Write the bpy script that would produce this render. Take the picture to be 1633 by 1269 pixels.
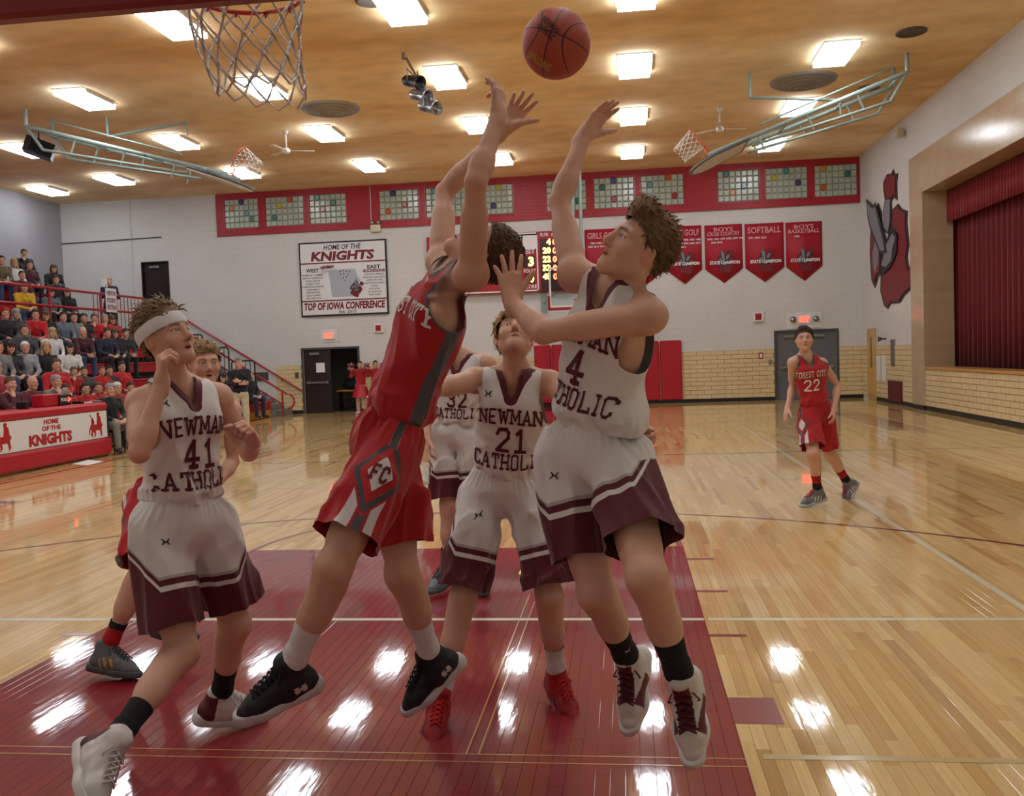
import bpy, bmesh, math, random
import numpy as np
from mathutils import Vector, Matrix, noise as mnoise
from mathutils.bvhtree import BVHTree
random.seed(7); RNG = np.random.default_rng(7)
PI = math.pi
for o in list(bpy.data.objects): bpy.data.objects.remove(o)
SC = bpy.context.scene
COL = SC.collection

# ------------------------------------------------------------------ camera
IW, IH = 1633, 1269
FPX, YAW, PITCH, ROLL = 1491.2, .12304, .04514, .03523
CAM = np.array([1.4166, -1.8417, 1.5905])
FW = np.array([-math.sin(YAW)*math.cos(PITCH), math.cos(YAW)*math.cos(PITCH), -math.sin(PITCH)])
_r = np.array([math.cos(YAW), math.sin(YAW), 0.0]); _d = np.cross(FW, _r)
RT = math.cos(ROLL)*_r + math.sin(ROLL)*_d
DN = -math.sin(ROLL)*_r + math.cos(ROLL)*_d
cd = bpy.data.cameras.new('camera'); co = bpy.data.objects.new('camera', cd); COL.objects.link(co)
cd.sensor_fit = 'HORIZONTAL'; cd.sensor_width = 36.0; cd.lens = 36.0*FPX/IW
cd.clip_start = .05; cd.clip_end = 200
M = Matrix(((RT[0], -DN[0], -FW[0], CAM[0]), (RT[1], -DN[1], -FW[1], CAM[1]), (RT[2], -DN[2], -FW[2], CAM[2]), (0, 0, 0, 1)))
co.matrix_world = M
SC.camera = co
# ------------------------------------------------------------------ world, exposure
w = bpy.data.worlds.new('world'); SC.world = w; w.use_nodes = True
w.node_tree.nodes['Background'].inputs[0].default_value = (.02, .02, .022, 1)
w.node_tree.nodes['Background'].inputs[1].default_value = 1.0
SC.view_settings.view_transform = 'Standard'; SC.view_settings.look = 'None'
SC.view_settings.gamma = 1.0; SC.view_settings.use_curve_mapping = False
SC.view_settings.exposure = 0.72
SC.cycles.max_bounces = 4; SC.cycles.diffuse_bounces = 3; SC.cycles.glossy_bounces = 2; SC.cycles.transmission_bounces = 4
LAMP = 9.0          # radiance of the ceiling panels
# ------------------------------------------------------------------ room dimensions (metres)
WX0, WX1, WY0, WY1, ZC = -16.6, 8.29, -3.4, 26.65, 7.0

def at(px, py, Y):                     # the point seen at a pixel, on the plane y = Y
    d = RT*(px-IW/2)/FPX + DN*(py-IH/2)/FPX + FW
    return CAM + d*((Y-CAM[1])/d[1])
def atx(px, py, X):
    d = RT*(px-IW/2)/FPX + DN*(py-IH/2)/FPX + FW
    return CAM + d*((X-CAM[0])/d[0])
def atz(px, py, Z):
    d = RT*(px-IW/2)/FPX + DN*(py-IH/2)/FPX + FW
    return CAM + d*((Z-CAM[2])/d[2])
def reach(parent, px, py, L, sgn):     # joint on the pixel's ray at bone length L from its parent
    d = RT*(px-IW/2)/FPX + DN*(py-IH/2)/FPX + FW; d = d/np.linalg.norm(d)
    m = np.asarray(parent)-CAM; b = m@d; c = m@m - L*L; D = b*b-c
    t = b + sgn*math.sqrt(D) if D > 0 else b
    return CAM + d*t

# ------------------------------------------------------------------ materials
def lin(c):
    return tuple((v/255/12.92 if v <= 10 else ((v/255+.055)/1.055)**2.4) for v in c)
MATS = {}
def mat(name, rgb, rough=.5, metal=0.0, var=0.0, scale=8.0, bump=0.0, bscale=40.0, emit=0.0, coat=0.0, spec=.5, sheen=0.0, vcol=False, trans=0.0, ior=1.45, sss=0.0, alpha=1.0):
    if name in MATS: return MATS[name]
    m = bpy.data.materials.new(name); m.use_nodes = True; nt = m.node_tree; N = nt.nodes; L = nt.links
    b = N['Principled BSDF']; c = lin(rgb)
    b.inputs['Base Color'].default_value = (*c, 1); b.inputs['Roughness'].default_value = rough
    b.inputs['Metallic'].default_value = metal; b.inputs['Specular IOR Level'].default_value = spec
    b.inputs['Coat Weight'].default_value = coat; b.inputs['Coat Roughness'].default_value = .08
    b.inputs['Sheen Weight'].default_value = sheen; b.inputs['Transmission Weight'].default_value = trans; b.inputs['IOR'].default_value = ior
    if sss: b.inputs['Subsurface Weight'].default_value = sss; b.inputs['Subsurface Radius'].default_value = (.012, .005, .003); b.inputs['Subsurface Scale'].default_value = 1.0
    b.inputs['Alpha'].default_value = alpha
    geo = N.new('ShaderNodeNewGeometry'); src = None
    if vcol:
        a = N.new('ShaderNodeAttribute'); a.attribute_name = 'Col'; src = a.outputs['Color']; L.new(src, b.inputs['Base Color'])
    if var:
        n = N.new('ShaderNodeTexNoise'); n.inputs['Scale'].default_value = scale; n.inputs['Detail'].default_value = 4
        L.new(geo.outputs['Position'], n.inputs['Vector'])
        mr = N.new('ShaderNodeMapRange'); mr.inputs[1].default_value = .25; mr.inputs[2].default_value = .75
        mr.inputs[3].default_value = 1-var; mr.inputs[4].default_value = 1+var; L.new(n.outputs['Fac'], mr.inputs[0])
        mx = N.new('ShaderNodeVectorMath'); mx.operation = 'SCALE'
        if src: L.new(src, mx.inputs[0])
        else: mx.inputs[0].default_value = c
        L.new(mr.outputs[0], mx.inputs['Scale']); L.new(mx.outputs[0], b.inputs['Base Color'])
    if bump:
        n2 = N.new('ShaderNodeTexNoise'); n2.inputs['Scale'].default_value = bscale; n2.inputs['Detail'].default_value = 3
        L.new(geo.outputs['Position'], n2.inputs['Vector'])
        bp = N.new('ShaderNodeBump'); bp.inputs['Strength'].default_value = bump; bp.inputs['Distance'].default_value = .01
        L.new(n2.outputs['Fac'], bp.inputs['Height']); L.new(bp.outputs[0], b.inputs['Normal'])
    if emit:
        b.inputs['Emission Color'].default_value = (*c, 1); b.inputs['Emission Strength'].default_value = emit
    MATS[name] = m
    return m

# ------------------------------------------------------------------ object helpers
def tag(o, label=None, cat=None, group=None, kind=None):
    if label: o['label'] = label
    if cat: o['category'] = cat
    if group: o['group'] = group
    if kind: o['kind'] = kind
    return o
def empty(name, loc=(0, 0, 0), label=None, cat=None, group=None):
    o = bpy.data.objects.new(name, None); COL.objects.link(o); o.location = Vector([float(v) for v in loc]); o.empty_display_size = .1
    return tag(o, label, cat, group)
def link(name, me, m=None, parent=None, smooth=False):
    if m is not None:
        for k in (m if isinstance(m, (list, tuple)) else [m]): me.materials.append(k)
    if smooth: me.polygons.foreach_set('use_smooth', [True]*len(me.polygons))
    o = bpy.data.objects.new(name, me); COL.objects.link(o)
    if parent is not None:
        o.parent = parent; o.location = -parent.location if parent.parent is None else -(parent.location+parent.parent.location)
    return o
def frame(d, up=(0, 0, 1)):
    d = Vector(d).normalized(); u = Vector(up)
    if abs(d.dot(u.normalized())) > .98: u = Vector((1, 0, 0)) if abs(d.x) < .9 else Vector((0, 1, 0))
    s = d.cross(u).normalized(); return s, s.cross(d).normalized(), d
class MB:
    def __init__(s): s.v = []; s.f = []; s.m = []
    def add(s, vs, fs, mi=0):
        n = len(s.v); s.v += [tuple(map(float, p)) for p in vs]; s.f += [tuple(i+n for i in f) for f in fs]; s.m += [mi]*len(fs); return s
    def box(s, c, size, R=None, mi=0):
        hx, hy, hz = [k/2 for k in size]; vs = []
        for z in (-hz, hz):
            for x, y in ((-hx, -hy), (hx, -hy), (hx, hy), (-hx, hy)):
                p = Vector((x, y, z)); p = R @ p if R is not None else p; vs.append(p+Vector(c))
        return s.add(vs, [(0, 3, 2, 1), (4, 5, 6, 7), (0, 1, 5, 4), (1, 2, 6, 5), (2, 3, 7, 6), (3, 0, 4, 7)], mi)
    def bb(s, x0, x1, y0, y1, z0, z1, mi=0): return s.box(((x0+x1)/2, (y0+y1)/2, (z0+z1)/2), (x1-x0, y1-y0, z1-z0), None, mi)
    def bevbox(s, x0, x1, y0, y1, z0, z1, e=.01, mi=0):    # box with chamfered edges
        X = (x0, x0+e, x1-e, x1); Y = (y0, y0+e, y1-e, y1); Z = (z0, z0+e, z1-e, z1); vs = []; idx = {}
        def V(i, j, k):
            if (i, j, k) not in idx: idx[(i, j, k)] = len(vs); vs.append((X[i], Y[j], Z[k]))
            return idx[(i, j, k)]
        fs = []
        fs += [(V(0,1,1),V(0,1,2),V(0,2,2),V(0,2,1)), (V(3,1,1),V(3,2,1),V(3,2,2),V(3,1,2)), (V(1,0,1),V(2,0,1),V(2,0,2),V(1,0,2)), (V(1,3,1),V(1,3,2),V(2,3,2),V(2,3,1)), (V(1,1,0),V(1,2,0),V(2,2,0),V(2,1,0)), (V(1,1,3),V(2,1,3),V(2,2,3),V(1,2,3))]
        for a in (1, 2):
            pass
        fs += [(V(0,1,2),V(1,1,3),V(1,2,3),V(0,2,2)), (V(3,1,2),V(3,2,2),V(2,2,3),V(2,1,3)), (V(1,0,2),V(2,0,2),V(2,1,3),V(1,1,3)), (V(1,3,2),V(1,2,3),V(2,2,3),V(2,3,2)),
               (V(0,1,1),V(0,2,1),V(1,2,0),V(1,1,0)), (V(3,1,1),V(2,1,0),V(2,2,0),V(3,2,1)), (V(1,0,1),V(1,1,0),V(2,1,0),V(2,0,1)), (V(1,3,1),V(2,3,1),V(2,2,0),V(1,2,0)),
               (V(0,1,1),V(1,0,1),V(1,0,2),V(0,1,2)), (V(3,1,1),V(3,1,2),V(2,0,2),V(2,0,1)), (V(0,2,1),V(0,2,2),V(1,3,2),V(1,3,1)), (V(3,2,1),V(2,3,1),V(2,3,2),V(3,2,2)),
               (V(0,1,2),V(1,0,2),V(1,1,3)), (V(3,1,2),V(2,1,3),V(2,0,2)), (V(0,2,2),V(1,2,3),V(1,3,2)), (V(3,2,2),V(2,3,2),V(2,2,3)), (V(0,1,1),V(1,1,0),V(1,0,1)), (V(3,1,1),V(2,0,1),V(2,1,0)), (V(0,2,1),V(1,3,1),V(1,2,0)), (V(3,2,1),V(2,2,0),V(2,3,1))]
        return s.add(vs, fs, mi)
    def cyl(s, a, b, r1, r2=None, n=10, mi=0, caps=True):
        r2 = r1 if r2 is None else r2; a = Vector([float(k) for k in a]); b = Vector([float(k) for k in b]); u, v, d = frame(b-a); vs = []
        for P, r in ((a, r1), (b, r2)):
            for i in range(n): t = 2*PI*i/n; vs.append(P+u*(r*math.cos(t))+v*(r*math.sin(t)))
        fs = [(i, i+n, (i+1) % n+n, (i+1) % n) for i in range(n)]
        if caps: fs += [tuple(range(n)), tuple(range(2*n-1, n-1, -1))]
        return s.add(vs, fs, mi)
    def tube(s, pts, r, n=8, mi=0, closed=False):
        pts = [Vector([float(k) for k in p]) for p in pts]; m = len(pts); vs = []; pu = None
        for i, p in enumerate(pts):
            a = pts[(i-1) % m] if (i > 0 or closed) else p; b = pts[(i+1) % m] if (i < m-1 or closed) else p
            d = (b-a); d = d.normalized() if d.length > 1e-9 else Vector((0, 0, 1))
            if pu is None: u, v, _ = frame(d)
            else:
                u = (pu-d*pu.dot(d)); u = u.normalized() if u.length > 1e-6 else frame(d)[0]; v = d.cross(u).normalized()
            pu = u; rr = r[i] if isinstance(r, (list, tuple)) else r
            for k in range(n): t = 2*PI*k/n; vs.append(p+u*(rr*math.cos(t))+v*(rr*math.sin(t)))
        fs = []
        for i in range(m if closed else m-1):
            j = (i+1) % m
            for k in range(n): fs.append((i*n+k, i*n+(k+1) % n, j*n+(k+1) % n, j*n+k))
        if not closed: fs += [tuple(range(n-1, -1, -1)), tuple(range((m-1)*n, m*n))]
        return s.add(vs, fs, mi)
    def lathe(s, prof, c=(0, 0, 0), axis=(0, 0, 1), n=24, mi=0):
        u, v, d = frame(axis); c = Vector([float(k) for k in c]); vs = []
        for r, h in prof:
            for k in range(n): t = 2*PI*k/n; vs.append(c+d*h+u*(r*math.cos(t))+v*(r*math.sin(t)))
        fs = []
        for i in range(len(prof)-1):
            for k in range(n): fs.append((i*n+k, (i+1)*n+k, (i+1)*n+(k+1) % n, i*n+(k+1) % n))
        return s.add(vs, fs, mi)
    def prism(s, poly, O, U, V, thick, mi=0):      # polygon in the plane O + aU + bV, extruded by thick along U x V
        O, U, V = (Vector([float(k) for k in q]) for q in (O, U, V)); Nn = U.cross(V).normalized(); n = len(poly)
        a = [O+U*p[0]+V*p[1] for p in poly]; b = [p+Nn*thick for p in a]
        return s.add(a+b, [tuple(range(n-1, -1, -1)), tuple(range(n, 2*n))]+[(i, (i+1) % n, (i+1) % n+n, i+n) for i in range(n)], mi)
    def sphere(s, c, r, n=16, mi=0, sc=(1, 1, 1)):
        prof = []; vs = [(c[0], c[1], c[2]-r*sc[2])]; k = n//2
        for i in range(1, k):
            t = -PI/2+PI*i/k
            for j in range(n): a = 2*PI*j/n; vs.append((c[0]+r*sc[0]*math.cos(t)*math.cos(a), c[1]+r*sc[1]*math.cos(t)*math.sin(a), c[2]+r*sc[2]*math.sin(t)))
        vs.append((c[0], c[1], c[2]+r*sc[2])); fs = [(0, 1+(j+1) % n, 1+j) for j in range(n)]
        for i in range(k-2):
            for j in range(n): fs.append((1+i*n+j, 1+i*n+(j+1) % n, 1+(i+1)*n+(j+1) % n, 1+(i+1)*n+j))
        e = len(vs)-1; fs += [(e, 1+(k-2)*n+j, 1+(k-2)*n+(j+1) % n) for j in range(n)]
        return s.add(vs, fs, mi)
    def mesh(s, name):
        me = bpy.data.meshes.new(name); me.from_pydata(s.v, [], s.f)
        me.polygons.foreach_set('material_index', s.m); me.update(); return me
    def build(s, name, m, parent=None, smooth=False): return link(name, s.mesh(name), m, parent, smooth)
def struct(o): o['kind'] = 'structure'; return o
def kids(o): return [c for c in bpy.data.objects if c.parent == o]
def copy_tree(o, parent=None, loc=None):
    c = o.copy(); COL.objects.link(c); c.parent = parent
    if loc is not None: c.location = Vector([float(v) for v in loc])
    for ch in o.children: copy_tree(ch, c)
    return c

# ------------------------------------------------------------------ writing: the built-in font, laid on a plane as thin solid letters
def text_mesh(txt, size=1.0, bold=0.0, shear=0.0, space=1.0, xs=1.0):
    cu = bpy.data.curves.new('t', 'FONT'); cu.body = txt; cu.size = size; cu.align_x = 'CENTER'; cu.align_y = 'CENTER'
    cu.offset = bold*size; cu.shear = shear; cu.space_character = space; cu.resolution_u = 2; cu.fill_mode = 'FRONT'
    o = bpy.data.objects.new('t', cu); COL.objects.link(o); dg = bpy.context.evaluated_depsgraph_get()
    me = bpy.data.meshes.new_from_object(o.evaluated_get(dg)); bpy.data.objects.remove(o); bpy.data.curves.remove(cu)
    if xs != 1.0:
        for v in me.vertices: v.co.x *= xs
    return me
def fit_text(txt, width, height, **k):             # a text mesh scaled into width x height, centred
    me = text_mesh(txt, 1.0, **k); xs = [v.co.x for v in me.vertices]; ys = [v.co.y for v in me.vertices]
    cx, cy = (min(xs)+max(xs))/2, (min(ys)+max(ys))/2; sx, sy = width/(max(xs)-min(xs)), height/(max(ys)-min(ys))
    for v in me.vertices: v.co.x = (v.co.x-cx)*sx; v.co.y = (v.co.y-cy)*sy; v.co.z = 0
    return me
def put_text(name, txt, O, U, V, width, height, m, parent, off=.004, **k):
    me = fit_text(txt, width, height, **k); U = Vector(U).normalized(); V = Vector(V).normalized(); Nn = U.cross(V)
    O = Vector([float(q) for q in O])
    for v in me.vertices: v.co = O+U*v.co.x+V*v.co.y+Nn*off
    return link(name, me, m, parent)
# ================================================================== the room
def wood_floor(name, kind):
    m = bpy.data.materials.new(name); m.use_nodes = True; nt = m.node_tree; N = nt.nodes; L = nt.links; b = N['Principled BSDF']
    def mth(op, a, c=None, d=None):
        n = N.new('ShaderNodeMath'); n.operation = op
        for i, q in enumerate((a, c, d)):
            if q is None: continue
            if isinstance(q, (int, float)): n.inputs[i].default_value = q
            else: L.new(q, n.inputs[i])
        return n.outputs[0]
    geo = N.new('ShaderNodeNewGeometry'); sp = N.new('ShaderNodeSeparateXYZ'); L.new(geo.outputs['Position'], sp.inputs[0]); X, Y = sp.outputs[0], sp.outputs[1]
    if kind == 'object': rnd = N.new('ShaderNodeObjectInfo').outputs['Random']
    elif kind == 'island': rnd = geo.outputs['Random Per Island']
    else:
        r = mth('FLOOR', mth('DIVIDE', X, .057)); w1 = N.new('ShaderNodeTexWhiteNoise'); w1.noise_dimensions = '1D'; L.new(r, w1.inputs['W'])
        sg = mth('FLOOR', mth('DIVIDE', mth('ADD', Y, mth('MULTIPLY', w1.outputs['Value'], 7.0)), 1.15))
        w2 = N.new('ShaderNodeTexWhiteNoise'); w2.noise_dimensions = '2D'; cb = N.new('ShaderNodeCombineXYZ'); L.new(r, cb.inputs[0]); L.new(sg, cb.inputs[1]); L.new(cb.outputs[0], w2.inputs['Vector']); rnd = w2.outputs['Value']
    ramp = N.new('ShaderNodeValToRGB'); L.new(rnd, ramp.inputs[0]); cr = ramp.color_ramp
    cols = [(0, (196, 150, 86)), (.1, (214, 171, 104)), (.45, (226, 188, 122)), (.8, (235, 200, 136)), (1, (220, 178, 110))]
    cr.elements[0].position = 0; cr.elements[0].color = (*lin(cols[0][1]), 1); cr.elements[1].position = 1; cr.elements[1].color = (*lin(cols[-1][1]), 1)
    for p, c in cols[1:-1]: e = cr.elements.new(p); e.color = (*lin(c), 1)
    # grain, stretched along the boards
    mp = N.new('ShaderNodeMapping'); mp.inputs['Scale'].default_value = (60, 2.2, 1); L.new(geo.outputs['Position'], mp.inputs[0])
    off = N.new('ShaderNodeVectorMath'); off.operation = 'ADD'; L.new(mp.outputs[0], off.inputs[0]); cx = N.new('ShaderNodeCombineXYZ'); L.new(mth('MULTIPLY', rnd, 91.0), cx.inputs[1]); L.new(mth('MULTIPLY', rnd, 37.0), cx.inputs[2]); L.new(cx.outputs[0], off.inputs[1])
    g = N.new('ShaderNodeTexNoise'); g.inputs['Scale'].default_value = 1.0; g.inputs['Detail'].default_value = 5; L.new(off.outputs[0], g.inputs['Vector'])
    gr = N.new('ShaderNodeMapRange'); gr.inputs[1].default_value = .3; gr.inputs[2].default_value = .75; gr.inputs[3].default_value = 1.04; gr.inputs[4].default_value = .84; L.new(g.outputs['Fac'], gr.inputs[0])
    wood = N.new('ShaderNodeVectorMath'); wood.operation = 'SCALE'; L.new(ramp.outputs[0], wood.inputs[0]); L.new(gr.outputs[0], wood.inputs['Scale'])
    inx = mth('LESS_THAN', mth('ABSOLUTE', X), 1.829)
    iny = mth('ADD', mth('LESS_THAN', Y, 5.791), mth('GREATER_THAN', Y, 19.4))
    key = mth('MULTIPLY', inx, iny)
    red = N.new('ShaderNodeVectorMath'); red.operation = 'SCALE'; red.inputs[0].default_value = lin((132, 14, 27)); L.new(mth('MULTIPLY_ADD', rnd, .18, .92), red.inputs['Scale'])
    mx = N.new('ShaderNodeMix'); mx.data_type = 'RGBA'; L.new(key, mx.inputs['Factor']); L.new(wood.outputs[0], mx.inputs['A']); L.new(red.outputs[0], mx.inputs['B'])
    L.new(mx.outputs['Result'], b.inputs['Base Color'])
    b.inputs['Roughness'].default_value = .5; b.inputs['Specular IOR Level'].default_value = .15; b.inputs['Coat Weight'].default_value = 1.0; b.inputs['Coat IOR'].default_value = 1.5
    rn = N.new('ShaderNodeTexNoise'); rn.inputs['Scale'].default_value = 3.0; rn.inputs['Detail'].default_value = 5; L.new(geo.outputs['Position'], rn.inputs['Vector'])
    rr = N.new('ShaderNodeMapRange'); rr.inputs[3].default_value = .025; rr.inputs[4].default_value = .075; L.new(rn.outputs['Fac'], rr.inputs[0]); L.new(rr.outputs[0], b.inputs['Coat Roughness'])
    mp2 = N.new('ShaderNodeMapping'); mp2.inputs['Scale'].default_value = (26, 5, 1); L.new(geo.outputs['Position'], mp2.inputs[0])
    wv = N.new('ShaderNodeTexNoise'); wv.inputs['Scale'].default_value = 1.0; wv.inputs['Detail'].default_value = 2; L.new(mp2.outputs[0], wv.inputs['Vector'])
    bp = N.new('ShaderNodeBump'); bp.inputs['Strength'].default_value = .035; bp.inputs['Distance'].default_value = .01; L.new(wv.outputs['Fac'], bp.inputs['Height'])
    L.new(bp.outputs[0], b.inputs['Normal']); L.new(bp.outputs[0], b.inputs['Coat Normal'])
    return m
def block_wall(name, rgb, axis, bw=.406, bh=.203, mortar=.004, bump=.25, dirt=.05, rough=.55, rgb2=None, mort=None):
    m = bpy.data.materials.new(name); m.use_nodes = True; nt = m.node_tree; N = nt.nodes; L = nt.links; b = N['Principled BSDF']
    geo = N.new('ShaderNodeNewGeometry'); sp = N.new('ShaderNodeSeparateXYZ'); L.new(geo.outputs['Position'], sp.inputs[0])
    cb = N.new('ShaderNodeCombineXYZ'); L.new(sp.outputs[0 if axis == 'x' else 1], cb.inputs[0]); L.new(sp.outputs[2], cb.inputs[1])
    br = N.new('ShaderNodeTexBrick'); br.inputs['Scale'].default_value = 1.0; br.inputs['Brick Width'].default_value = bw; br.inputs['Row Height'].default_value = bh
    br.inputs['Mortar Size'].default_value = mortar; br.inputs['Mortar Smooth'].default_value = .3; br.inputs['Bias'].default_value = 0; L.new(cb.outputs[0], br.inputs['Vector'])
    c = lin(rgb); c2 = lin(rgb2 or rgb); cm = lin(mort or [v*.93 for v in rgb])
    br.inputs['Color1'].default_value = (*c, 1); br.inputs['Color2'].default_value = (*c2, 1); br.inputs['Mortar'].default_value = (*cm, 1)
    n = N.new('ShaderNodeTexNoise'); n.inputs['Scale'].default_value = .8; n.inputs['Detail'].default_value = 5; L.new(geo.outputs['Position'], n.inputs['Vector'])
    mr = N.new('ShaderNodeMapRange'); mr.inputs[1].default_value = .3; mr.inputs[2].default_value = .7; mr.inputs[3].default_value = 1-dirt; mr.inputs[4].default_value = 1+dirt*.4; L.new(n.outputs['Fac'], mr.inputs[0])
    sc = N.new('ShaderNodeVectorMath'); sc.operation = 'SCALE'; L.new(br.outputs['Color'], sc.inputs[0]); L.new(mr.outputs[0], sc.inputs['Scale']); L.new(sc.outputs[0], b.inputs['Base Color'])
    bp = N.new('ShaderNodeBump'); bp.invert = True; bp.inputs['Strength'].default_value = bump; bp.inputs['Distance'].default_value = .006; L.new(br.outputs['Fac'], bp.inputs['Height']); L.new(bp.outputs[0], b.inputs['Normal'])
    b.inputs['Roughness'].default_value = rough; MATS[name] = m
    return m
def ceiling_mat():
    m = bpy.data.materials.new('ceiling_tan'); m.use_nodes = True; nt = m.node_tree; N = nt.nodes; L = nt.links; b = N['Principled BSDF']
    geo = N.new('ShaderNodeNewGeometry')
    def noi(s, sc, det=5):
        mp = N.new('ShaderNodeMapping'); mp.inputs['Scale'].default_value = s; L.new(geo.outputs['Position'], mp.inputs[0])
        n = N.new('ShaderNodeTexNoise'); n.inputs['Scale'].default_value = sc; n.inputs['Detail'].default_value = det; L.new(mp.outputs[0], n.inputs['Vector']); return n.outputs['Fac']
    a = noi((.35, 1, 1), .55); c = noi((1, 1.2, 1), 1.9); s = noi((1, 1, 1), 60, 2)
    r = N.new('ShaderNodeValToRGB'); L.new(a, r.inputs[0]); cr = r.color_ramp
    cr.elements[0].position = .32; cr.elements[0].color = (*lin((216, 178, 122)), 1); cr.elements[1].position = .66; cr.elements[1].color = (*lin((250, 228, 184)), 1)
    e = cr.elements.new(.48); e.color = (*lin((240, 210, 160)), 1)
    r2 = N.new('ShaderNodeMapRange'); r2.inputs[1].default_value = .25; r2.inputs[2].default_value = .6; r2.inputs[3].default_value = .86; r2.inputs[4].default_value = 1.03; L.new(c, r2.inputs[0])
    r3 = N.new('ShaderNodeMapRange'); r3.inputs[1].default_value = .3; r3.inputs[2].default_value = .7; r3.inputs[3].default_value = .9; r3.inputs[4].default_value = 1.08; L.new(s, r3.inputs[0])
    k = N.new('ShaderNodeMath'); k.operation = 'MULTIPLY'; L.new(r2.outputs[0], k.inputs[0]); L.new(r3.outputs[0], k.inputs[1])
    sc = N.new('ShaderNodeVectorMath'); sc.operation = 'SCALE'; L.new(r.outputs[0], sc.inputs[0]); L.new(k.outputs[0], sc.inputs['Scale']); L.new(sc.outputs[0], b.inputs['Base Color'])
    bp = N.new('ShaderNodeBump'); bp.inputs['Strength'].default_value = .3; bp.inputs['Distance'].default_value = .01; L.new(s, bp.inputs['Height']); L.new(bp.outputs[0], b.inputs['Normal'])
    b.inputs['Roughness'].default_value = .85
    return m
WHITE = block_wall('wall_white_blocks', (214, 212, 208), 'x', bump=.3, dirt=.06)
WHITEY = block_wall('wall_white_blocks_side', (214, 212, 208), 'y', bump=.3, dirt=.06)
GREYW = block_wall('wall_grey_blocks', (158, 157, 162), 'y', bump=.3, dirt=.1)
TILE = block_wall('tan_glazed_tile', (196, 172, 140), 'y', .3, .15, .003, .3, .04, .18, (188, 163, 130))
MORTAR = mat('mortar', (168, 146, 104), .8)
BRICK = mat('cream_glazed_brick', (222, 200, 154), .22, var=.05, scale=3)
BASEB = mat('black_rubber_base', (26, 26, 28), .45)
REDP = mat('red_paint', (168, 22, 34), .4, var=.05, scale=2)
REDB = block_wall('red_painted_brick', (165, 20, 34), 'x', .4, .1, .004, .5, .06, .45)
# ---- floor: slab, boards in the near half, painted lines
PX0, PX1, PY0, PY1 = -5.13, 5.13, .3, 6.9
mb = MB(); zr = -.014
mb.bb(WX0-.2, WX1+3.2, WY0-.2, WY1+2.6, -.25, -.06)
for (x0, x1, y0, y1) in ((WX0-.2, PX0, WY0-.2, WY1+2.6), (PX1, WX1+3.2, WY0-.2, WY1+2.6), (PX0, PX1, WY0-.2, PY0), (PX0, PX1, PY1, WY1+2.6)):
    mb.bb(x0, x1, y0, y1, -.06, 0)
mb.bb(PX0, PX1, PY0, PY1, -.06, zr)
FLOOR = struct(mb.build('floor', wood_floor('maple_boards_far', 'far')))
PM_O = wood_floor('maple_board', 'object'); PM_I = wood_floor('maple_boards_joined', 'island')
boards = []; pw = .057
for i in range(int(round((PX1-PX0)/pw))):
    x0 = PX0+i*pw; y = PY0
    while y < PY1-.01:
        L_ = random.uniform(.55, 1.7); y1 = y+L_
        if PY1-y1 < .4: y1 = PY1
        boards.append((x0, x0+pw, y, y1)); y = y1
def _seen(b):
    cx, cy = (b[0]+b[1])/2, (b[2]+b[3])/2; q = np.array([cx, cy, 0])-CAM; z = q@FW
    if z < .5: return 1e9
    px, py = q@RT/z*FPX+IW/2, q@DN/z*FPX+IH/2
    return z+(100 if not (-60 < px < IW+60 and py < IH+120) else 0)
boards.sort(key=_seen)
bmeshes = {}
def board_geo(b, tilt):
    g = .0004; mbx = MB(); w = (b[1]-b[0])/2-g; l = (b[3]-b[2])/2-g; t = math.tan(tilt)*w; e = .0007
    vs = [(-w, -l, zr), (w, -l, zr), (w, l, zr), (-w, l, zr), (-w, -l, -e-t), (w, -l, -e+t), (w, l, -e+t), (-w, l, -e-t), (-w+e, -l+e, -t), (w-e, -l+e, t), (w-e, l-e, t), (-w+e, l-e, -t)]
    fs = [(0, 1, 5, 4), (1, 2, 6, 5), (2, 3, 7, 6), (3, 0, 4, 7), (4, 5, 9, 8), (5, 6, 10, 9), (6, 7, 11, 10), (7, 4, 8, 11), (8, 9, 10, 11)]
    return vs, fs
for b in boards[:300]:
    tl = random.gauss(0, .0022); vs, fs = board_geo(b, tl); me = bpy.data.meshes.new('plank'); me.from_pydata(vs, [], fs); me.materials.append(PM_O)
    o = bpy.data.objects.new('plank', me); COL.objects.link(o); o.parent = FLOOR; o.location = ((b[0]+b[1])/2, (b[2]+b[3])/2, 0)
mb = MB()
for b in boards[300:]:
    vs, fs = board_geo(b, random.gauss(0, .0022)); cx, cy = (b[0]+b[1])/2, (b[2]+b[3])/2; mb.add([(x+cx, y+cy, z) for x, y, z in vs], fs)
tag(mb.build('planks', PM_I, FLOOR), kind='stuff')
def paintm(n, c): 
    m = mat(n, c, .3, coat=1.0); return m
P_RED = paintm('maroon_court_paint', (140, 20, 36)); P_WHITE = paintm('cream_court_paint', (232, 224, 196)); P_YEL = paintm('yellow_court_paint', (206, 160, 74)); P_DK = paintm('dark_red_court_paint', (112, 24, 36)); P_FAINT = paintm('worn_pale_tape', (196, 172, 112))
ZP = .0011
def quad(mb, x0, x1, y0, y1, z=ZP): mb.add([(x0, y0, z), (x1, y0, z), (x1, y1, z), (x0, y1, z)], [(0, 1, 2, 3)])
def ring(mb, cx, cy, r, w, a0, a1, n=64, z=ZP):
    for i in range(n):
        t0, t1 = a0+(a1-a0)*i/n, a0+(a1-a0)*(i+1)/n
        mb.add([(cx+q*math.cos(t), cy+q*math.sin(t), z) for q, t in ((r-w, t0), (r, t0), (r, t1), (r-w, t1))], [(0, 1, 2, 3)])
def line(name, fn, m):
    mb = MB(); fn(mb); o = mb.build(name, m, FLOOR); return o
line('free_throw_circle', lambda q: ring(q, 0, 5.79, 1.829, .05, 0, PI), P_RED)
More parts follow.
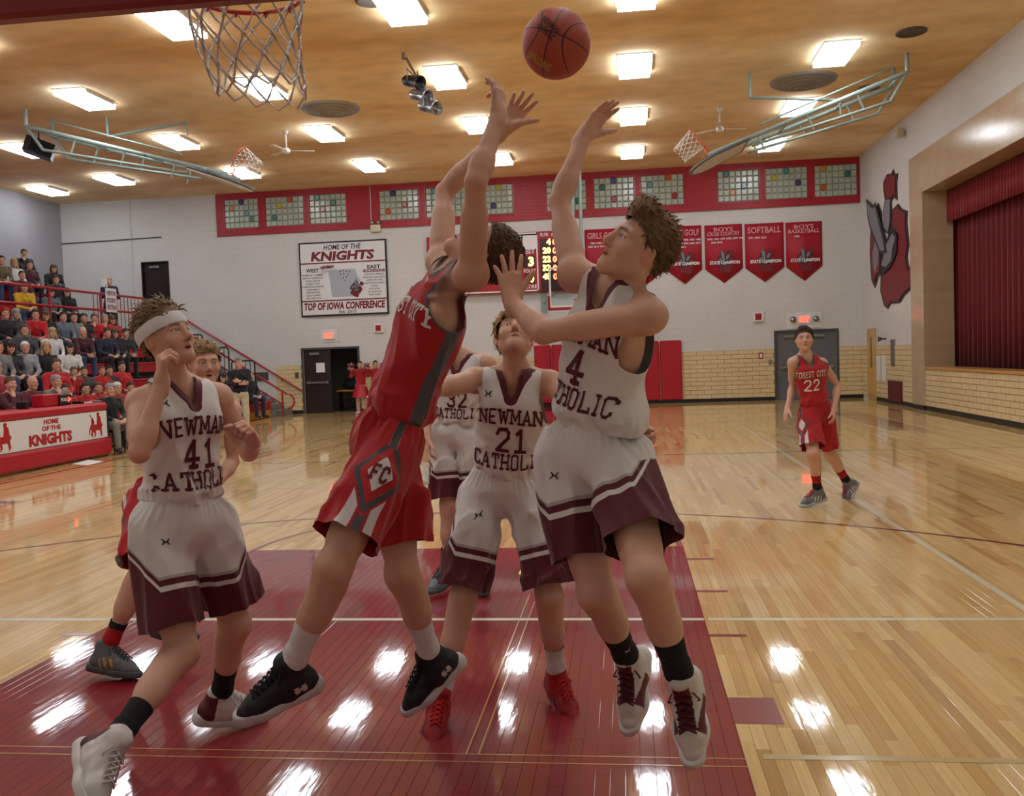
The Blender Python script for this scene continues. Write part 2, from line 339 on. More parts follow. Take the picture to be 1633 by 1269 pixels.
line('three_point_line', lambda q: (ring(q, 0, 1.6, 6.02, .05, 0, PI, 96), quad(q, -6.02, -5.97, 0, 1.6), quad(q, 5.97, 6.02, 0, 1.6)), P_DK)
line('far_three_point_line', lambda q: ring(q, 0, 23.6, 6.02, .05, PI, 2*PI, 96), P_DK)
line('lane_marks', lambda q: [quad(q, s*1.829 if s > 0 else -2.032, 2.032 if s > 0 else -1.829, y, y+.05) for s in (1, -1) for y in (3.353, 4.318, 5.283)], P_RED)
for s in (1, -1): line('lane_block', lambda q: quad(q, 1.829 if s > 0 else -2.032, 2.032 if s > 0 else -1.829, 2.134, 2.438), P_RED)
line('volleyball_end_line', lambda q: (quad(q, -5.2, -1.85, 3.67, 3.72), quad(q, -1.825, 1.825, 3.67, 3.72), quad(q, 1.85, 7.4, 3.67, 3.72), quad(q, -9, -5.2, 3.67, 3.72)), P_WHITE)
line('volleyball_side_line', lambda q: (quad(q, 3.67, 3.72, 3.72, 21.45), quad(q, -5.22, -5.17, 3.72, 21.45)), P_WHITE)
line('volleyball_attack_line', lambda q: (quad(q, -5.17, 3.67, 9.62, 9.66), quad(q, -5.17, 3.67, 15.42, 15.46), quad(q, -5.17, 3.67, 21.4, 21.45)), P_WHITE)
line('half_court_line', lambda q: quad(q, -7.6, 7.6, 12.53, 12.58), P_DK)
line('center_circle', lambda q: (ring(q, 0, 12.55, 1.83, .05, 0, 2*PI, 80), ring(q, 0, 12.55, .9, .3, 0, 2*PI, 60)), P_RED)
line('side_line', lambda q: (quad(q, 7.6, 7.66, 0, 25.2), quad(q, -7.66, -7.6, 0, 25.2), quad(q, -7.6, 7.6, 25.15, 25.2)), P_DK)
line('far_free_throw_circle', lambda q: ring(q, 0, 19.4, 1.829, .05, PI, 2*PI), P_RED)
line('side_court_circle', lambda q: ring(q, 5.35, 22.3, .55, .04, 0, 2*PI, 40), P_DK)
line('thin_yellow_lines', lambda q: (quad(q, -1.829, 1.829, 1.785, 1.792), quad(q, -1.829, 1.829, 1.715, 1.722), quad(q, .728, .734, 1.79, 4.3), quad(q, .779, .785, 1.79, 4.1)), P_YEL)
line('worn_tape_line', lambda q: quad(q, 1.9, 6.5, 1.79, 1.835), P_FAINT)
def floor_letters(q, x0, x1, y0, y1, n):
    for i in range(n):
        a = y0+(y1-y0)*i/n; b_ = a+(y1-y0)/n*.55; quad(q, x0, x1, a, b_)
line('court_edge_lettering', lambda q: floor_letters(q, 6.1, 6.75, 15.8, 20.9, 12), P_DK)
line('court_edge_lettering_outline', lambda q: (quad(q, 5.98, 6.03, 15.7, 21), quad(q, 6.82, 6.87, 15.7, 21)), P_WHITE)
line('court_edge_lettering', lambda q: floor_letters(q, -6.75, -6.1, 4, 9.1, 12), P_DK)
# ---- ceiling
mb = MB(); mb.bb(WX0-.2, WX1+.2, WY0-.2, WY1+.2, ZC, ZC+.2); struct(mb.build('ceiling', ceiling_mat()))
# ---- back wall: panels around the two doorways and the upper door
DL, DLr = -8.69, -6.92; DR, DRr = 5.83, 7.56; DH = 2.0; UD0, UD1, UZ0, UZ1 = -13.88, -13.04, 2.95, 4.96
mb = MB(); y0, y1 = WY1, WY1+.25
mb.bb(WX0-.2, UD0, y0, y1, 0, ZC); mb.bb(UD0, UD1, y0, y1, 0, UZ0); mb.bb(UD0, UD1, y0, y1, UZ1, ZC); mb.bb(UD1, DL, y0, y1, 0, ZC)
mb.bb(DL, DLr, y0, y1, DH, ZC); mb.bb(DLr, DR, y0, y1, 0, ZC); mb.bb(DR, DRr, y0, y1, DH, ZC); mb.bb(DRr, WX1+.2, y0, y1, 0, ZC)
WBACK = struct(mb.build('wall_back', WHITE))
mb = MB(); mb.bb(WX0-.25, WX0, WY0, WY1, 0, ZC); struct(mb.build('wall_left', GREYW))
mb = MB(); mb.bb(WX0, WX1, WY0-.25, WY0, 0, ZC); struct(mb.build('wall_near', WHITE))
# hall behind the left doorway
mb = MB(); mb.bb(-9.6, -5.6, WY1+2.2, WY1+2.4, 0, 3); mb.bb(-9.8, -9.6, WY1+.25, WY1+2.4, 0, 3); mb.bb(-5.6, -5.4, WY1+.25, WY1+2.4, 0, 3); mb.bb(-9.8, -5.4, WY1+.25, WY1+2.4, 2.6, 2.8)
struct(mb.build('wall_hallway', mat('hall_olive', (122, 122, 104), .7)))
mb = MB(); mb.bb(UD0-.3, UD1+.3, WY1+.8, WY1+1, UZ0-.2, UZ1+.2); struct(mb.build('wall_upper_hall', mat('hall_dark', (40, 36, 36), .8)))
# ---- right wall with the stage opening
SY0, SY1, SZ0, SZ1 = 6.6, 20.75, 1.0, 5.0       # opening
FY0, FY1, FZ1 = 5.7, 21.72, 5.92                # tile frame outside
mb = MB(); X0, X1 = WX1, WX1+.3
mb.bb(X0, X1, WY0, FY0, 0, ZC); mb.bb(X0, X1, FY0, FY1, FZ1, ZC); mb.bb(X0, X1, FY1, WY1+.2, 0, ZC)
WRIGHT = struct(mb.build('wall_right', WHITEY))
mb = MB(); D = .62
mb.bb(X0-.05, X0+D, SY1, FY1, 0, FZ1); mb.bb(X0-.05, X0+D, FY0, SY0, 0, FZ1); mb.bb(X0-.05, X0+D, SY0, SY1, SZ1, FZ1)
struct(mb.build('trim_stage_frame', TILE))
mb = MB(); mb.bb(X0-.02, X0+.28, SY0, SY1, 0, SZ0-.06); WSTAGE = struct(mb.build('wall_stage_apron', MORTAR))
mb = MB(); mb.bevbox(X0-.07, X0+.5, SY0, SY1, SZ0-.06, SZ0, .012); struct(mb.build('trim_stage_edge', mat('stage_edge_oak', (196, 142, 74), .3, var=.1, scale=6)))
mb = MB(); mb.bb(X0+.3, X0+3, SY0-.5, SY1+.5, SZ0-.1, SZ0-.01); mb.bb(X0+2.9, X0+3, SY0-.5, SY1+.5, SZ0, SZ1+.6); mb.bb(X0+.6, X0+3, SY0-.5, SY1+.5, SZ1+.5, SZ1+.6); mb.bb(X0+.6, X0+3, SY1+.4, SY1+.5, SZ0, SZ1+.6)
struct(mb.build('wall_stage_inside', mat('stage_dark', (28, 18, 18), .8)))
# ---- glazed bricks, one by one: the biggest ones are objects, the rest one joined part
def bricks(parent, O, U, spans, z0, z1, budget, bw=.406, bh=.125, out=(0, -1, 0), t=.02):
    U = Vector(U); out = Vector(out); O = Vector(O); rows = int(round((z1-z0)/bh)); h = (z1-z0)/rows; g = .006; cells = []
    for (a, b) in spans:
        for r in range(rows):
            u = a-(bw/2 if r % 2 else 0)
            while u < b:
                u0, u1 = max(u, a), min(u+bw, b)
                if u1-u0 > .05: cells.append((u0, u1, z0+r*h))
                u += bw
    key = {}
    rest = MB()
    for i, (u0, u1, z) in enumerate(cells):
        w = round(u1-u0, 3); d = t*.5
        if w not in key:
            mbx = MB(); A = U*(w-g); B = out*t; e = .004
            c0 = [U*0, A]; hz = h-g
            P = [Vector((0, 0, 0)), A, A+Vector((0, 0, hz)), Vector((0, 0, hz))]
            Q = [U*e+Vector((0, 0, e))+B, A-U*e+Vector((0, 0, e))+B, A-U*e+Vector((0, 0, hz-e))+B, U*e+Vector((0, 0, hz-e))+B]
            vs = [tuple(p) for p in P+Q]; fs = [(4, 5, 6, 7), (0, 1, 5, 4), (1, 2, 6, 5), (2, 3, 7, 6), (3, 0, 4, 7)]
            if Vector(U).cross(Vector((0, 0, 1))).dot(out) < 0: fs = [tuple(reversed(f)) for f in fs]
            me = bpy.data.meshes.new('brick'); me.from_pydata(vs, [], fs); me.materials.append(BRICK); key[w] = (me, vs, fs)
        me, vs, fs = key[w]; loc = O+U*(u0+g/2)+Vector((0, 0, z+g/2))
        if i < budget:
            o = bpy.data.objects.new('brick', me); COL.objects.link(o); o.parent = parent; o.location = loc
        else: rest.add([tuple(Vector(v)+loc) for v in vs], fs)
    if rest.v: tag(rest.build('bricks', BRICK, parent), kind='stuff')
mb = MB()
for a, b in ((-9.6, DL-.06), (DLr+.06, DR-.06), (DRr+.06, WX1)): mb.bb(a, b, WY1-.004, WY1, .1, 1.52)
WAINB = struct(mb.build('wall_back_wainscot', MORTAR))
bricks(WAINB, (0, WY1, 0), (1, 0, 0), [(3.1, DR-.06), (DRr+.06, WX1), (-9.6, DL-.06), (DLr+.06, -4.9), (-4.9, 3.1)], .1, 1.52, 300)
mb = MB(); mb.bb(WX1-.004, WX1, FY1, WY1, .1, 1.52); WAINR = struct(mb.build('wall_right_wainscot', MORTAR))
bricks(WAINR, (WX1, 0, 0), (0, 1, 0), [(FY1, 25.1), (26.0, WY1)], .1, 1.52, 200, out=(-1, 0, 0))
bricks(WSTAGE, (WX1-.02, 0, 0), (0, 1, 0), [(13.5, SY1), (SY0, 13.5)], .1, SZ0-.06, 300, out=(-1, 0, 0))
# baseboards
mb = MB(); [mb.bb(a, b, WY1-.03, WY1, 0, .1) for a, b in ((-9.6, DL-.06), (DLr+.06, DR-.06), (DRr+.06, WX1))]; struct(mb.build('baseboard_back', BASEB))
mb = MB(); mb.bb(WX1-.03, WX1, FY1, 25.05, 0, .1); mb.bb(WX1-.08, WX1-.05, SY1-.02, FY1+.02, 0, .1); mb.bb(WX1-.05, WX1-.02, SY0, SY1, 0, .1); struct(mb.build('baseboard_right', BASEB))
# ---- stage curtains (folds are geometry)
VEL = mat('crimson_velvet', (104, 8, 18), .8, sheen=.15, var=.12, scale=5)
VEL2 = mat('crimson_velvet_valance', (122, 10, 22), .8, sheen=.15, var=.1, scale=5)
def drape(name, x, y0, y1, z0, z1, amp, wl, m, label, seed):
    rs = random.Random(seed); n = int((y1-y0)/.03); vs = []; ph = 0
    zs = [z0, z0+(z1-z0)*.3, z0+(z1-z0)*.7, z1]
    ys = [y0+(y1-y0)*i/n for i in range(n+1)]; phs = []
    for i in range(n+1): phs.append(ph); ph += 2*PI*.03/(wl*rs.uniform(.7, 1.35))
    for k, z in enumerate(zs):
        for i, y in enumerate(ys): vs.append((x+amp*(1-.25*k/3)*math.sin(phs[i]+.15*math.sin(z*2+i*.02)), y, z+(0 if k else .02*math.sin(phs[i]))))
    fs = [(k*(n+1)+i, k*(n+1)+i+1, (k+1)*(n+1)+i+1, (k+1)*(n+1)+i) for k in range(3) for i in range(n)]
    me = bpy.data.meshes.new(name); me.from_pydata(vs, [], fs); o = link(name, me, m, None, True)
    sm = o.modifiers.new('thickness', 'SOLIDIFY'); sm.thickness = .012
    return tag(o, label, 'curtain')
drape('stage_curtain', X0+.75, SY0-.2, SY1+.3, SZ0, SZ1+.3, .075, .27, VEL, 'tall dark crimson velvet curtain closing the stage opening', 3)
drape('curtain_valance', X0+.5, SY0, SY1, 4.28, SZ1, .04, .15, VEL2, 'short gathered crimson valance hanging along the top of the stage', 4)
# ---- doors
DKW = mat('dark_brown_door', (44, 30, 28), .4, var=.08, scale=4); GREYD = mat('grey_steel_door', (104, 106, 110), .4, var=.04, scale=3)
STEEL = mat('brushed_steel', (170, 172, 172), .3, metal=.9); FRAMEM = mat('door_frame_grey', (78, 76, 76), .45); WHITEP = mat('white_paper', (235, 235, 232), .7)
def door_leaf(name, x0, x1, z0, z1, y, m, parent, closer=True, bar=True, side=1):
    mb = MB(); mb.bevbox(x0, x1, y, y+.045, z0, z1, .004); o = mb.build(name, m, parent)
    if bar:
        b = MB(); b.bb(x0+.08, x1-.08, y-.07, y-.035, z0+.92, z0+.98); b.bb(x0+.1, x0+.16, y-.04, y, z0+.9, z0+1.0); b.bb(x1-.16, x1-.1, y-.04, y, z0+.9, z0+1.0); b.build('push_bar', STEEL, o)
    if closer:
        b = MB(); b.bevbox(x0+.2, x0+.52, y-.07, y-.002, z1-.16, z1-.08, .008); b.build('door_closer', STEEL, o)
    return o
def doorframe(name, x0, x1, z0, z1, m, w=.06):
    mb = MB(); mb.bb(x0-w, x0, WY1-.03, WY1+.26, z0, z1+w); mb.bb(x1, x1+w, WY1-.03, WY1+.26, z0, z1+w); mb.bb(x0, x1, WY1-.03, WY1+.26, z1, z1+w); return struct(mb.build(name, m))
d1 = doorframe('door_1', DL, DLr, 0, DH, FRAMEM); lf = door_leaf('door_leaf', DL+.01, DL+.88, .01, DH-.01, WY1+.03, DKW, d1)
b = MB(); b.bb(DL+.4, DL+.68, WY1+.024, WY1+.028, 1.28, 1.58); b.build('paper_notice', WHITEP, lf)
b = MB(); b.bb(DL+.7, DL+.8, WY1+.024, WY1+.028, 1.1, 1.75); b.build('glass_slot', mat('dark_glass', (60, 62, 64), .1), lf)
mb = MB(); mb.bevbox(DLr-.06, DLr-.012, WY1+.27, WY1+1.1, .01, DH-.01, .004); mb.build('open_door_leaf', DKW, d1)
d2 = doorframe('door_2', DR, DRr, 0, DH, FRAMEM); xm = (DR+DRr)/2
door_leaf('door_leaf', DR+.01, xm-.005, .01, DH-.01, WY1+.03, GREYD, d2); door_leaf('door_leaf', xm+.005, DRr-.01, .01, DH-.01, WY1+.03, GREYD, d2)
d3 = doorframe('door_3', UD0, UD1, UZ0, UZ1, DKW, .04); door_leaf('door_leaf', UD0+.01, UD1-.01, UZ0, UZ1-.01, WY1+.06, DKW, d3, True, False)
mb = MB(); mb.bevbox(WX1-.03, WX1-.005, 25.12, 26.0, .02, 2.0, .004); d4 = struct(mb.build('door_4', mat('oak_door', (206, 160, 88), .35, var=.12, scale=5)))
b = MB(); b.bb(WX1-.034, WX1-.029, 25.5, 25.62, .9, 1.75); b.build('glass_slot', MATS['dark_glass'], d4); b = MB(); b.sphere((WX1-.07, 25.22, 1.0), .03, 10); b.build('door_knob', STEEL, d4, True)
# ================================================================== fixtures
ORD = ['first', 'second', 'third', 'fourth', 'fifth', 'sixth', 'seventh', 'eighth', 'ninth']
GLOW = mat('light_diffuser', (240, 247, 255), .5, emit=LAMP)
HOUSE = mat('white_enamel', (225, 225, 222), .4)
cols_ = [5.42, 1.73, -1.85, -5.45, -9.05, -12.77]; rows_ = [23.7, 19.85, 16.05, 12.4, 8.6, 4.8, 1.1]
mbD = MB(); mbD.bb(-.29, .29, -.6, .6, -.11, -.02); meD = mbD.mesh('diffuser'); meD.materials.append(GLOW)
mbF = MB(); mbF.bb(-.32, .32, -.63, .63, -.02, 0); mbF.bb(.31, .325, -.5, .5, -.06, 0); meF = mbF.mesh('housing'); meF.materials.append(HOUSE)
def ceiling_light(x, y, label):
    o = empty('ceiling_light', (x, y, ZC), label, 'light', 'fluorescent panels on the gym ceiling')
    for n, me in (('housing', meF), ('diffuser', meD)):
        c = bpy.data.objects.new(n, me); COL.objects.link(c); c.parent = o
for r, y in enumerate(rows_):
    for c, x in enumerate(cols_):
        ceiling_light(x, y+.04*(x+1.8), 'white fluorescent ceiling panel, %s row from the back wall, %s column from the stage' % (ORD[r], ORD[c]))
ceiling_light(-15.4, 24.2, 'white fluorescent ceiling panel by itself in the far left corner')
# ---- glass block windows in the red band
BX0 = -11.3
mb = MB()
gl = [(358, 415), (423, 487), (493, 555), (604, 670), (678, 747), (754, 820), (870, 937), (945, 1013), (1020, 1092), (1142, 1212), (1218, 1289), (1296, 1368)]
wins = []
for a, b_ in gl:
    py = 335-.045*(a-350)
    wins.append((at(a, py, WY1)[0], at(b_, py-3, WY1)[0]))
GZ0, GZ1, yb = 5.86, 6.84, WY1-.07
xs = [BX0]+[v for w_ in wins for v in w_]+[WX1]
for i in range(0, len(xs), 2): mb.bb(xs[i], xs[i+1], yb, WY1+.01, 5.68, ZC)
for a, b_ in wins: mb.bb(a, b_, yb, WY1+.01, 5.68, GZ0); mb.bb(a, b_, yb, WY1+.01, GZ1, ZC)
struct(mb.build('trim_window_band', REDB))
FRM = mat('red_window_frame', (172, 24, 40), .3)
GB = [mat('glass_block', (168, 178, 162), .12, var=.12, scale=4, bump=.4, bscale=25, spec=.8)] + [mat('glass_block_'+n, c, .12, bump=.4, bscale=25, spec=.8) for n, c in (('blue', (52, 56, 110)), ('red', (150, 40, 44)), ('green', (44, 110, 84)), ('amber', (190, 130, 40)), ('teal', (70, 130, 140)), ('yellow', (180, 170, 60)), ('orange', (190, 84, 40)))]
colr = [{(0, 3): 1, (1, 1): 4, (2, 4): 5, (3, 5): 3}, {(0, 4): 7, (1, 2): 6, (3, 1): 3}, {(0, 1): 5, (1, 4): 3, (2, 2): 2}, {(0, 2): 1, (2, 4): 2, (3, 1): 7}, {(0, 1): 5, (2, 3): 4}, {(0, 4): 6, (3, 3): 1}, {(1, 1): 4, (3, 5): 3, (0, 2): 2}, {(1, 1): 3, (0, 3): 1, (3, 3): 2}, {(0, 4): 7, (1, 1): 5, (3, 5): 2}, {(0, 1): 5, (2, 4): 3, (3, 2): 4}, {(0, 3): 5, (1, 1): 6, (2, 5): 1}, {(0, 1): 4, (1, 5): 3, (3, 1): 7}]
for wi, (a, b_) in enumerate(wins):
    f = MB(); e = .035
    f.bb(a, a+e, yb-.02, WY1, GZ0, GZ1); f.bb(b_-e, b_, yb-.02, WY1, GZ0, GZ1); f.bb(a+e, b_-e, yb-.02, WY1, GZ0, GZ0+e); f.bb(a+e, b_-e, yb-.02, WY1, GZ1-e, GZ1); wo = struct(f.build('window_%d' % (wi+1), FRM)); f = MB(); f.bb(a+e, b_-e, WY1-.03, WY1-.02, GZ0+e, GZ1-e); f.build('mortar', mat('pale_mortar', (190, 194, 184), .8), wo)
    nc = 7; nr = 5; cw = (b_-a-2*e)/nc; ch = (GZ1-GZ0-2*e)/nr; g = .006
    m0 = MB(); m0.bevbox(-cw/2+g, cw/2-g, -.04, .03, -ch/2+g, ch/2-g, .02); bm_ = {}
    for r in range(nr):
        for c in range(nc):
            k = colr[wi].get((r, c), 0)
            if k not in bm_: bm_[k] = m0.mesh('glass_block'); bm_[k].materials.append(GB[k])
            o = bpy.data.objects.new('glass_block', bm_[k]); COL.objects.link(o); o.parent = wo; o.location = (a+e+cw*(c+.5), WY1-.045, GZ1-e-ch*(r+.5))
# ---- knight emblem as flat layered pieces (helmet, plume, shield, sword, cape)
KN = [('dark', [(575,362),(600,352),(618,380),(640,396),(638,440),(645,520),(637,560),(642,600),(655,580),(655,676),(622,698),(602,722),(560,718),(545,737),(525,720),(508,660),(512,600),(520,570),(530,500),(550,455),(570,410)]),
      ('dark', [(533,240),(552,218),(572,226),(582,215),(588,236),(602,242),(597,275),(598,340),(583,322),(572,330),(572,400),(560,455),(530,425),(530,345),(540,310),(533,270)]),
      ('dark', [(462,420),(482,345),(508,308),(524,355),(527,470),(520,598),(503,598),(482,642),(464,605),(458,500)]),
      ('red', [(578,372),(600,362),(613,386),(632,402),(630,440),(637,520),(629,560),(638,612),(649,600),(649,668),(618,688),(598,712),(562,708),(545,727),(532,712),(517,660),(522,605),(562,584),(594,542),(604,470),(585,440),(576,410)]),
      ('red', [(541,242),(555,227),(572,234),(580,224),(584,242),(594,247),(590,275),(592,325),(583,310),(570,318),(547,308),(541,270)]),
      ('grey', [(547,314),(568,322),(566,400),(556,442),(537,418),(537,350)]),
      ('red', [(470,440),(490,366),(508,330),(516,370),(518,470),(512,585),(498,585),(482,622),(472,590),(467,500)]),
      ('grey', [(478,500),(500,440),(512,470),(510,540),(492,585),(482,560)]),
      ('black', [(552,476),(588,446),(600,470),(598,530),(570,577),(532,598),(518,572),(532,505)]),
      ('grey', [(553,488),(580,455),(594,474),(580,512),(574,556),(546,573),(526,560),(541,524)]),
      ('dark', [(452,266),(490,312),(502,302),(548,470),(556,520),(520,512),(474,405),(460,350)]),
      ('grey', [(457,282),(488,324),(499,316),(538,470),(544,508),(524,502),(482,400),(466,350)])]
KC = dict(dark=(48, 42, 46), red=(122, 26, 36), grey=(126, 126, 134), black=(34, 32, 36))
KM = {k: mat('emblem_'+k, v, .5) for k, v in KC.items()}
def knight(name, O, U, V, wd, ht, parent, flip=False, step=.0015):
    mb = MB(); ms = [KM[k] for k in ('dark', 'red', 'grey', 'black')]; ids = dict(dark=0, red=1, grey=2, black=3)
    O, U, V = Vector([float(q) for q in O]), Vector(U), Vector(V); Nn = U.cross(V).normalized()
    for i, (c, P) in enumerate(KN):
        pts = [((x-553)/205*wd*(-1 if flip else 1), (476-y)/520*ht) for x, y in P]
        ar = sum(pts[j][0]*pts[(j+1) % len(pts)][1]-pts[(j+1) % len(pts)][0]*pts[j][1] for j in range(len(pts)))
        if ar < 0: pts = pts[::-1]
        mb.prism(pts, O+Nn*(step*i*.5), U, V, step, ids[c])
    me = mb.mesh(name)
    bm = bmesh.new(); bm.from_mesh(me); bmesh.ops.triangulate(bm, faces=[f for f in bm.faces if len(f.verts) > 4]); bm.to_mesh(me); bm.free()
    return link(name, me, ms, parent)
o = knight('wall_emblem', (WX1, 23.7, 4.22), (0, -1, 0), (0, 0, 1), 4.0, 3.5, None, step=.012)
tag(o, 'large grey and maroon armoured knight with sword and shield painted panel on side wall', 'emblem')
# ---- conference sign
SB = mat('sign_black', (24, 22, 26), .4); SW = mat('sign_white', (226, 226, 226), .35); SM = mat('sign_maroon', (120, 24, 36), .4); SG = mat('sign_grey', (176, 180, 190), .4)
sx0, sx1, sz0, sz1 = -8.66, -5.85, 3.03, 5.34; sy = WY1-.06; scx = (sx0+sx1)/2
sg = empty('conference_sign', (scx, WY1, sz0), 'framed white conference sign with maroon lettering and state map on back wall', 'sign')
mb = MB(); mb.bb(sx0, sx1, sy, WY1, sz0, sz1); mb.build('frame', SB, sg)
mb = MB(); mb.bb(sx0+.05, sx1-.05, sy-.01, sy, sz0+.05, sz1-.05); mb.build('panel', SW, sg)
U, V = (1, 0, 0), (0, 0, 1); yt = sy-.01
put_text('lettering', 'HOME OF THE', (scx, yt, 5.16), U, V, 1.2, .16, SB, sg, bold=.02, shear=.2)
put_text('lettering', 'KNIGHTS', (scx, yt, 4.89), U, V, 2.05, .3, SM, sg, bold=.045, shear=.15)
mb = MB(); mb.bb(sx0+.05, sx1-.05, yt-.003, yt, 4.66, 4.7); mb.bb(sx0+.05, sx1-.05, yt-.003, yt, 3.49, 3.53); mb.build('rule', [SM], sg)
put_text('lettering', 'TOP OF IOWA CONFERENCE', (scx, yt, 3.34), U, V, 2.6, .24, SM, sg, bold=.045, shear=.15)
put_text('lettering', 'Est. 2015', (scx+.1, yt, 3.15), U, V, .55, .1, SB, sg, bold=.01)
put_text('lettering', 'WEST', (sx0+.42, yt, 4.46), U, V, .42, .12, SB, sg, bold=.03)
put_text('lettering', 'EAST', (sx1-.42, yt, 4.5), U, V, .42, .12, SB, sg, bold=.03)
mb = MB(); mb.bb(sx1-.76, sx1-.08, yt-.003, yt, 4.34, 4.42); mb.build('highlight_bar', SM, sg)
for sx_, z0_, names in ((sx0+.42, 4.32, ['BELMOND - KLEMME', 'BISHOP GARRIGAN', 'EAGLE GROVE', 'FOREST CITY', 'GARNER-HAYFIELD-VENTURA', 'LAKE MILLS', 'NORTH IOWA', 'NORTH UNION', 'WEST HANCOCK']), (sx1-.42, 4.27, ['CENTRAL SPRINGS', 'NASHUA PLAINFIELD', 'NORTH BUTLER', 'NORTHWOOD-KENSETT', 'OSAGE', 'ROCKFORD', 'ST. ANSGAR', 'WEST FORK'])):
    for i, t in enumerate(names): put_text('lettering', t, (sx_, yt, z0_-i*.09), U, V, min(.7, .042*len(t)), .05, SB, sg, bold=.01)
put_text('lettering', 'NEWMAN CATHOLIC', (sx1-.42, yt-.003, 4.38), U, V, .6, .05, SW, sg, bold=.02)
mb = MB(); mb.prism([(-.5, .4), (.36, .4), (.42, .2), (.52, .05), (.42, -.1), (.38, -.45), (-.4, -.45), (-.45, 0)], (scx+.02, yt, 4.06), U, V, .004); mb.build('state_map', SG, sg)
for dx, dz in ((0, .1), (.1, .12), (.2, .1), (.02, 0), (.12, .02), (.25, .0), (.3, .08), (.1, -.1), (.16, -.18), (.2, -.08)): mb = MB(); mb.cyl((scx-.1+dx, yt-.006, 4.3+dz), (scx-.1+dx, yt, 4.3+dz), .022, n=6); mb.build('map_dot', SB, sg)
put_text('lettering', 'NEWMAN', (scx-.5, yt-.006, 4.55), (1, 0, .1), V, .44, .11, SM, sg, bold=.05)
put_text('lettering', 'CATHOLIC', (scx-.46, yt-.006, 4.42), (1, 0, .1), V, .5, .1, SG, sg, bold=.05)
knight('knight_emblem', (scx+.42, yt-.006, 3.86), (.55, 0, -.5), (.5, 0, .55), .55, .72, sg)
# ---- pennants
PR = mat('pennant_red', (170, 28, 46), .6, var=.06, scale=3); PP = mat('pennant_pink', (226, 150, 156), .6); PW = mat('pennant_white', (236, 232, 232), .6); PG = mat('pennant_grey', (104, 102, 116), .6)
pens = [(933, 991, 'GIRLS GOLF', ['1983 1985 1986 1994 1995', '2009 2010 2011'], 'red championship pennant lettered GIRLS GOLF beside the scoreboard'),
        (997, 1059, None, [], 'red championship pennant mostly behind the jumping player\'s head'),
        (1063, 1119, 'BOYS GOLF', ['1991 1992 1995 1997 1998', '2002 2003 2004 2005 2007', '2011 2012 2013'], 'red championship pennant lettered BOYS GOLF'),
        (1124, 1184, 'BOYS\nCROSS COUNTRY', ['1975 1976 1977 1978 1979 1991', '2006 2010'], 'red championship pennant lettered BOYS CROSS COUNTRY'),
        (1188, 1250, 'SOFTBALL', ['1991 1992 2012'], 'red championship pennant lettered SOFTBALL'),
        (1253, 1311, 'BOYS\nBASKETBALL', ['1996'], 'red championship pennant lettered BOYS BASKETBALL, nearest the stage')]
for a, b_, t, yrs, lab in pens:
    cxp = (a+b_)/2; ztop = at(cxp, 366-(cxp-940)*.036, WY1)[2]; x0, x1 = at(a, 400, WY1)[0], at(b_, 400, WY1)[0]; w_ = x1-x0; xc_ = (x0+x1)/2
    p = empty('pennant', (xc_, WY1, ztop-1.75), lab, 'pennant', 'championship pennants on the back wall')
    mb = MB(); n = 10; hw = w_/2; f = lambda u: -.03-.007*math.sin(u*5+a); vs = []
    for i in range(n+1):
        u = -hw+w_*i/n; vs += [(xc_+u, WY1+f(u), ztop), (xc_+u, WY1+f(u), ztop-1.3-.42*(1-abs(u)/hw))]
    mb.add(vs, [(2*i, 2*i+1, 2*i+3, 2*i+2) for i in range(n)])
    fo = mb.build('fabric', PR, p, True); sm = fo.modifiers.new('t', 'SOLIDIFY'); sm.thickness = .008
    yy = WY1-.06
    if t:
        for i, ln in enumerate(t.split('\n')): put_text('lettering', ln, (xc_, yy, ztop-.14-.13*i+(0 if '\n' in t else -.06)), U, V, min(w_*.86, .14*len(ln)), .12 if '\n' in t else .19, PP, p, bold=.02)
        for i, ln in enumerate(yrs): put_text('lettering', ln, (xc_+.06 if len(ln) > 20 else xc_-.2, yy, ztop-.42-.1*i), U, V, .036*len(ln), .06, PW, p, bold=.02)
        put_text('lettering', 'STATE CHAMPION', (xc_+.02, yy-.012, ztop-1.12), U, V, w_*.8, .1, PW, p, bold=.04)
    knight('knight_emblem', (xc_+.05, yy+.01, ztop-1.08), (.62, 0, -.3), (.3, 0, .62), .8, 1.0, p)
# ---- scoreboard
SR = mat('scoreboard_red', (168, 26, 38), .4); SD = mat('scoreboard_dark', (60, 20, 26), .3); LR = mat('led_red', (255, 90, 60), .4, emit=5); LA = mat('led_amber', (255, 205, 90), .4, emit=4)
bx0, bx1, bz0, bz1 = -4.55, -.03, 3.5, 5.3; by = WY1-.2
sbd = empty('scoreboard', ((bx0+bx1)/2, WY1, bz0), 'red electronic scoreboard with lit digits on the back wall', 'scoreboard')
mb = MB(); mb.bevbox(bx0, bx1, by, WY1, bz0, bz1, .02); mb.build('housing', SR, sbd)
yt = by-.002
def pbox(n, px0, px1, py0, py1, m, d=.006):
    a = at((px0+px1)/2, (py0+py1)/2, by); p0, p1 = at(px0, (py0+py1)/2, by), at(px1, (py0+py1)/2, by); q0, q1 = at((px0+px1)/2, py0, by), at((px0+px1)/2, py1, by)
    b = MB(); b.bb(p0[0], p1[0], yt-d, yt, q1[2], q0[2]); return b.build(n, m, sbd)
def ptext(t, px, py, wpx, hpx, m, **k):
    c = at(px, py, by); s = 1491.2/28.6; return put_text('lettering' if m is PW else 'digit', t, (c[0], yt-.008, c[2]), U, V, wpx/s, hpx/s, m, sbd, **k)
mb = MB(); xa, xb = at(690, 420, by)[0], at(858, 415, by)[0]
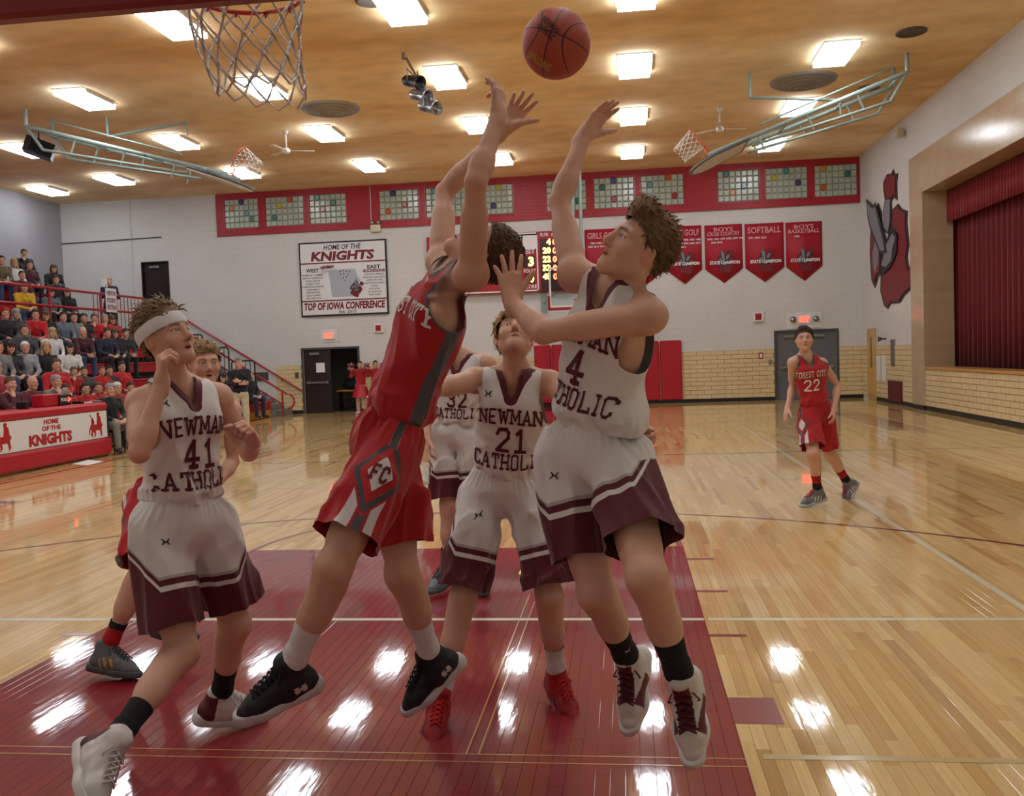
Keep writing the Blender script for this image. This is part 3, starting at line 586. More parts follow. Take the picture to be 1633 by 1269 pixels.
for x0, x1, z0, z1 in ((xa, xb, 5.2, 5.24), (xa, xb, bz0+.02, bz0+.06), (xb-.04, xb, bz0+.02, 5.24), (xa, xa+.04, bz0+.02, 5.24)): mb.bb(x0, x1, yt-.006, yt, z0, z1)
mb.build('white_border', PW, sbd)
pbox('digit_window', 770, 823, 372, 396, SD); pbox('sponsor_panel', 826, 855, 371, 397, PW); pbox('digit_window', 832, 853, 409, 426, SD); pbox('digit_window', 838, 853, 436, 452, SD); pbox('player_panel', 862, 912, 380, 462, SD)
pbox('digit_window', 700, 760, 374, 398, SD); pbox('digit_window', 700, 740, 409, 426, SD); pbox('digit_window', 700, 725, 436, 452, SD)
ptext('1', 832, 384, 4, 16, SB, bold=.05, shear=.2)
ptext('8', 818, 383, 9, 19, LA, bold=.03); ptext('GUEST', 838, 401, 30, 8, PW, bold=.03); ptext('3', 847, 417, 9, 15, LA, bold=.04); ptext('FOULS', 845, 432, 19, 6, PW, bold=.03)
ptext('0', 848, 444, 8, 13, LA, bold=.03); ptext('SCORE', 846, 457, 20, 6, PW, bold=.03); ptext('PLYR', 868, 374, 13, 5, PW, bold=.03); ptext('FLS', 884, 374, 9, 5, PW, bold=.03)
for i, (n, f_) in enumerate((('4', '0'), ('20', '0'), ('22', '0'), ('32', '0'), ('40', '0'))):
    y_ = 385.5+i*13.8; ptext(n, 872-(0 if len(n) > 1 else -3), y_, 13 if len(n) > 1 else 7, 10, LA, bold=.05); ptext(f_, 884+.4*i, y_, 6.5, 10, LR, bold=.04); ptext('0', 904, y_, 6.5, 10, LR, bold=.04)
for m_ in (LR, LA): m_.cycles.emission_sampling = 'NONE'
# ---- wall pads and folded frame under the far basket
PADR = mat('red_vinyl_pad', (178, 24, 42), .35, var=.04, scale=2)
for (a, b_, lab) in ((1020, 1052, 'red vinyl wall pad right of the far basket, left half'), (1053, 1088, 'red vinyl wall pad right of the far basket, right half'), (853, 880, 'red vinyl wall pad seen behind the player numbered 21'), (881, 905, 'red vinyl wall pad under the far basket')):
    x0, x1 = at(a, 600, WY1)[0], at(b_, 600, WY1)[0]; mb = MB(); mb.bevbox(x0+.005, x1-.005, WY1-.1, WY1-.025, .1, 1.88, .03); tag(mb.build('wall_pad', PADR), lab, 'wall pad')
x0, x1 = at(985, 600, WY1)[0], at(1019, 600, WY1)[0]
fr = empty('folded_frame', ((x0+x1)/2, WY1, .1), 'red diagonal frame with grey backing between the wall pads', 'frame')
mb = MB(); mb.bb(x0, x1, WY1-.06, WY1-.025, .2, 1.8); mb.build('backing', mat('grey_mat', (130, 132, 130), .7), fr)
mb = MB(); mb.cyl((x0, WY1-.1, .2), (x1, WY1-.1, .9), .03); mb.cyl((x0, WY1-.1, .8), (x1, WY1-.1, 1.5), .03); mb.cyl((x0+.03, WY1-.1, .1), (x0+.03, WY1-.1, 1.85), .03); mb.cyl((x0, WY1-.1, .15), (x1, WY1-.1, .15), .03); mb.build('bars', REDP, fr)
# ---- small wall things
LRED = mat('exit_red', (255, 60, 40), .4, emit=3)
LRED.cycles.emission_sampling = 'NONE'
def exit_sign(px, py, lab, combo):
    c = at(px, py, WY1); o = empty('exit_sign', c, lab, 'exit sign'); x, z = c[0], c[2]
    mb = MB(); mb.bevbox(x-.22, x+.22, WY1-.07, WY1-.025, z-.13, z+.13, .01); mb.build('housing', HOUSE, o)
    put_text('lettering', 'EXIT', (x, WY1-.072, z), U, V, .3, .17, LRED, o, bold=.02)
    if combo:
        mb = MB(); mb.bb(x-.5, x+.5, WY1-.03, WY1-.005, z-.26, z+.2); mb.build('backplate', HOUSE, o)
        for s in (-1, 1): mb = MB(); mb.cyl((x+s*.33, WY1-.12, z), (x+s*.33, WY1-.03, z), .09, .06, 14); mb.build('lamp_head', STEEL, o, True)
    else:
        mb = MB(); mb.bb(x-.27, x+.27, WY1-.03, WY1-.005, z-.2, z+.2); mb.build('backplate', HOUSE, o)
exit_sign(525, 535, 'lit red exit sign over the dark brown doors', False); exit_sign(1282, 509, 'lit red exit sign with twin lamps over the grey doors', True)
def wallbox(name, px, py, w, h, m, lab, cat, d=.06, inner=None):
    c = at(px, py, WY1); mb = MB(); mb.bevbox(c[0]-w/2, c[0]+w/2, WY1-d, WY1-.005, c[2]-h/2, c[2]+h/2, .008); o = tag(mb.build(name, m), lab, cat)
    if inner: mb = MB(); mb.bb(c[0]-w*.28, c[0]+w*.28, WY1-d-.012, WY1-d+.001, c[2]-h*.32, c[2]+h*.32); mb.build('strobe', inner, o)
    return o
wallbox('fire_alarm', 604, 523, .3, .28, HOUSE, 'white and red fire alarm strobe right of the conference sign', 'alarm', inner=REDP)
wallbox('fire_alarm', 1209, 505, .32, .3, HOUSE, 'white and red fire alarm strobe left of the grey doors exit sign', 'alarm', inner=REDP)
wallbox('pull_station', 1213, 567, .12, .18, REDP, 'small red fire pull station beside the grey doors', 'alarm', inner=HOUSE)
wallbox('light_switch', 1228, 577, .1, .15, STEEL, 'small metal switch plates beside the grey doors', 'switch'); wallbox('door_plate', 474, 598, .1, .17, FRAMEM, 'small dark box beside the dark brown doors', 'switch')
wallbox('conduit_box', 418, 600, .42, .26, FRAMEM, 'grey recessed box on brick beside the red stair rail', 'box')
em = empty('emergency_light', at(600, 362, WY1), 'beige emergency light with two lamp heads under the red window band', 'emergency light'); c = at(600, 364, WY1)
mb = MB(); mb.bevbox(c[0]-.16, c[0]+.16, WY1-.12, WY1-.005, c[2]-.12, c[2]+.1, .015); mb.build('housing', mat('beige_plastic', (214, 206, 176), .5), em)
for s in (-1, 1): mb = MB(); mb.sphere((c[0]+s*.1, WY1-.11, c[2]+.16), .07, 12); mb.build('lamp_head', STEEL, em, True)
mb = MB(); mb.cyl((c[0]-.12, WY1-.1, c[2]+.1), (c[0]-.12, WY1-.1, 6.95), .012, n=6); mb.build('conduit', HOUSE, em)
mb = MB(); a, b_ = at(0, 391, WY1), at(258, 378, WY1); mb.cyl((WX0, WY1-.03, b_[2]-.05), (b_[0], WY1-.03, b_[2]), .016, n=6); tag(mb.build('wall_conduit', FRAMEM), 'thin dark horizontal conduit on the wall above the bleachers', 'conduit')
a = at(205, 300, WY1); mb = MB(); mb.cyl((a[0], WY1-.03, 3), (a[0], WY1-.03, 6.98), .012, n=6); tag(mb.build('wall_conduit', HOUSE), 'thin pale vertical conduit left of the upper door', 'conduit')
def rbox(name, px0, px1, py0, py1, m, lab, cat, d=.05, e=.006):
    a, b_ = atx(px0, py0, WX1), atx(px1, py1, WX1); mb = MB(); mb.bevbox(WX1-d, WX1-.022 if a[2] < 1.5 else WX1-.002, min(a[1], b_[1]), max(a[1], b_[1]), min(a[2], b_[2]), max(a[2], b_[2]), e); return tag(mb.build(name, m), lab, cat)
rbox('wall_panel', 1400, 1406.5, 567, 607, HOUSE, 'white louvred wall panel by the oak door, left of its pair', 'panel'); rbox('wall_panel', 1408, 1415, 567, 608, HOUSE, 'white louvred wall panel, right of its pair by the oak door', 'panel')
rbox('wall_mat', 1420, 1441, 606, 642, mat('maroon_mat', (92, 26, 34), .5), 'dark maroon square mat low on the wall below the knight', 'mat', .07); rbox('vent_strip', 1423, 1429, 541, 584, STEEL, 'narrow grey metal vent strip below the knight', 'vent')
c = atx(1413, 540, WX1); mb = MB(); mb.cyl((WX1-.2, c[1], c[2]), (WX1-.1, c[1], c[2]), .08, .025, 14); mb.cyl((WX1-.12, c[1], c[2]), (WX1, c[1], c[2]), .025); tag(mb.build('horn_speaker', FRAMEM, None, True), 'small dark horn speaker on the wall below the knight', 'speaker')
c = atx(1444, 212, WX1); mb = MB(); mb.bevbox(WX1-.22, WX1-.06, c[1]-.1, c[1]+.1, c[2]-.1, c[2]+.12, .02); mb.cyl((WX1-.1, c[1], c[2]), (WX1, c[1], c[2]), .03); tag(mb.build('wall_camera', mat('tan_plastic', (190, 176, 150), .5)), 'small tan camera bracket high on the side wall', 'camera')
# ---- ceiling things
def lamp_ring(name, px, py, r, lab, z=ZC):
    c = atz(px, py, z); prof = []
    for k in range(5): rr = r*(1-.2*k); prof += [(rr, -.03-.03*k), (rr*.93, -.06-.03*k), (rr*.86, -.045-.03*k)]
    mb = MB(); mb.lathe([(r*1.02, 0)]+prof+[(.001, -.18)], (c[0], c[1], z), n=40); return tag(mb.build(name, mat('diffuser_grey', (150, 148, 142), .4, metal=.4), None, True), lab, 'vent')
lamp_ring('round_air_diffuser', 527, 172, .62, 'round grey ringed air diffuser on the ceiling left of the stage lights'); lamp_ring('round_air_diffuser', 1281, 128, .66, 'round grey ringed air diffuser on the ceiling near the stage side basket')
for px, py, r, lab in ((1453, 50, .26, 'small round dark ceiling grille nearest the stage wall'), (1386, 139, .22, 'small round dark ceiling grille behind the side basket frame'), (592, 0, .24, 'small round dark ceiling grille at the top edge of the picture')):
    c = atz(px, py, ZC); mb = MB(); mb.lathe([(r, 0), (r, -.03), (r*.85, -.04), (r*.8, -.015), (.001, -.015)], (c[0], c[1], ZC), n=28); tag(mb.build('ceiling_grille', mat('grille_dark', (92, 84, 76), .6), None, True), lab, 'grille')
FANW = mat('fan_white', (226, 224, 218), .4)
for px, py, lab in ((455, 208, 'white three-blade ceiling fan left of the round air diffuser'), (1147, 172, 'white three-blade ceiling fan above the right side basket hoop')):
    c = atz(px, py, ZC); o = empty('ceiling_fan', (c[0], c[1], ZC), lab, 'fan'); mb = MB(); mb.cyl((c[0], c[1], ZC), (c[0], c[1], ZC-.42), .02); mb.lathe([(.001, 0), (.07, 0), (.05, -.07), (.02, -.09)], (c[0], c[1], ZC), n=16); mb.build('rod', FANW, o, True)
    mb = MB(); mb.lathe([(.001, 0), (.06, -.01), (.09, -.06), (.08, -.12), (.001, -.14)], (c[0], c[1], ZC-.4), n=20); mb.build('motor', FANW, o, True)
    for k in range(3):
        t = .35+k*2*PI/3; d = Vector((math.cos(t), math.sin(t), 0)); s_ = Vector((-d.y, d.x, .12)); P = Vector((c[0], c[1], ZC-.47)); mb = MB()
        mb.prism([(.08, -.03), (.62, -.07), (.64, .06), (.08, .03)], P, d, s_, .008); mb.build('blade', FANW, o)
# stage light cluster
BLK = mat('black_metal', (34, 34, 36), .4, metal=.3); CHR = mat('lamp_silver', (150, 150, 152), .25, metal=.8)
pB = atz(643, 84, ZC); e0 = pB+np.array([.05, 0, -.1]); e1 = at(694, 176, pB[1]-.6)
o = empty('stage_light_bar', pB, 'cluster of three stage lights hanging from the ceiling on a short bar', 'stage light')
mb = MB(); mb.cyl(pB, pB-np.array([0, 0, .12]), .03); mb.cyl(e0, e1, .024); mb.build('bar', CHR, o)
for k, (px, py, t) in enumerate(((658, 130, .45), (670, 152, .68), (684, 170, .9))):
    q = e0+(e1-e0)*t; c = at(px, py, q[1]-.05); mb = MB(); ax = Vector((.75, -.55, -.3)).normalized(); C = Vector(c)
    mb.lathe([(.001, -.24), (.06, -.235), (.095, -.17), (.1, -.02), (.1, .16), (.12, .18), (.12, .22), (.1, .22), (.09, .14), (.001, .1)], C, ax, 20); cn = mb.build('lamp_can', BLK if k == 0 else CHR, o, True)
    mb = MB(); s_ = ax.cross(Vector((0, 0, 1))).normalized(); mb.tube([C+s_*.12, C+s_*.12+Vector((0, 0, .2)), Vector(q)+Vector((0, 0, 0)), C-s_*.12+Vector((0, 0, .2)), C-s_*.12], .012, 6); mb.build('yoke', CHR, cn)
c = atz(63, 237, 6.6); o = empty('hanging_speaker', c, 'black loudspeaker box hanging under the ceiling at far left', 'speaker')
Rm = Matrix.Rotation(.5, 3, 'Z') @ Matrix.Rotation(.35, 3, 'Y'); mb = MB(); mb.box(c, (.6, .42, .34), Rm); mb.build('cabinet', BLK, o); mb = MB(); mb.box(Vector(c)+Rm @ Vector((.05, -.215, 0)), (.46, .012, .26), Rm); mb.build('grille', mat('speaker_cloth', (22, 22, 26), .9), o); mb = MB(); mb.cyl(Vector(c)+Vector((0, 0, .1)), (c[0], c[1], ZC), .015); mb.build('hanger', BLK, o)
# ---- baskets
ORANGE = mat('rim_orange', (214, 66, 30), .35, coat=.3); NETW = mat('net_cord', (226, 216, 206), .8); GLASS = mat('backboard_glass', (235, 245, 245), .03, trans=1.0, ior=1.1); FRW = mat('board_frame_white', (232, 232, 230), .4); TEAL = mat('teal_steel', (148, 166, 158), .4, metal=.2); RIMR = mat('rim_red', (196, 44, 36), .35, coat=.3)
def hoop(parent, C, Nn, Up, m, rim=.2286, tr=.009, net=.38, cord=.0035, n=12, swing=(0, 0, 0), rows=5, loose=1.0):
    # Nn points from the board to the court, Up is the rim's axis
    C = Vector([float(k) for k in C]); Nn = Vector(Nn).normalized(); Up = Vector(Up).normalized(); S = Nn.cross(Up); sw = Vector(swing)
    mb = MB(); mb.tube([C+Nn*(rim*math.cos(t))+S*(rim*math.sin(t)) for t in [2*PI*k/40 for k in range(40)]], tr, 8, closed=True)
    B = C-Nn*(rim+.15)
    mb.box(B+Nn*.01-Up*.04, (.02, .02, .02)); 
    for s in (-1, 1): mb.cyl(C-Nn*rim*.8+S*(s*rim*.6), B+S*(s*.07)-Up*.0, tr); mb.cyl(C-Nn*rim*.97, B-Up*.1+S*(s*.05), tr)
    mb.prism([(-.08, -.14), (.08, -.14), (.08, .03), (-.08, .03)], B, S, Up, .015); rm = mb.build('rim', m, parent, True)
    mb = MB()
    for k in range(n): t = 2*PI*k/n; hb_ = MB(); hb_.tube([C+(Nn*math.cos(t)+S*math.sin(t))*rim*q+Up*z for q, z in ((.97, -.006), (1.0, -.02), (1.03, -.014))], .004, 5); hb_.build('net_hook', m, rm)
    nb = MB(); rs = random.Random(5)
    def P(k, r):      # knot on row r
        t = 2*PI*(k+(.5 if r % 2 else 0))/n; f = r/rows; rad = rim*(1-.30*f+.06*f*f)*(1+(.05*math.sin(3*t) if r > 2 else 0)); j = rs.Random if False else 0
        return C+(Nn*math.cos(t)+S*math.sin(t))*rad-Up*(net*f*(1+.05*math.sin(2*t+1)*loose))+sw*f*f
    for k in range(n):
        for r in range(rows):
            for dk in ((0, -1) if r % 2 == 0 else (0, 1)):
                a, b = P(k, r), P(k+dk, r+1); mid = (a+b)/2-Up*.006; nb.tube([a, mid, b], cord, 5)
        a, b = P(k, rows), P(k+1, rows); nb.tube([a, (a+b)/2-Up*.035, b], cord, 5)
    for r in range(1, rows+1):
        for k in range(n): p = P(k, r); nb.sphere(p, cord*2.0, 6)
    nb.build('net', NETW, parent, True)
# near basket, overhead
nbk = empty('basketball_goal', (0, 1.22, 2.9), 'near basketball goal overhead with red rim and white cord net', 'basketball goal')
hoop(nbk, (.0, 1.66, 3.02), (0, 1, 0), (0, 0, 1), RIMR, tr=.0095, cord=.005, net=.36, swing=(.05, .02, 0))
mb = MB(); mb.bb(-.89, .89, 1.2, 1.215, 2.9, 3.95); mb.build('glass_board', GLASS, nbk)
mb = MB(); [mb.bb(*q) for q in ((-.915, -.87, 1.19, 1.225, 2.88, 3.97), (.87, .915, 1.19, 1.225, 2.88, 3.97), (-.87, .87, 1.19, 1.225, 3.93, 3.97), (-.87, .87, 1.19, 1.225, 2.88, 2.92))]; mb.build('board_frame', FRW, nbk)
mb = MB(); mb.bevbox(-.93, .93, 1.17, 1.245, 2.80, 2.90, .015); mb.bevbox(-.93, -.88, 1.17, 1.245, 2.9, 3.3, .01); mb.bevbox(.88, .93, 1.17, 1.245, 2.9, 3.3, .01); mb.build('edge_padding', mat('maroon_pad', (128, 30, 40), .5), nbk)
mb = MB(); mb.bb(-.3, .3, 1.226, 1.229, 3.06, 3.1); mb.bb(-.3, .3, 1.226, 1.229, 3.47, 3.51); mb.bb(-.3, -.26, 1.226, 1.229, 3.1, 3.47); mb.bb(.26, .3, 1.226, 1.229, 3.1, 3.47); mb.build('target_square', FRW, nbk)
mb = MB(); mb.cyl((-.3, 1.19, 3.6), (-.3, .2, 6.9), .045); mb.cyl((.3, 1.19, 3.6), (.3, .2, 6.9), .045); mb.cyl((0, 1.19, 3.2), (0, -.9, 6.9), .04); mb.bb(-.5, .5, 1.12, 1.19, 3.5, 3.6); mb.build('support_mast', TEAL, nbk)
# far basket
fb = at(882, 470, 24.0); bxl = at(876, 470, 24.0)[0]; fcx = bxl+.915
fg = empty('basketball_goal', (fcx, 24.0, 2.9), 'far basketball goal with clear board in front of the scoreboard', 'basketball goal')
hoop(fg, (fcx, 23.6, 3.05), (0, -1, 0), (0, 0, 1), ORANGE, cord=.006)
mb = MB(); mb.bb(fcx-.88, fcx+.88, 24.0, 24.015, 2.92, 3.95); mb.build('glass_board', GLASS, fg)
mb = MB(); [mb.bb(*q) for q in ((fcx-.915, fcx-.86, 23.98, 24.03, 2.88, 3.98), (fcx+.86, fcx+.915, 23.98, 24.03, 2.88, 3.98), (fcx-.86, fcx+.86, 23.98, 24.03, 3.92, 3.98), (fcx-.86, fcx+.86, 23.98, 24.03, 2.88, 2.93))]; mb.build('board_frame', FRW, fg)
mb = MB(); [mb.bevbox(*q, .012) for q in ((fcx-.96, fcx-.9, 23.95, 24.05, 2.82, 3.2), (fcx+.9, fcx+.96, 23.95, 24.05, 2.82, 3.2), (fcx-.96, fcx+.96, 23.95, 24.05, 2.8, 2.87))]; mb.build('edge_padding', REDP, fg)
mb = MB(); mb.cyl((fcx, 24.1, 3.4), (fcx, 24.6, 6.95), .05); mb.cyl((fcx-.2, 24.05, 3.5), (fcx-.2, 24.5, 6.95), .04); mb.cyl((fcx-.7, 24.05, 3.3), (fcx-1.3, WY1, 3.15), .03); mb.bb(fcx-1.4, fcx-1.2, WY1-.02, WY1, 2.85, 3.6); mb.build('support_mast', TEAL, fg)
# folded side baskets
def side_goal(m0, m1, lab, s, strut):
    m0, m1 = Vector(m0), Vector(m1); d = (m1-m0).normalized(); yv = Vector((0, 1, 0)); up = yv.cross(d).normalized(); up = up if up.z > 0 else -up
    o = empty('side_basketball_goal', m0, lab, 'basketball goal')
    mb = MB(); L_ = (m1-m0).length; a0 = m0+Vector((0, 0, -.35))
    for w_ in (-.45, .45):
        mb.cyl(a0+yv*w_, m1+yv*w_*.7, .045); mb.cyl(a0+yv*w_+d*.5-up*.35, m1+yv*w_*.7-up*.22-d*.8, .03)
        mb.cyl(m0+yv*w_+Vector((0, 0, .0)), a0+yv*w_, .04); mb.cyl(a0+yv*w_, a0+yv*w_+d*.5-up*.35, .03)
        for t in (.25, .5, .75): p = a0+(m1-a0)*t+yv*w_*(1-.3*t); mb.cyl(p, p-up*.33, .02)
    for t in (.03, .3, .6, .9): p = a0+(m1-a0)*t; mb.cyl(p-yv*.45, p+yv*.45, .025)
    mb.cyl(a0+d*.2+Vector((0, 0, .3)), m1-d*1.2+up*.12, .02); mb.build('truss', TEAL, o)
    q0, q1 = Vector(strut[0]), Vector(strut[1]); mb = MB(); mb.cyl(q0, q1, .03); mb.cyl(q0, (q0.x, q0.y, ZC), .03); mb.cyl(q1, q1+Vector((0, 0, -.28)), .02); mb.build('ceiling_strut', TEAL, o)
    # fan-shaped board at the end, folded nearly flat, rim standing off it
    B0 = m1+d*.05-up*.02; bn0 = (up*.96+d*.28).normalized(); bd0 = yv.cross(bn0).normalized(); bd0 = bd0 if bd0.dot(d) > 0 else -bd0; B = m1-d*.3-up*.1; bn = up; bd = yv.cross(bn).normalized(); bd = bd if bd.dot(d) > 0 else -bd
    pts = [(.69*math.cos(t), .2+.5*math.sin(t)) for t in [PI*k/14 for k in range(15)]]+[(-.5, -.45), (.5, -.45)]
    mb = MB(); mb.prism([(x*1.0, y) for x, y in pts], B-bn*.02, yv, bd, .04); mb.build('fan_board', mat('side_board', (206, 206, 200), .35), o)
    mb = MB(); bnp = yv.cross(bd).normalized(); mb.tube([B+yv*x+bd*y for x, y in pts], .035, 6, closed=True); mb.build('board_edge', mat('board_edge_dark', (90, 92, 96), .4), o)
    C = B0-bd0*.15+bn0*.42; hoop(o, C, bn0, -bd0 if True else bd, ORANGE, cord=.006, net=.42)
    return o
mR0 = atz(1435, 97, ZC); mR1 = at(1128, 252, mR0[1]-.1)
side_goal(mR0, mR1, 'folded-up side basket with teal truss hanging near the stage wall', 1, (at(1196, 155, 17.3), at(1340, 160, 17.3)))
mL0 = atz(62, 183, ZC); mL1 = at(372, 282, mL0[1]-.1)
side_goal(mL0, mL1, 'folded-up side basket with teal truss hanging over the bleacher side', -1, (at(172, 218, 17.2), at(298, 195, 17.6)))
# ================================================================== bleachers, stairs, rails, scorer's table, ball
RSEAT = mat('red_bleacher_seat', (176, 26, 34), .35, var=.05, scale=2); DECK = mat('bleacher_deck_grey', (96, 92, 92), .6, var=.08, scale=3); OAKF = mat('bleacher_kick_oak', (190, 132, 62), .4, var=.12, scale=5); CONC = mat('stair_concrete', (128, 126, 122), .8, var=.1, scale=4)
REDR = mat('red_rail', (170, 26, 38), .3, coat=.3); BLKR = mat('black_rail', (24, 24, 28), .35)
def seat_z(i): return .5+.42*i
def seat_x(i): return -9.2-.8*i
YB0, YB1 = 5.0, 25.1
bl = empty('bleachers', (-9.2, 15, 0), 'red tiered bleacher bank along the left side of the court', 'bleachers')
for i in range(5):
    x, z = seat_x(i), seat_z(i)
    mb = MB(); mb.bevbox(x-.3, x, YB0, YB1, z-.06, z, .02); mb.bb(x-.04, x-.015, YB0, YB1, z-.26, z-.06); mb.build('seat', RSEAT, bl)
    mb = MB(); mb.bb(x-.8, x-.3, YB0, YB1, z-.05, z-.02); mb.bb(x-.32, x-.3, YB0, YB1, z-.42, z-.05) if i else mb.bb(x-.32, x-.3, YB0, YB1, .0, z-.05); mb.build('deck', DECK, bl)
mb = MB(); mb.bb(-9.26, -9.22, YB0, YB1, 0.02, .24); mb.build('kick_board', OAKF, bl)
mb = MB(); mb.bb(-13.2, -9.5, YB1-.04, YB1, 0, .3)
for i in range(1, 5): mb.bb(-13.2, seat_x(i)-.3, YB1-.04, YB1, .3+.42*(i-1), .3+.42*i)
mb.build('end_panel', DECK, bl)
ub = empty('upper_bleachers', (-14.2, 15, 2.6), 'upper bleacher tiers behind the red guard rail', 'bleachers')
mb = MB(); mb.bb(WX0+.02, -13.15, YB0, WY1-.03, 2.4, 2.62); mb.build('walkway', DECK, ub)
for j in range(4):
    x, z = -13.95-.62*j, 3.02+.42*j
    mb = MB(); mb.bevbox(x-.3, x, YB0, 24.0, z-.06, z, .02); mb.bb(x-.04, x-.015, YB0, 24.0, z-.26, z-.06); mb.build('seat', RSEAT, ub)
    mb = MB(); mb.bb(max(x-.65, WX0+.02), x-.3, YB0, 24.0, z-.05, z-.02); mb.bb(x-.32, x-.3, YB0, 24.0, z-.42, z-.05); mb.build('deck', DECK, ub)
# guard rail along the walkway
gx = -13.2; gr = empty('guard_rail', (gx, 15, 2.62), 'red steel guard rail running along the bleacher walkway', 'rail')
for z in (3.74, 3.28): mb = MB(); mb.cyl((gx, 6, z), (gx, 25.3, z), .035); mb.build('rail', REDR, gr)
for k in range(9): y = 6.5+2.35*k; mb = MB(); mb.cyl((gx, y, 2.62), (gx, y, 3.74), .03); mb.build('post', REDR, gr)
for k in range(13): y = 22.6+.2*k; mb = MB(); mb.cyl((gx, y, 2.7), (gx, y, 3.7), .012, n=6); mb.build('baluster', REDR, gr)
# stairs along the back wall up to the walkway
st = empty('staircase', (-9, 25.9, 0), 'grey concrete staircase climbing along the back wall beside the bleachers', 'stairs')
ns = 15; sx0_, sx1_ = -9.1, -13.2
for k in range(ns):
    x = sx0_+(sx1_-sx0_)*k/ns; x1 = sx0_+(sx1_-sx0_)*(k+1)/ns; z = 2.62*(k+1)/ns; mb = MB(); mb.bb(x1, x, 25.2, WY1-.03, 0, z); mb.build('step', CONC, st)
def stair_rail(y, lab, off, post):
    o = empty('stair_rail', (-9.1, y, .9), lab, 'rail'); s = 2.62/(sx1_-sx0_); P = lambda x, h: (x, y, (x-sx0_)*s+h)
    mb = MB(); mb.cyl(P(-8.75, .9+off), P(-13.2, .9+off), .03)
    if post:
        mb.cyl(P(-8.95, .5), P(-13.2, .5), .025); a = Vector(P(-8.75, .9+off)); mb.tube([a+Vector((.0+.22*math.sin(t), 0, -.22+.22*math.cos(t))) for t in [PI*k/8 for k in range(9)]], .03, 8)
    mb.build('rail', REDR, o)
    for x in ((-8.9, -10.3, -11.7, -13.1) if post else (-9.4, -11.2, -12.9)):
        mb = MB()
        if post: mb.cyl((x, y, max(0, (x-sx0_)*s)), P(x, .9+off), .028)
        else: mb.cyl(P(x, .86+off), (x, WY1, (x-sx0_)*s+.8+off), .015)
        mb.build('post' if post else 'bracket', REDR, o)
stair_rail(25.25, 'red double stair rail with rounded end beside the bleachers', 0, True); stair_rail(WY1-.1, 'red handrail fixed to the back wall above the stairs', .05, False)
# black end rails, one per tier
for i in range(1, 5):
    x1 = seat_x(i)+.35; x0 = x1-.72; z0 = seat_z(i)-.45; z1 = z0+1.25; y = YB1-.02
    o = empty('end_rail', ((x0+x1)/2, y, z0), 'black barred end rail at the %s bleacher tier from the floor' % ORD[i], 'rail', 'black end rails of the bleachers')
    r = .09; path = [(x0, y, z0)]+[(x0, y, z1-r)]+[(x0+r-r*math.cos(t), y, z1-r+r*math.sin(t)) for t in (.5, 1.0, PI/2)]+[(x1-r+r*math.sin(t), y, z1-r+r*math.cos(t)) for t in (0, .6, 1.1)]+[(x1, y, z1-r), (x1, y, z0)]
    mb = MB(); mb.tube(path, .024, 8); mb.build('loop', BLKR, o)
    for k in range(1, 5): x = x0+(x1-x0)*k/5; mb = MB(); mb.cyl((x, y, z0), (x, y, z1-.03), .012, n=6); mb.build('bar', BLKR, o)
# notice on the rail
c = atx(175, 479, gx); nt_ = empty('rail_notice', (gx, c[1], c[2]), 'white notice with red capital letters hung on the guard rail', 'sign')
mb = MB(); mb.bb(gx+.04, gx+.05, c[1]-.28, c[1]+.28, c[2]-.34, c[2]+.34); mb.build('board', SW, nt_)
for k, t in enumerate(('VISITOR', 'STUDENT', 'SECTION')): put_text('lettering', t, (gx+.05, c[1], c[2]+.2-.2*k), (0, 1, 0), (0, 0, 1), .46, .13, SM, nt_, bold=.03)
# ---- scorer's table
TX = -8.2; ty0, ty1 = 8.4, 14.5
tb = empty('scorers_table', (TX-.3, 12, 0), 'padded red scorers table with white lettered front panel', 'table')
mb = MB(); mb.bevbox(TX-.62, TX+.02, ty0, ty1, .84, 1.0, .045); mb.build('top_pad', PADR, tb)
mb = MB(); mb.bevbox(TX-.08, TX+.05, ty0, ty1+.03, .03, .34, .045); mb.build('bottom_pad', PADR, tb)
mb = MB(); mb.bb(TX-.05, TX, ty0, ty1-.04, .34, .84); mb.build('front_panel', SW, tb); mb = MB(); mb.bb(TX-.06, TX+.004, ty1-.04, ty1, .34, .84); mb.bb(TX-.06, TX+.004, ty0, ty1-.04, .335, .35); mb.build('panel_edge', SB, tb)
mb = MB(); mb.bb(TX-.6, TX-.05, ty1-.05, ty1-.01, 0.03, .86); mb.build('end_panel', mat('dark_end', (60, 22, 26), .6), tb)
RL = mat('table_red_letters', (176, 26, 36), .4); TU, TV = (0, 1, 0), (0, 0, 1)
yc = atx(80, 670, TX)[1]
put_text('lettering', 'HOME', (TX, yc+.02, .765), TU, TV, .42, .085, RL, tb, bold=.04, shear=.15); put_text('lettering', 'OF THE', (TX, yc+.02, .655), TU, TV, .52, .08, RL, tb, bold=.04)
put_text('lettering', 'KNIGHTS', (TX, yc, .48), TU, TV, 1.18, .19, RL, tb, bold=.06)
HK = [[(.05, .1), (.1, .3), (.0, .35), (-.05, .2), (-.12, .05), (-.1, .3), (.02, .5), (.1, .58), (.1, .75), (.2, .85), (.3, .7), (.28, .55), (.5, .55), (.55, .85), (.68, .95), (.8, .85), (.85, .6), (.95, .5), (.85, .35), (.9, .1), (.8, -.02), (.75, .2), (.68, .3), (.5, .28), (.4, .3), (.42, .12), (.3, -.02), (.3, .2), (.2, .25), (.15, .0)], [(-.02, .98), (.02, 1.0), (.34, .62), (.3, .6)], [(.55, .85), (.52, 1.0), (.62, 1.08), (.75, 1.0), (.68, .95)]]
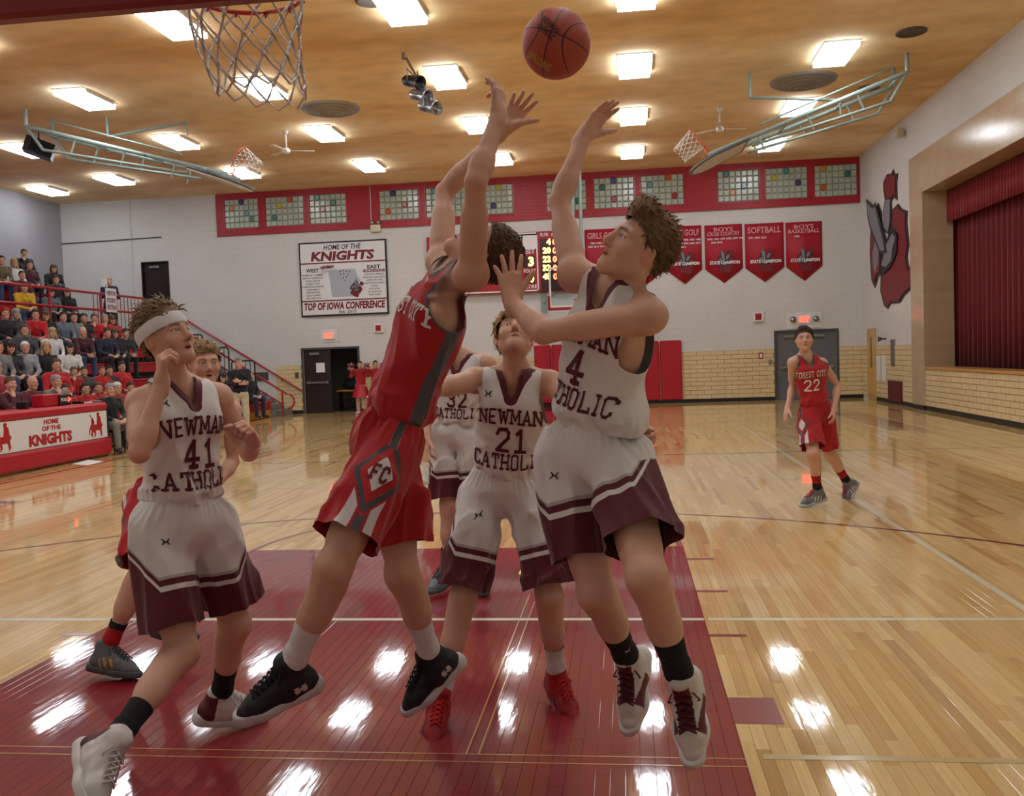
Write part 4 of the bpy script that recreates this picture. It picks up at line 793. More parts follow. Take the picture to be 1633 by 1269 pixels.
for yy in (atx(152, 676, TX)[1], atx(2, 690, TX)[1]):
    mb = MB()
    for P in HK:
        pts = [((x-.4)*.42, (y-.5)*.42) for x, y in P]
        if sum(pts[j][0]*pts[(j+1) % len(pts)][1]-pts[(j+1) % len(pts)][0]*pts[j][1] for j in range(len(pts))) < 0: pts = pts[::-1]
        mb.prism(pts, (TX, yy, .59), TU, TV, .004)
    me = mb.mesh('mounted_knight'); bm = bmesh.new(); bm.from_mesh(me); bmesh.ops.triangulate(bm, faces=[f for f in bm.faces if len(f.verts) > 4]); bm.to_mesh(me); bm.free(); link('mounted_knight_emblem', me, RL, tb)
c = atx(84, 629, TX-.3); ps = empty('possession_box', (TX-.3, c[1], 1.0), 'red possession indicator box with black display on the scorers table', 'indicator')
mb = MB(); mb.bevbox(TX-.42, TX-.2, c[1]-.42, c[1]+.1, 1.0, 1.21, .015); mb.build('case', PADR, ps); mb = MB(); mb.bevbox(TX-.4, TX-.17, c[1]+.0, c[1]+.34, 1.0, 1.19, .01); mb.build('display', SB, ps)
put_text('lettering', 'POSS.', (TX-.168, c[1]+.13, 1.1), TU, TV, .2, .06, PW, ps, bold=.03, off=.002); mb = MB(); mb.prism([(-.04, -.05), (.05, 0), (-.04, .05)], (TX-.168, c[1]+.28, 1.1), TU, TV, .003); mb.build('arrow_light', LRED, ps)
for k, (yy, w_, h_) in enumerate(((c[1]+.55, .1, .05), (c[1]+.75, .16, .02), (c[1]+1.1, .12, .03), (c[1]-1.0, .08, .12))):
    mb = MB(); mb.bevbox(TX-.3, TX-.12, yy, yy+w_, 1.0, 1.0+h_, .006); tag(mb.build('table_clutter', [SB, HOUSE, STEEL, SB][k]), ['small black microphone base beside the possession box', 'white score sheet pad lying on the scorers table', 'grey stat counter at the right end of the scorers table', 'dark drink cup standing before the maroon-clad scorer'][k], ['microphone', 'paper', 'counter', 'cup'][k])
pq = [atz(115, 740, 0), atz(140, 742, 0), atz(165, 736, 0), atz(140, 733, 0)]; mb = MB(); mb.add([(p[0], p[1], .004) for p in pq]+[(p[0], p[1], .0015) for p in pq], [(0, 1, 2, 3), (4, 7, 6, 5), (0, 4, 5, 1), (1, 5, 6, 2), (2, 6, 7, 3), (3, 7, 4, 0)]); tag(mb.build('floor_paper', WHITEP), 'sheet of paper lying on the floor before the scorers table', 'paper')
# bench things in the hallway doorway
hb = empty('hall_bench', (-7.3, 27.6, 0), 'dark bench with wooden top standing inside the open doorway', 'bench'); mb = MB(); mb.bevbox(-7.9, -6.7, 27.4, 27.8, .62, .68, .01); mb.build('top', OAKF, hb); mb = MB(); mb.bb(-7.85, -6.75, 27.45, 27.75, .0, .08); mb.bb(-7.85, -7.8, 27.45, 27.75, .08, .62); mb.bb(-6.8, -6.75, 27.45, 27.75, .08, .62); mb.bb(-7.8, -6.8, 27.45, 27.75, .3, .34); mb.build('frame', BLKR, hb)
mb = MB(); mb.sphere((-7.45, 27.6, .86), .24, 14, sc=(1.2, .7, .8)); mb.sphere((-7.3, 27.58, 1.1), .15, 12); ob = mb.build('bag_pile', mat('dark_bag', (26, 28, 40), .7, var=.2, scale=20, bump=.5), None, True); tag(ob, 'dark bag heaped on the bench inside the open doorway', 'bag')
# ---- the ball
bc = at(887, 70, 1.45); BR = .119
ball = bpy.data.objects.new('basketball', None)
def ball_mesh():
    mb = MB(); mb.sphere((0, 0, 0), BR, 64); me = mb.mesh('ball'); return me
BM = bpy.data.materials.new('ball_leather'); BM.use_nodes = True; N = BM.node_tree.nodes; Lk = BM.node_tree.links; b = N['Principled BSDF']
tc = N.new('ShaderNodeTexCoord'); sp = N.new('ShaderNodeSeparateXYZ'); Lk.new(tc.outputs['Object'], sp.inputs[0])
def _m(op, a, c=None):
    n = N.new('ShaderNodeMath'); n.operation = op
    for i, q in enumerate((a, c)):
        if q is None: continue
        if isinstance(q, (int, float)): n.inputs[i].default_value = q
        else: Lk.new(q, n.inputs[i])
    return n.outputs[0]
x_, y_, z_ = sp.outputs
cv = _m('SUBTRACT', _m('ABSOLUTE', x_), _m('ADD', _m('MULTIPLY', _m('MULTIPLY', z_, z_), 5.2), .044))     # side channels curve outwards
seam = _m('MINIMUM', _m('MINIMUM', _m('ABSOLUTE', x_), _m('ABSOLUTE', z_)), _m('ABSOLUTE', cv))
sm_ = _m('LESS_THAN', seam, .0022)
mx = N.new('ShaderNodeMix'); mx.data_type = 'RGBA'; Lk.new(sm_, mx.inputs['Factor']); mx.inputs['A'].default_value = (*lin((170, 70, 46)), 1); mx.inputs['B'].default_value = (*lin((40, 24, 24)), 1); Lk.new(mx.outputs['Result'], b.inputs['Base Color'])
vo = N.new('ShaderNodeTexVoronoi'); vo.inputs['Scale'].default_value = 260; Lk.new(tc.outputs['Object'], vo.inputs['Vector']); bp = N.new('ShaderNodeBump'); bp.inputs['Strength'].default_value = .35; bp.inputs['Distance'].default_value = .002; Lk.new(vo.outputs['Distance'], bp.inputs['Height']); Lk.new(bp.outputs[0], b.inputs['Normal']); b.inputs['Roughness'].default_value = .5
me = ball_mesh(); bo = link('basketball', me, BM, None, True); bo.location = Vector(bc)
tocam = Vector(CAM-bc).normalized(); upv = Vector((0, 0, 1)); rgt = upv.cross(tocam).normalized(); up2 = tocam.cross(rgt)
bo.rotation_euler = Matrix((rgt, -tocam, up2)).transposed().to_euler(); bo.rotation_euler.rotate_axis('Y', math.radians(20)); bo.rotation_euler.rotate_axis('Z', math.radians(-14)); bo.rotation_euler.rotate_axis('X', math.radians(-16))
tag(bo, 'orange brown leather basketball in the air above the players', 'basketball')
bpy.context.view_layer.update(); BW = bo.matrix_world.inverted()
def ball_text(t, du, dv, w_, h_, ang, m, name):
    me = fit_text(t, w_, h_, bold=.03); bm = bmesh.new(); bm.from_mesh(me); bmesh.ops.triangulate(bm, faces=bm.faces); bmesh.ops.subdivide_edges(bm, edges=bm.edges, cuts=1); bm.to_mesh(me); bm.free()
    ca, sa = math.cos(ang), math.sin(ang)
    for v in me.vertices:
        x, y = du+ca*v.co.x-sa*v.co.y, dv+sa*v.co.x+ca*v.co.y
        r2 = min(.9, (x*x+y*y)/BR**2); p = Vector(bc)+(rgt*x+up2*y+tocam*(BR*math.sqrt(1-r2)))
        v.co = (BW @ p)*1.004
    o = bpy.data.objects.new(name, me); me.materials.append(m); COL.objects.link(o); o.parent = bo
BKT = mat('ball_print_dark', (54, 28, 30), .6)
ball_text('NEWMAN', -.016, .06, .07, .022, -.75, BKT, 'print'); ball_text('CATHOLIC', -.032, .04, .07, .022, -.75, BKT, 'print'); ball_text('SPALDING', -.058, -.052, .09, .026, -.62, mat('ball_print_gold', (176, 140, 70), .5), 'print')
# ================================================================== people: implicit bodies polygonised with surface nets
def nrm(v): v = np.asarray(v, float); return v/max(np.linalg.norm(v), 1e-9)
def camv(r, u, t): return nrm(RT*r-DN*u-FW*t)          # direction from (right, up, towards camera)
def sd_cone(P, a, b, r1, r2):
    ba = b-a; t = np.clip(((P-a)@ba)/max(ba@ba, 1e-12), 0, 1)
    return np.linalg.norm(P-a-t[..., None]*ba, axis=-1)-(r1+(r2-r1)*t)
def sd_ell(P, c, R, rad):
    q = (P-c)@R.T; k0 = np.linalg.norm(q/rad, axis=-1); k1 = np.linalg.norm(q/(rad*rad), axis=-1)
    return k0*(k0-1)/np.maximum(k1, 1e-9)
class Prims:
    def __init__(s): s.L = []
    def cone(s, a, b, r1, r2=None, k=.03, sub=False):
        a, b = np.asarray(a, float), np.asarray(b, float); r2 = r1 if r2 is None else r2; m = max(r1, r2)
        s.L.append(('c', (a, b, r1, r2), np.minimum(a, b)-m, np.maximum(a, b)+m, k, sub)); return s
    def ell(s, c, R, rad, k=.03, sub=False):
        c = np.asarray(c, float); rad = np.asarray(rad, float); m = rad.max(); s.L.append(('e', (c, np.asarray(R), rad), c-m, c+m, k, sub)); return s
    def bounds(s, pad):
        pl = [p for p in s.L if not p[5]]; return np.min([p[2] for p in pl], 0)-pad, np.max([p[3] for p in pl], 0)+pad
    def field(s, lo, hi, h, disp=None):
        n = np.ceil((hi-lo)/h).astype(int)+1; ax = [lo[i]+h*np.arange(n[i]) for i in range(3)]; F = np.full(n, .3, np.float64)
        for typ, pr, a, b, k, sub in s.L:
            mg = max(k, .01)+2.5*h
            i0 = np.clip(np.floor((a-mg-lo)/h).astype(int), 0, n); i1 = np.clip(np.ceil((b+mg-lo)/h).astype(int)+1, 0, n)
            if np.any(i1 <= i0): continue
            sl = tuple(slice(i0[j], i1[j]) for j in range(3)); G = np.stack(np.meshgrid(*[ax[j][sl[j]] for j in range(3)], indexing='ij'), -1)
            d = sd_cone(G, *pr) if typ == 'c' else sd_ell(G, *pr); f = F[sl]
            if sub: d = -d; hh = np.clip(.5-.5*(d-f)/k, 0, 1); F[sl] = d*(1-hh)+f*hh+k*hh*(1-hh)
            else: hh = np.clip(.5+.5*(d-f)/k, 0, 1); F[sl] = d*(1-hh)+f*hh-k*hh*(1-hh)
        if disp is not None:
            near = np.abs(F) < .05; idx = np.argwhere(near); P = lo+idx*h; F[near] -= disp(P)
        return F
def nets(F, lo, h):
    S = F < 0; n = np.array(F.shape); c = np.zeros(n-1, np.int8)
    for i in (0, 1):
        for j in (0, 1):
            for k in (0, 1): c += S[i:n[0]-1+i, j:n[1]-1+j, k:n[2]-1+k]
    act = np.argwhere((c > 0) & (c < 8))
    if len(act) == 0: return np.zeros((0, 3)), np.zeros((0, 4), int)
    acc = np.zeros((len(act), 3)); cnt = np.zeros(len(act)); cor = np.array([(i, j, k) for i in (0, 1) for j in (0, 1) for k in (0, 1)])
    V = {tuple(q): F[act[:, 0]+q[0], act[:, 1]+q[1], act[:, 2]+q[2]] for q in cor}
    for q in cor:
        for a in range(3):
            if q[a]: continue
            r = q.copy(); r[a] = 1; f0, f1 = V[tuple(q)], V[tuple(r)]; m = (f0 < 0) != (f1 < 0); t = np.where(m, f0/np.where(m, f0-f1, 1), 0)
            p = np.tile(q.astype(float), (len(act), 1)); p[:, a] += t; acc[m] += p[m]; cnt[m] += 1
    verts = lo+h*(act+acc/cnt[:, None]); ID = np.full(n-1, -1, int); ID[act[:, 0], act[:, 1], act[:, 2]] = np.arange(len(act)); quads = []
    for a in range(3):
        b, c_ = (a+1) % 3, (a+2) % 3; sl0 = [slice(None)]*3; sl1 = [slice(None)]*3; sl0[a] = slice(0, n[a]-1); sl1[a] = slice(1, n[a])
        s0, s1 = S[tuple(sl0)], S[tuple(sl1)]; e = np.argwhere(s0 != s1); e = e[(e[:, b] > 0) & (e[:, c_] > 0) & (e[:, b] < n[b]-1) & (e[:, c_] < n[c_]-1)]
        if len(e) == 0: continue
        def cell(db, dc): q = e.copy(); q[:, b] -= db; q[:, c_] -= dc; return ID[q[:, 0], q[:, 1], q[:, 2]]
        Q = np.stack([cell(1, 1), cell(0, 1), cell(0, 0), cell(1, 0)], 1); fl = ~s0[e[:, 0], e[:, 1], e[:, 2]]; Q[fl] = Q[fl][:, ::-1]; quads.append(Q)
    Q = np.concatenate(quads); return verts, Q[(Q >= 0).all(1)]
def biggest(v, q):
    lab = np.arange(len(v))
    for _ in range(400):
        m = lab[q].min(1); new = lab.copy(); np.minimum.at(new, q.ravel(), np.repeat(m, 4)); new = new[new]
        if (new == lab).all(): break
        lab = new
    fl = lab[q[:, 0]]; u, c = np.unique(fl, return_counts=True); q = q[fl == u[c.argmax()]]; used = np.unique(q); mp = np.full(len(v), -1); mp[used] = np.arange(len(used)); return v[used], mp[q]
def polyg(pr, h, disp=None, box=None, clip=None, snap=True):
    lo, hi = pr.bounds(.04) if box is None else box; F = pr.field(np.asarray(lo, float), np.asarray(hi, float), h, disp); v, q = nets(F, np.asarray(lo, float), h)
    if clip is not None and len(v):
        f = clip(v); keep = (f[q] > -h*.6).all(1); q = q[keep]; used = np.unique(q); mp = np.full(len(v), -1); mp[used] = np.arange(len(used)); v = v[used]; q = mp[q]
        if len(q) > 2000: v, q = biggest(v, q)
        if snap and len(q):
            ed = np.sort(np.concatenate([q[:, [i, (i+1) % 4]] for i in range(4)]), 1); u, cn = np.unique(ed, axis=0, return_counts=True); bv = np.unique(u[cn == 1])
            for _ in range(2):
                f = clip(v[bv]); g = np.stack([(clip(v[bv]+np.eye(3)[i]*1e-3)-f)/1e-3 for i in range(3)], 1); st = f[:, None]*g/np.maximum((g*g).sum(1), .2)[:, None]
                l = np.linalg.norm(st, axis=1, keepdims=True); st *= np.minimum(1, 1.2*h/np.maximum(l, 1e-9)); v[bv] -= st
    return v, q
def merge(parts):
    V, Q, n = [], [], 0
    for v, q in parts: V.append(v); Q.append(q+n); n += len(v)
    return np.concatenate(V), np.concatenate(Q)
def np_mesh(name, v, q, col=None):
    me = bpy.data.meshes.new(name); me.vertices.add(len(v)); me.vertices.foreach_set('co', v.astype(np.float32).ravel()); me.loops.add(len(q)*4); me.loops.foreach_set('vertex_index', q.astype(np.int32).ravel())
    me.polygons.add(len(q)); me.polygons.foreach_set('loop_start', np.arange(0, len(q)*4, 4, dtype=np.int32)); me.update(calc_edges=True)
    me.polygons.foreach_set('use_smooth', np.ones(len(q), bool))
    if col is not None:
        a = me.color_attributes.new('Col', 'FLOAT_COLOR', 'POINT'); c = np.ones((len(v), 4), np.float32); c[:, :3] = col; a.data.foreach_set('color', c.ravel())
    me.validate(); return me
def L3(c): return np.array(lin(c))
def waves(P, seed, amp, wl, stretch=(1, 1, 1), n=5):
    r = np.random.default_rng(seed); o = np.zeros(len(P)); S = np.asarray(stretch)
    for i in range(n):
        k = r.normal(size=3); k = k/np.linalg.norm(k)*S*2*PI/(wl*r.uniform(.7, 1.6)); m = r.normal(size=3)*S*2*PI/(wl*3)
        o += np.sin(P@k+r.uniform(0, 6)+1.4*np.sin(P@m+r.uniform(0, 6)))
    return o*amp/n**.5
def ridges(P, seed, amp, wl, stretch=(1, 1, 1), n=4):     # sharper cloth folds
    r = np.random.default_rng(seed); o = np.zeros(len(P)); S = np.asarray(stretch)
    for i in range(n):
        k = r.normal(size=3); k = k/np.linalg.norm(k)*S*PI/(wl*r.uniform(.7, 1.6)); m = r.normal(size=3)*S*2*PI/(wl*3.5); a = np.abs(np.sin(P@k+r.uniform(0, 6)+.9*np.sin(P@m+r.uniform(0, 6)))); o += (.64-a)*np.clip(.5+np.sin(P@(m*1.3)+i*2), 0, 1.5)
    return o*amp*1.6/n**.5
# ---- the parts of a figure
def hand_prims(pr, wr, d, n, right, curl, spread, g, thumb=.5):
    d = nrm(d); n = nrm(n-d*(n@d)); t = np.cross(d, n) if right else np.cross(n, d); K = []
    offs = [.029, .0095, -.0105, -.029]; lens = [.072, .08, .074, .058]; kn = [.088, .092, .087, .079]
    pr.cone(wr-d*.03*g, wr+d*.02*g, .026*g, .026*g, .02)
    for i in range(4):
        b = wr+(d*kn[i]+t*offs[i])*g; a = wr+(d*.012+t*offs[i]*.55)*g; pr.cone(a, b, .0155*g, .0125*g, .012); dd = nrm(d+t*spread*offs[i]*9); p = b; c = curl[i] if isinstance(curl, (list, tuple)) else curl; ang = 0
        for s_, fr in enumerate((.45, .31, .24)):
            ang += c*(.9, 1.1, .7)[s_]; q = p+(dd*math.cos(ang)+n*math.sin(ang))*lens[i]*fr*g; r0 = (.0098, .0088, .0078)[s_]*g; pr.cone(p, q, r0, r0*.92, .004); p = q
    b0 = wr+(d*.02+t*.02+n*.006)*g; b1 = wr+(d*.058+t*(.046)+n*.02)*g; pr.cone(b0, b1, .017*g, .0125*g, .014)
    td = nrm(d*.75+t*(.75-.5*thumb)+n*.5*thumb); b2 = b1+td*.034*g; pr.cone(b1, b2, .0115*g, .0105*g, .006); td2 = nrm(td+n*.45*thumb-t*.25*thumb); pr.cone(b2, b2+td2*.027*g, .0105*g, .0085*g, .005)
def head_prims(pr, c, s, f, u, g, mouth=0.0):
    R = np.stack([s, f, u]); T = lambda x, y, z: c+(s*x+f*y+u*z)*g
    pr.ell(T(0, -.016, .026), R, np.array([.076, .097, .092])*g, .02); pr.ell(T(0, .022, -.03), R, np.array([.062, .068, .082])*g, .03)
    pr.cone(T(-.05, -.002, -.06), T(-.012, .066, -.098), .019*g, .017*g, .03); pr.cone(T(.05, -.002, -.06), T(.012, .066, -.098), .019*g, .017*g, .03); pr.cone(T(0, .07, -.1), T(0, .072, -.096), .02*g, .02*g, .025)
    for q in (-1, 1):
        pr.ell(T(q*.042, .056, -.03), R, np.array([.024, .022, .026])*g, .025); pr.cone(T(q*.014, .083, .024), T(q*.046, .066, .022), .011*g, .009*g, .018)
        pr.ell(T(q*.033, .096, .002), R, np.array([.019, .018, .0125])*g, .016, True); pr.ell(T(q*.032, .0705, .002), R, np.array([.0145, .0145, .0135])*g, .003)
        pr.cone(T(q*.018, .083, .0125), T(q*.047, .073, .0095), .0042*g, .0042*g, .006); pr.cone(T(q*.019, .0815, -.0095), T(q*.045, .073, -.0085), .0035*g, .0035*g, .008)
        pr.cone(T(q*.0095, .094, -.036), T(q*.0125, .088, -.037), .0085*g, .0075*g, .008)
        pr.ell(T(q*.079, -.012, -.012), np.stack([nrm(s*q+f*.5), nrm(f-s*q*.5), u]), np.array([.009, .019, .031])*g, .008); pr.ell(T(q*.089, -.008, -.008), R, np.array([.008, .009, .017])*g, .006, True)
    pr.cone(T(0, .084, .016), T(0, .107, -.026), .0085*g, .0115*g, .014); pr.cone(T(0, .105, -.03), T(0, .1, -.034), .0115*g, .010*g, .01)
    for q in (-1, 1): pr.ell(T(q*.0065, .102, -.0425), R, np.array([.0035, .005, .004])*g, .003, True)
    pr.cone(T(-.019, .079, -.0615), T(0, .0905, -.0585), .0055*g, .0068*g, .008); pr.cone(T(.019, .079, -.0615), T(0, .0905, -.0585), .0055*g, .0068*g, .008)
    pr.cone(T(-.016, .08, -.073-.012*mouth), T(.016, .08, -.073-.012*mouth), .006*g, .006*g, .008); pr.cone(T(0, .0865, -.0735-.012*mouth), T(0, .0865, -.0735-.012*mouth), .0075*g, .0075*g, .008)
    pr.cone(T(-.017, .089, -.0665-.005*mouth), T(.017, .089, -.0665-.005*mouth), (.0016+.0045*mouth)*g, (.0016+.0045*mouth)*g, .003, True)
def head_color(P, c, s, f, u, g, skin, hairc, eye=(70, 84, 92), look=(0, 0), brow=None, stub=0.0, mouth=0.0):
    q = (P-c)/g; x, y, z = q@s, q@f, q@u; col = np.tile(L3(skin), (len(P), 1)); ax = np.abs(x); sk = L3(skin)
    def mixin(m, cc): m = np.clip(m, 0, 1)[:, None]; col[:] = col*(1-m)+np.asarray(cc)*m
    ss = lambda v, a, b: np.clip((v-a)/(b-a), 0, 1)
    front = ss(y, .03, .055)
    mixin(front*.35*np.exp(-(((ax-.042)/.018)**2+((z+.035)/.02)**2)), sk*np.array([1.1, .72, .68])); mixin(front*.35*np.exp(-((x/.016)**2+((z+.035)/.014)**2)), sk*np.array([1.08, .75, .7]))
    mixin(.4*np.exp(-((ax-.082)/.012)**2)*ss(.03-np.abs(y+.01), 0, .015)*ss(.04-np.abs(z+.01), 0, .01), sk*np.array([1.1, .7, .65]))
    lip = np.exp(-((x/.021)**4))*np.exp(-(((z+.0665+.005*mouth)/(.0125+.004*mouth))**4))*ss(y, .074, .079); mixin(lip*.75, sk*np.array([.86, .48, .46]))
    gap = np.exp(-((x/.017)**4))*np.exp(-(((z+.0665+.005*mouth)/(.0022+.0055*mouth))**4))*ss(y, .06, .07); mixin(gap, L3((58, 18, 18)))
    if stub: mixin(stub*front*ss(-z, .04, .06), sk*np.array([.72, .66, .62]))
    e = ((ax-.0325)/.0135)**2+((z-.0018)/.0062)**2; ey = (e < 1)*ss(y, .06, .066); mixin(ey, L3((208, 200, 196)))
    dx = x-np.sign(x)*.0325-look[0]*.006; ir = ey*((dx/.0058)**2+((z-.002-look[1]*.003)/.0058)**2 < 1); mixin(ir, L3(eye)); mixin(ey*((dx/.0026)**2+((z-.002-look[1]*.003)/.0026)**2 < 1), L3((16, 14, 14)))
    lash = (np.abs(np.sqrt(e)-1.08) < .14)*(z > .001)*ss(y, .058, .064); mixin(lash*.8, L3(hairc)*.35)
    bz = .0215+.004*np.sin((ax-.014)/.036*PI)-.05*(ax-.03)*(ax > .04); br = np.exp(-((z-bz)/.0048)**4)*ss(ax, .010, .016)*ss(.054-ax, 0, .01)*ss(y, .05, .06); mixin(br*.8, L3(brow or hairc)*.55)
    nos = np.exp(-(((ax-.0065)/.004)**2+((z+.043)/.0035)**2))*ss(y, .09, .096); mixin(nos*.8, L3((70, 28, 24)))
    return col
def hairline(y, front=.074, ear=.0, nape=-.07):
    return np.where(y > .02, ear+.02+(front-ear-.02)*np.clip((y-.02)/.05, 0, 1)**.7, np.where(y > -.03, ear+.02*np.clip((y+.03)/.05, 0, 1), ear+(nape-ear)*np.clip((-.03-y)/.05, 0, 1)))
def hair_mesh(c, s, f, u, g, h, th=.012, top=.022, quiff=0.0, seed=1, front=.066, ear=.0, nape=-.065, mess=.006, long=0.0, band=None):
    R = np.stack([s, f, u]); T = lambda x, y, z: c+(s*x+f*y+u*z)*g; pr = Prims()
    pr.ell(T(0, -.018, .026+top*.35), R, np.array([.078+th, .099+th, .094+top*.65])*g, .01)
    if quiff: pr.ell(T(.008, .05, .098+quiff*.4), R, np.array([.05, .042, .03+quiff*.5])*g, .03)
    if long:
        for q in (-1, 1): pr.cone(T(q*.07, -.02, .0), T(q*.078, -.0, -.11*long-.06), .034*g, .03*g, .03)
        pr.ell(T(0, -.07, -.05*long), R, np.array([.08, .05, .1+.06*long])*g, .03)
    def disp(P):
        q = (P-c)/g; w_ = waves(q, seed, mess, .035, (1.6, .5, .8), 6)+waves(q, seed+9, mess*.5, .014, (1.8, .4, .9), 5)
        return w_*g
    def clip(P):
        q = (P-c)/g; x, y, z = q@s, q@f, q@u; hl = hairline(y, front, ear, nape); k = z-hl
        if long: k = np.maximum(k, np.minimum(.03-y-.5*np.abs(z+.05)*0, .13-np.abs(z+.08)*1.0)*np.where(np.abs(x) > .055, 1, np.where(y < -.02, 1, -1)))
        k = np.minimum(k, 1)
        if band is not None: pass
        return k*g
    return polyg(pr, h, disp, None, clip)
def shoe_parts(an, td, su, g, h, kind):
    td = nrm(td); su = nrm(su-td*(su@td)); sd = np.cross(td, su); T = lambda a, b, c_=0.0: an+(td*a+su*b+sd*c_)*g; R = np.stack([td, su, sd])
    up = Prims(); up.cone(T(-.035, -.06), T(.02, -.058), .041*g, .042*g, .03); up.cone(T(.03, -.055), T(.12, -.07), .042*g, .036*g, .04); up.cone(T(.12, -.072), T(.165, -.078), .036*g, .027*g, .03); up.cone(T(-.02, -.04), T(-.01, .022), .041*g, .044*g, .03); up.cone(T(.03, -.02), T(.016, .04), .026*g, .022*g, .03); up.cone(T(.015, -.02), T(.115, -.062), .038*g, .03*g, .03)
    def cu(P):
        q = (P-an)/g; a, b = q@td, q@su; return (b+.092)*g
    uv = polyg(up, h, lambda P: waves(P, 3, .0012, .04), None, cu)
    so = Prims(); 
    for a, b, r1, r2 in ((-.05, .0, .041, .039), (.0, .10, .039, .048), (.10, .172, .048, .036)): so.cone(T(a, -.092, .004*(a > .05)), T(b, -.092, .004), r1*g, r2*g, .03)
    def cs(P): q = (P-an)/g; a, b = q@td, q@su; toe = np.clip((a-.1)/.1, 0, 1)**2*.012; heel = np.clip((-a-.02)/.05, 0, 1)*.012; return np.minimum(b+.108-toe*.6, (-.076+heel+toe*.3)-b)*g
    lo, hi = so.bounds(.02); F = so.field(lo, hi, h); n = F.shape; G = np.stack(np.meshgrid(*[lo[i]+h*np.arange(n[i]) for i in range(3)], indexing='ij'), -1); F = np.maximum(F, -cs(G.reshape(-1, 3)).reshape(n)); sv = nets(F, lo, h)
    lv = MB()
    for i in range(6):
        a = .03+.017*i; b = .025-.52*(a-.03); w_ = .024
        lv.tube([T(a-.004, b-.006, -w_), T(a+.002, b+.006, -.01), T(a+.012, b+.003, .01), T(a+.016, b-.009, w_)], .0032*g, 5); lv.tube([T(a-.004, b-.006, w_), T(a+.002, b+.007, .01), T(a+.012, b+.004, -.01), T(a+.016, b-.009, -w_)], .0032*g, 5)
    for q in (-1, 1): lv.tube([T(.03, -.003, 0), T(.035, .018, q*.03), T(.05, .0, q*.045), T(.045, -.02, q*.03)], .0028*g, 5)
    return uv, sv, lv
# ---- block lettering with slab serifs, drawn as strokes and wrapped on the cloth
GL = {'N': [[(0,0),(0,1)],[(0,1),(.7,0)],[(.7,0),(.7,1)]], 'E': [[(0,0),(0,1)],[(0,1),(.6,1)],[(0,.5),(.45,.5)],[(0,0),(.6,0)]], 'W': [[(0,1),(.22,0)],[(.22,0),(.45,.8)],[(.45,.8),(.68,0)],[(.68,0),(.9,1)]], 'M': [[(0,0),(0,1)],[(0,1),(.42,.25)],[(.42,.25),(.84,1)],[(.84,1),(.84,0)]], 'A': [[(0,0),(.35,1)],[(.35,1),(.7,0)],[(.14,.33),(.56,.33)]],
      'C': [[(.6,.78),(.6,.85),(.45,1),(.15,1),(0,.85),(0,.15),(.15,0),(.45,0),(.6,.15),(.6,.22)]], 'T': [[(.35,0),(.35,1)],[(0,1),(.7,1)],[(0,1),(0,.8)],[(.7,1),(.7,.8)]], 'H': [[(0,0),(0,1)],[(.65,0),(.65,1)],[(0,.5),(.65,.5)]], 'O': [[(.15,0),(0,.15),(0,.85),(.15,1),(.5,1),(.65,.85),(.65,.15),(.5,0),(.15,0)]], 'L': [[(0,1),(0,0)],[(0,0),(.6,0)],[(.6,0),(.6,.22)]], 'I': [[(.15,0),(.15,1)],[(0,0),(.3,0)],[(0,1),(.3,1)]], 'F': [[(0,0),(0,1)],[(0,1),(.6,1)],[(0,.5),(.42,.5)]],
      'R': [[(0,0),(0,1)],[(0,1),(.45,1),(.6,.88),(.6,.62),(.45,.5),(0,.5)],[(.3,.5),(.62,0)]], 'S': [[(.6,.8),(.5,1),(.12,1),(0,.87),(0,.65),(.12,.52),(.48,.48),(.6,.35),(.6,.13),(.48,0),(.1,0),(0,.2)]], 'Y': [[(0,1),(.35,.5)],[(.7,1),(.35,.5)],[(.35,.5),(.35,0)]], ' ': [], '1': [[(.3,0),(.3,1)],[(.3,1),(.08,.8)],[(.05,0),(.55,0)]], '2': [[(0,.78),(.12,1),(.5,1),(.62,.85),(.62,.62),(0,.02)],[(0,0),(.62,0)]], '3': [[(0,.85),(.12,1),(.5,1),(.62,.87),(.62,.64),(.48,.52),(.62,.38),(.62,.13),(.5,0),(.12,0),(0,.15)],[(.25,.52),(.48,.52)]], '4': [[(.46,0),(.46,1)],[(.46,1),(0,.32)],[(0,.32),(.66,.32)]]}
SER = {'N': [(0,0),(0,1),(.7,1)], 'M': [(0,0),(0,1),(.84,0),(.84,1)], 'W': [(0,1),(.45,.85),(.9,1)], 'A': [(0,0),(.7,0)], 'H': [(0,0),(0,1),(.65,0),(.65,1)], 'T': [(.35,0)], 'Y': [(0,1),(.7,1),(.35,0)], 'F': [(0,0)], 'R': [(0,0),(.62,0)], '4': [(.46,0)]}
def letter_quads(txt, hgt, wd, gap=.22, th=.17):
    x = 0; Q = []
    for ch in txt:
        w_ = max([p[0] for st in GL[ch] for p in st] or [.4])
        def stroke(pts):
            for a, b in zip(pts[:-1], pts[1:]):
                a, b = np.array(a, float), np.array(b, float); d = b-a; l = np.linalg.norm(d); d /= l; nn = np.array([-d[1], d[0]])*th/2; e = d*th*.45; m = max(1, int(l/.14))
                for i in range(m):
                    p, q = a-e+(b-a+2*e)*i/m, a-e+(b-a+2*e)*(i+1)/m; Q.append([(r[0]+x, r[1]) for r in (p-nn, q-nn, q+nn, p+nn)])
        for st in GL[ch]: stroke(st)
        for sx, sy in SER.get(ch, []): stroke([(sx-.14, sy+(.04 if sy < .5 else -.04)), (sx+.14, sy+(.04 if sy < .5 else -.04))])
        x += w_+gap+th
    W_ = x-gap-th; s = wd/max(W_, 1e-6); return [[((px-W_/2)*s, (py-.5)*hgt) for px, py in q] for q in Q]
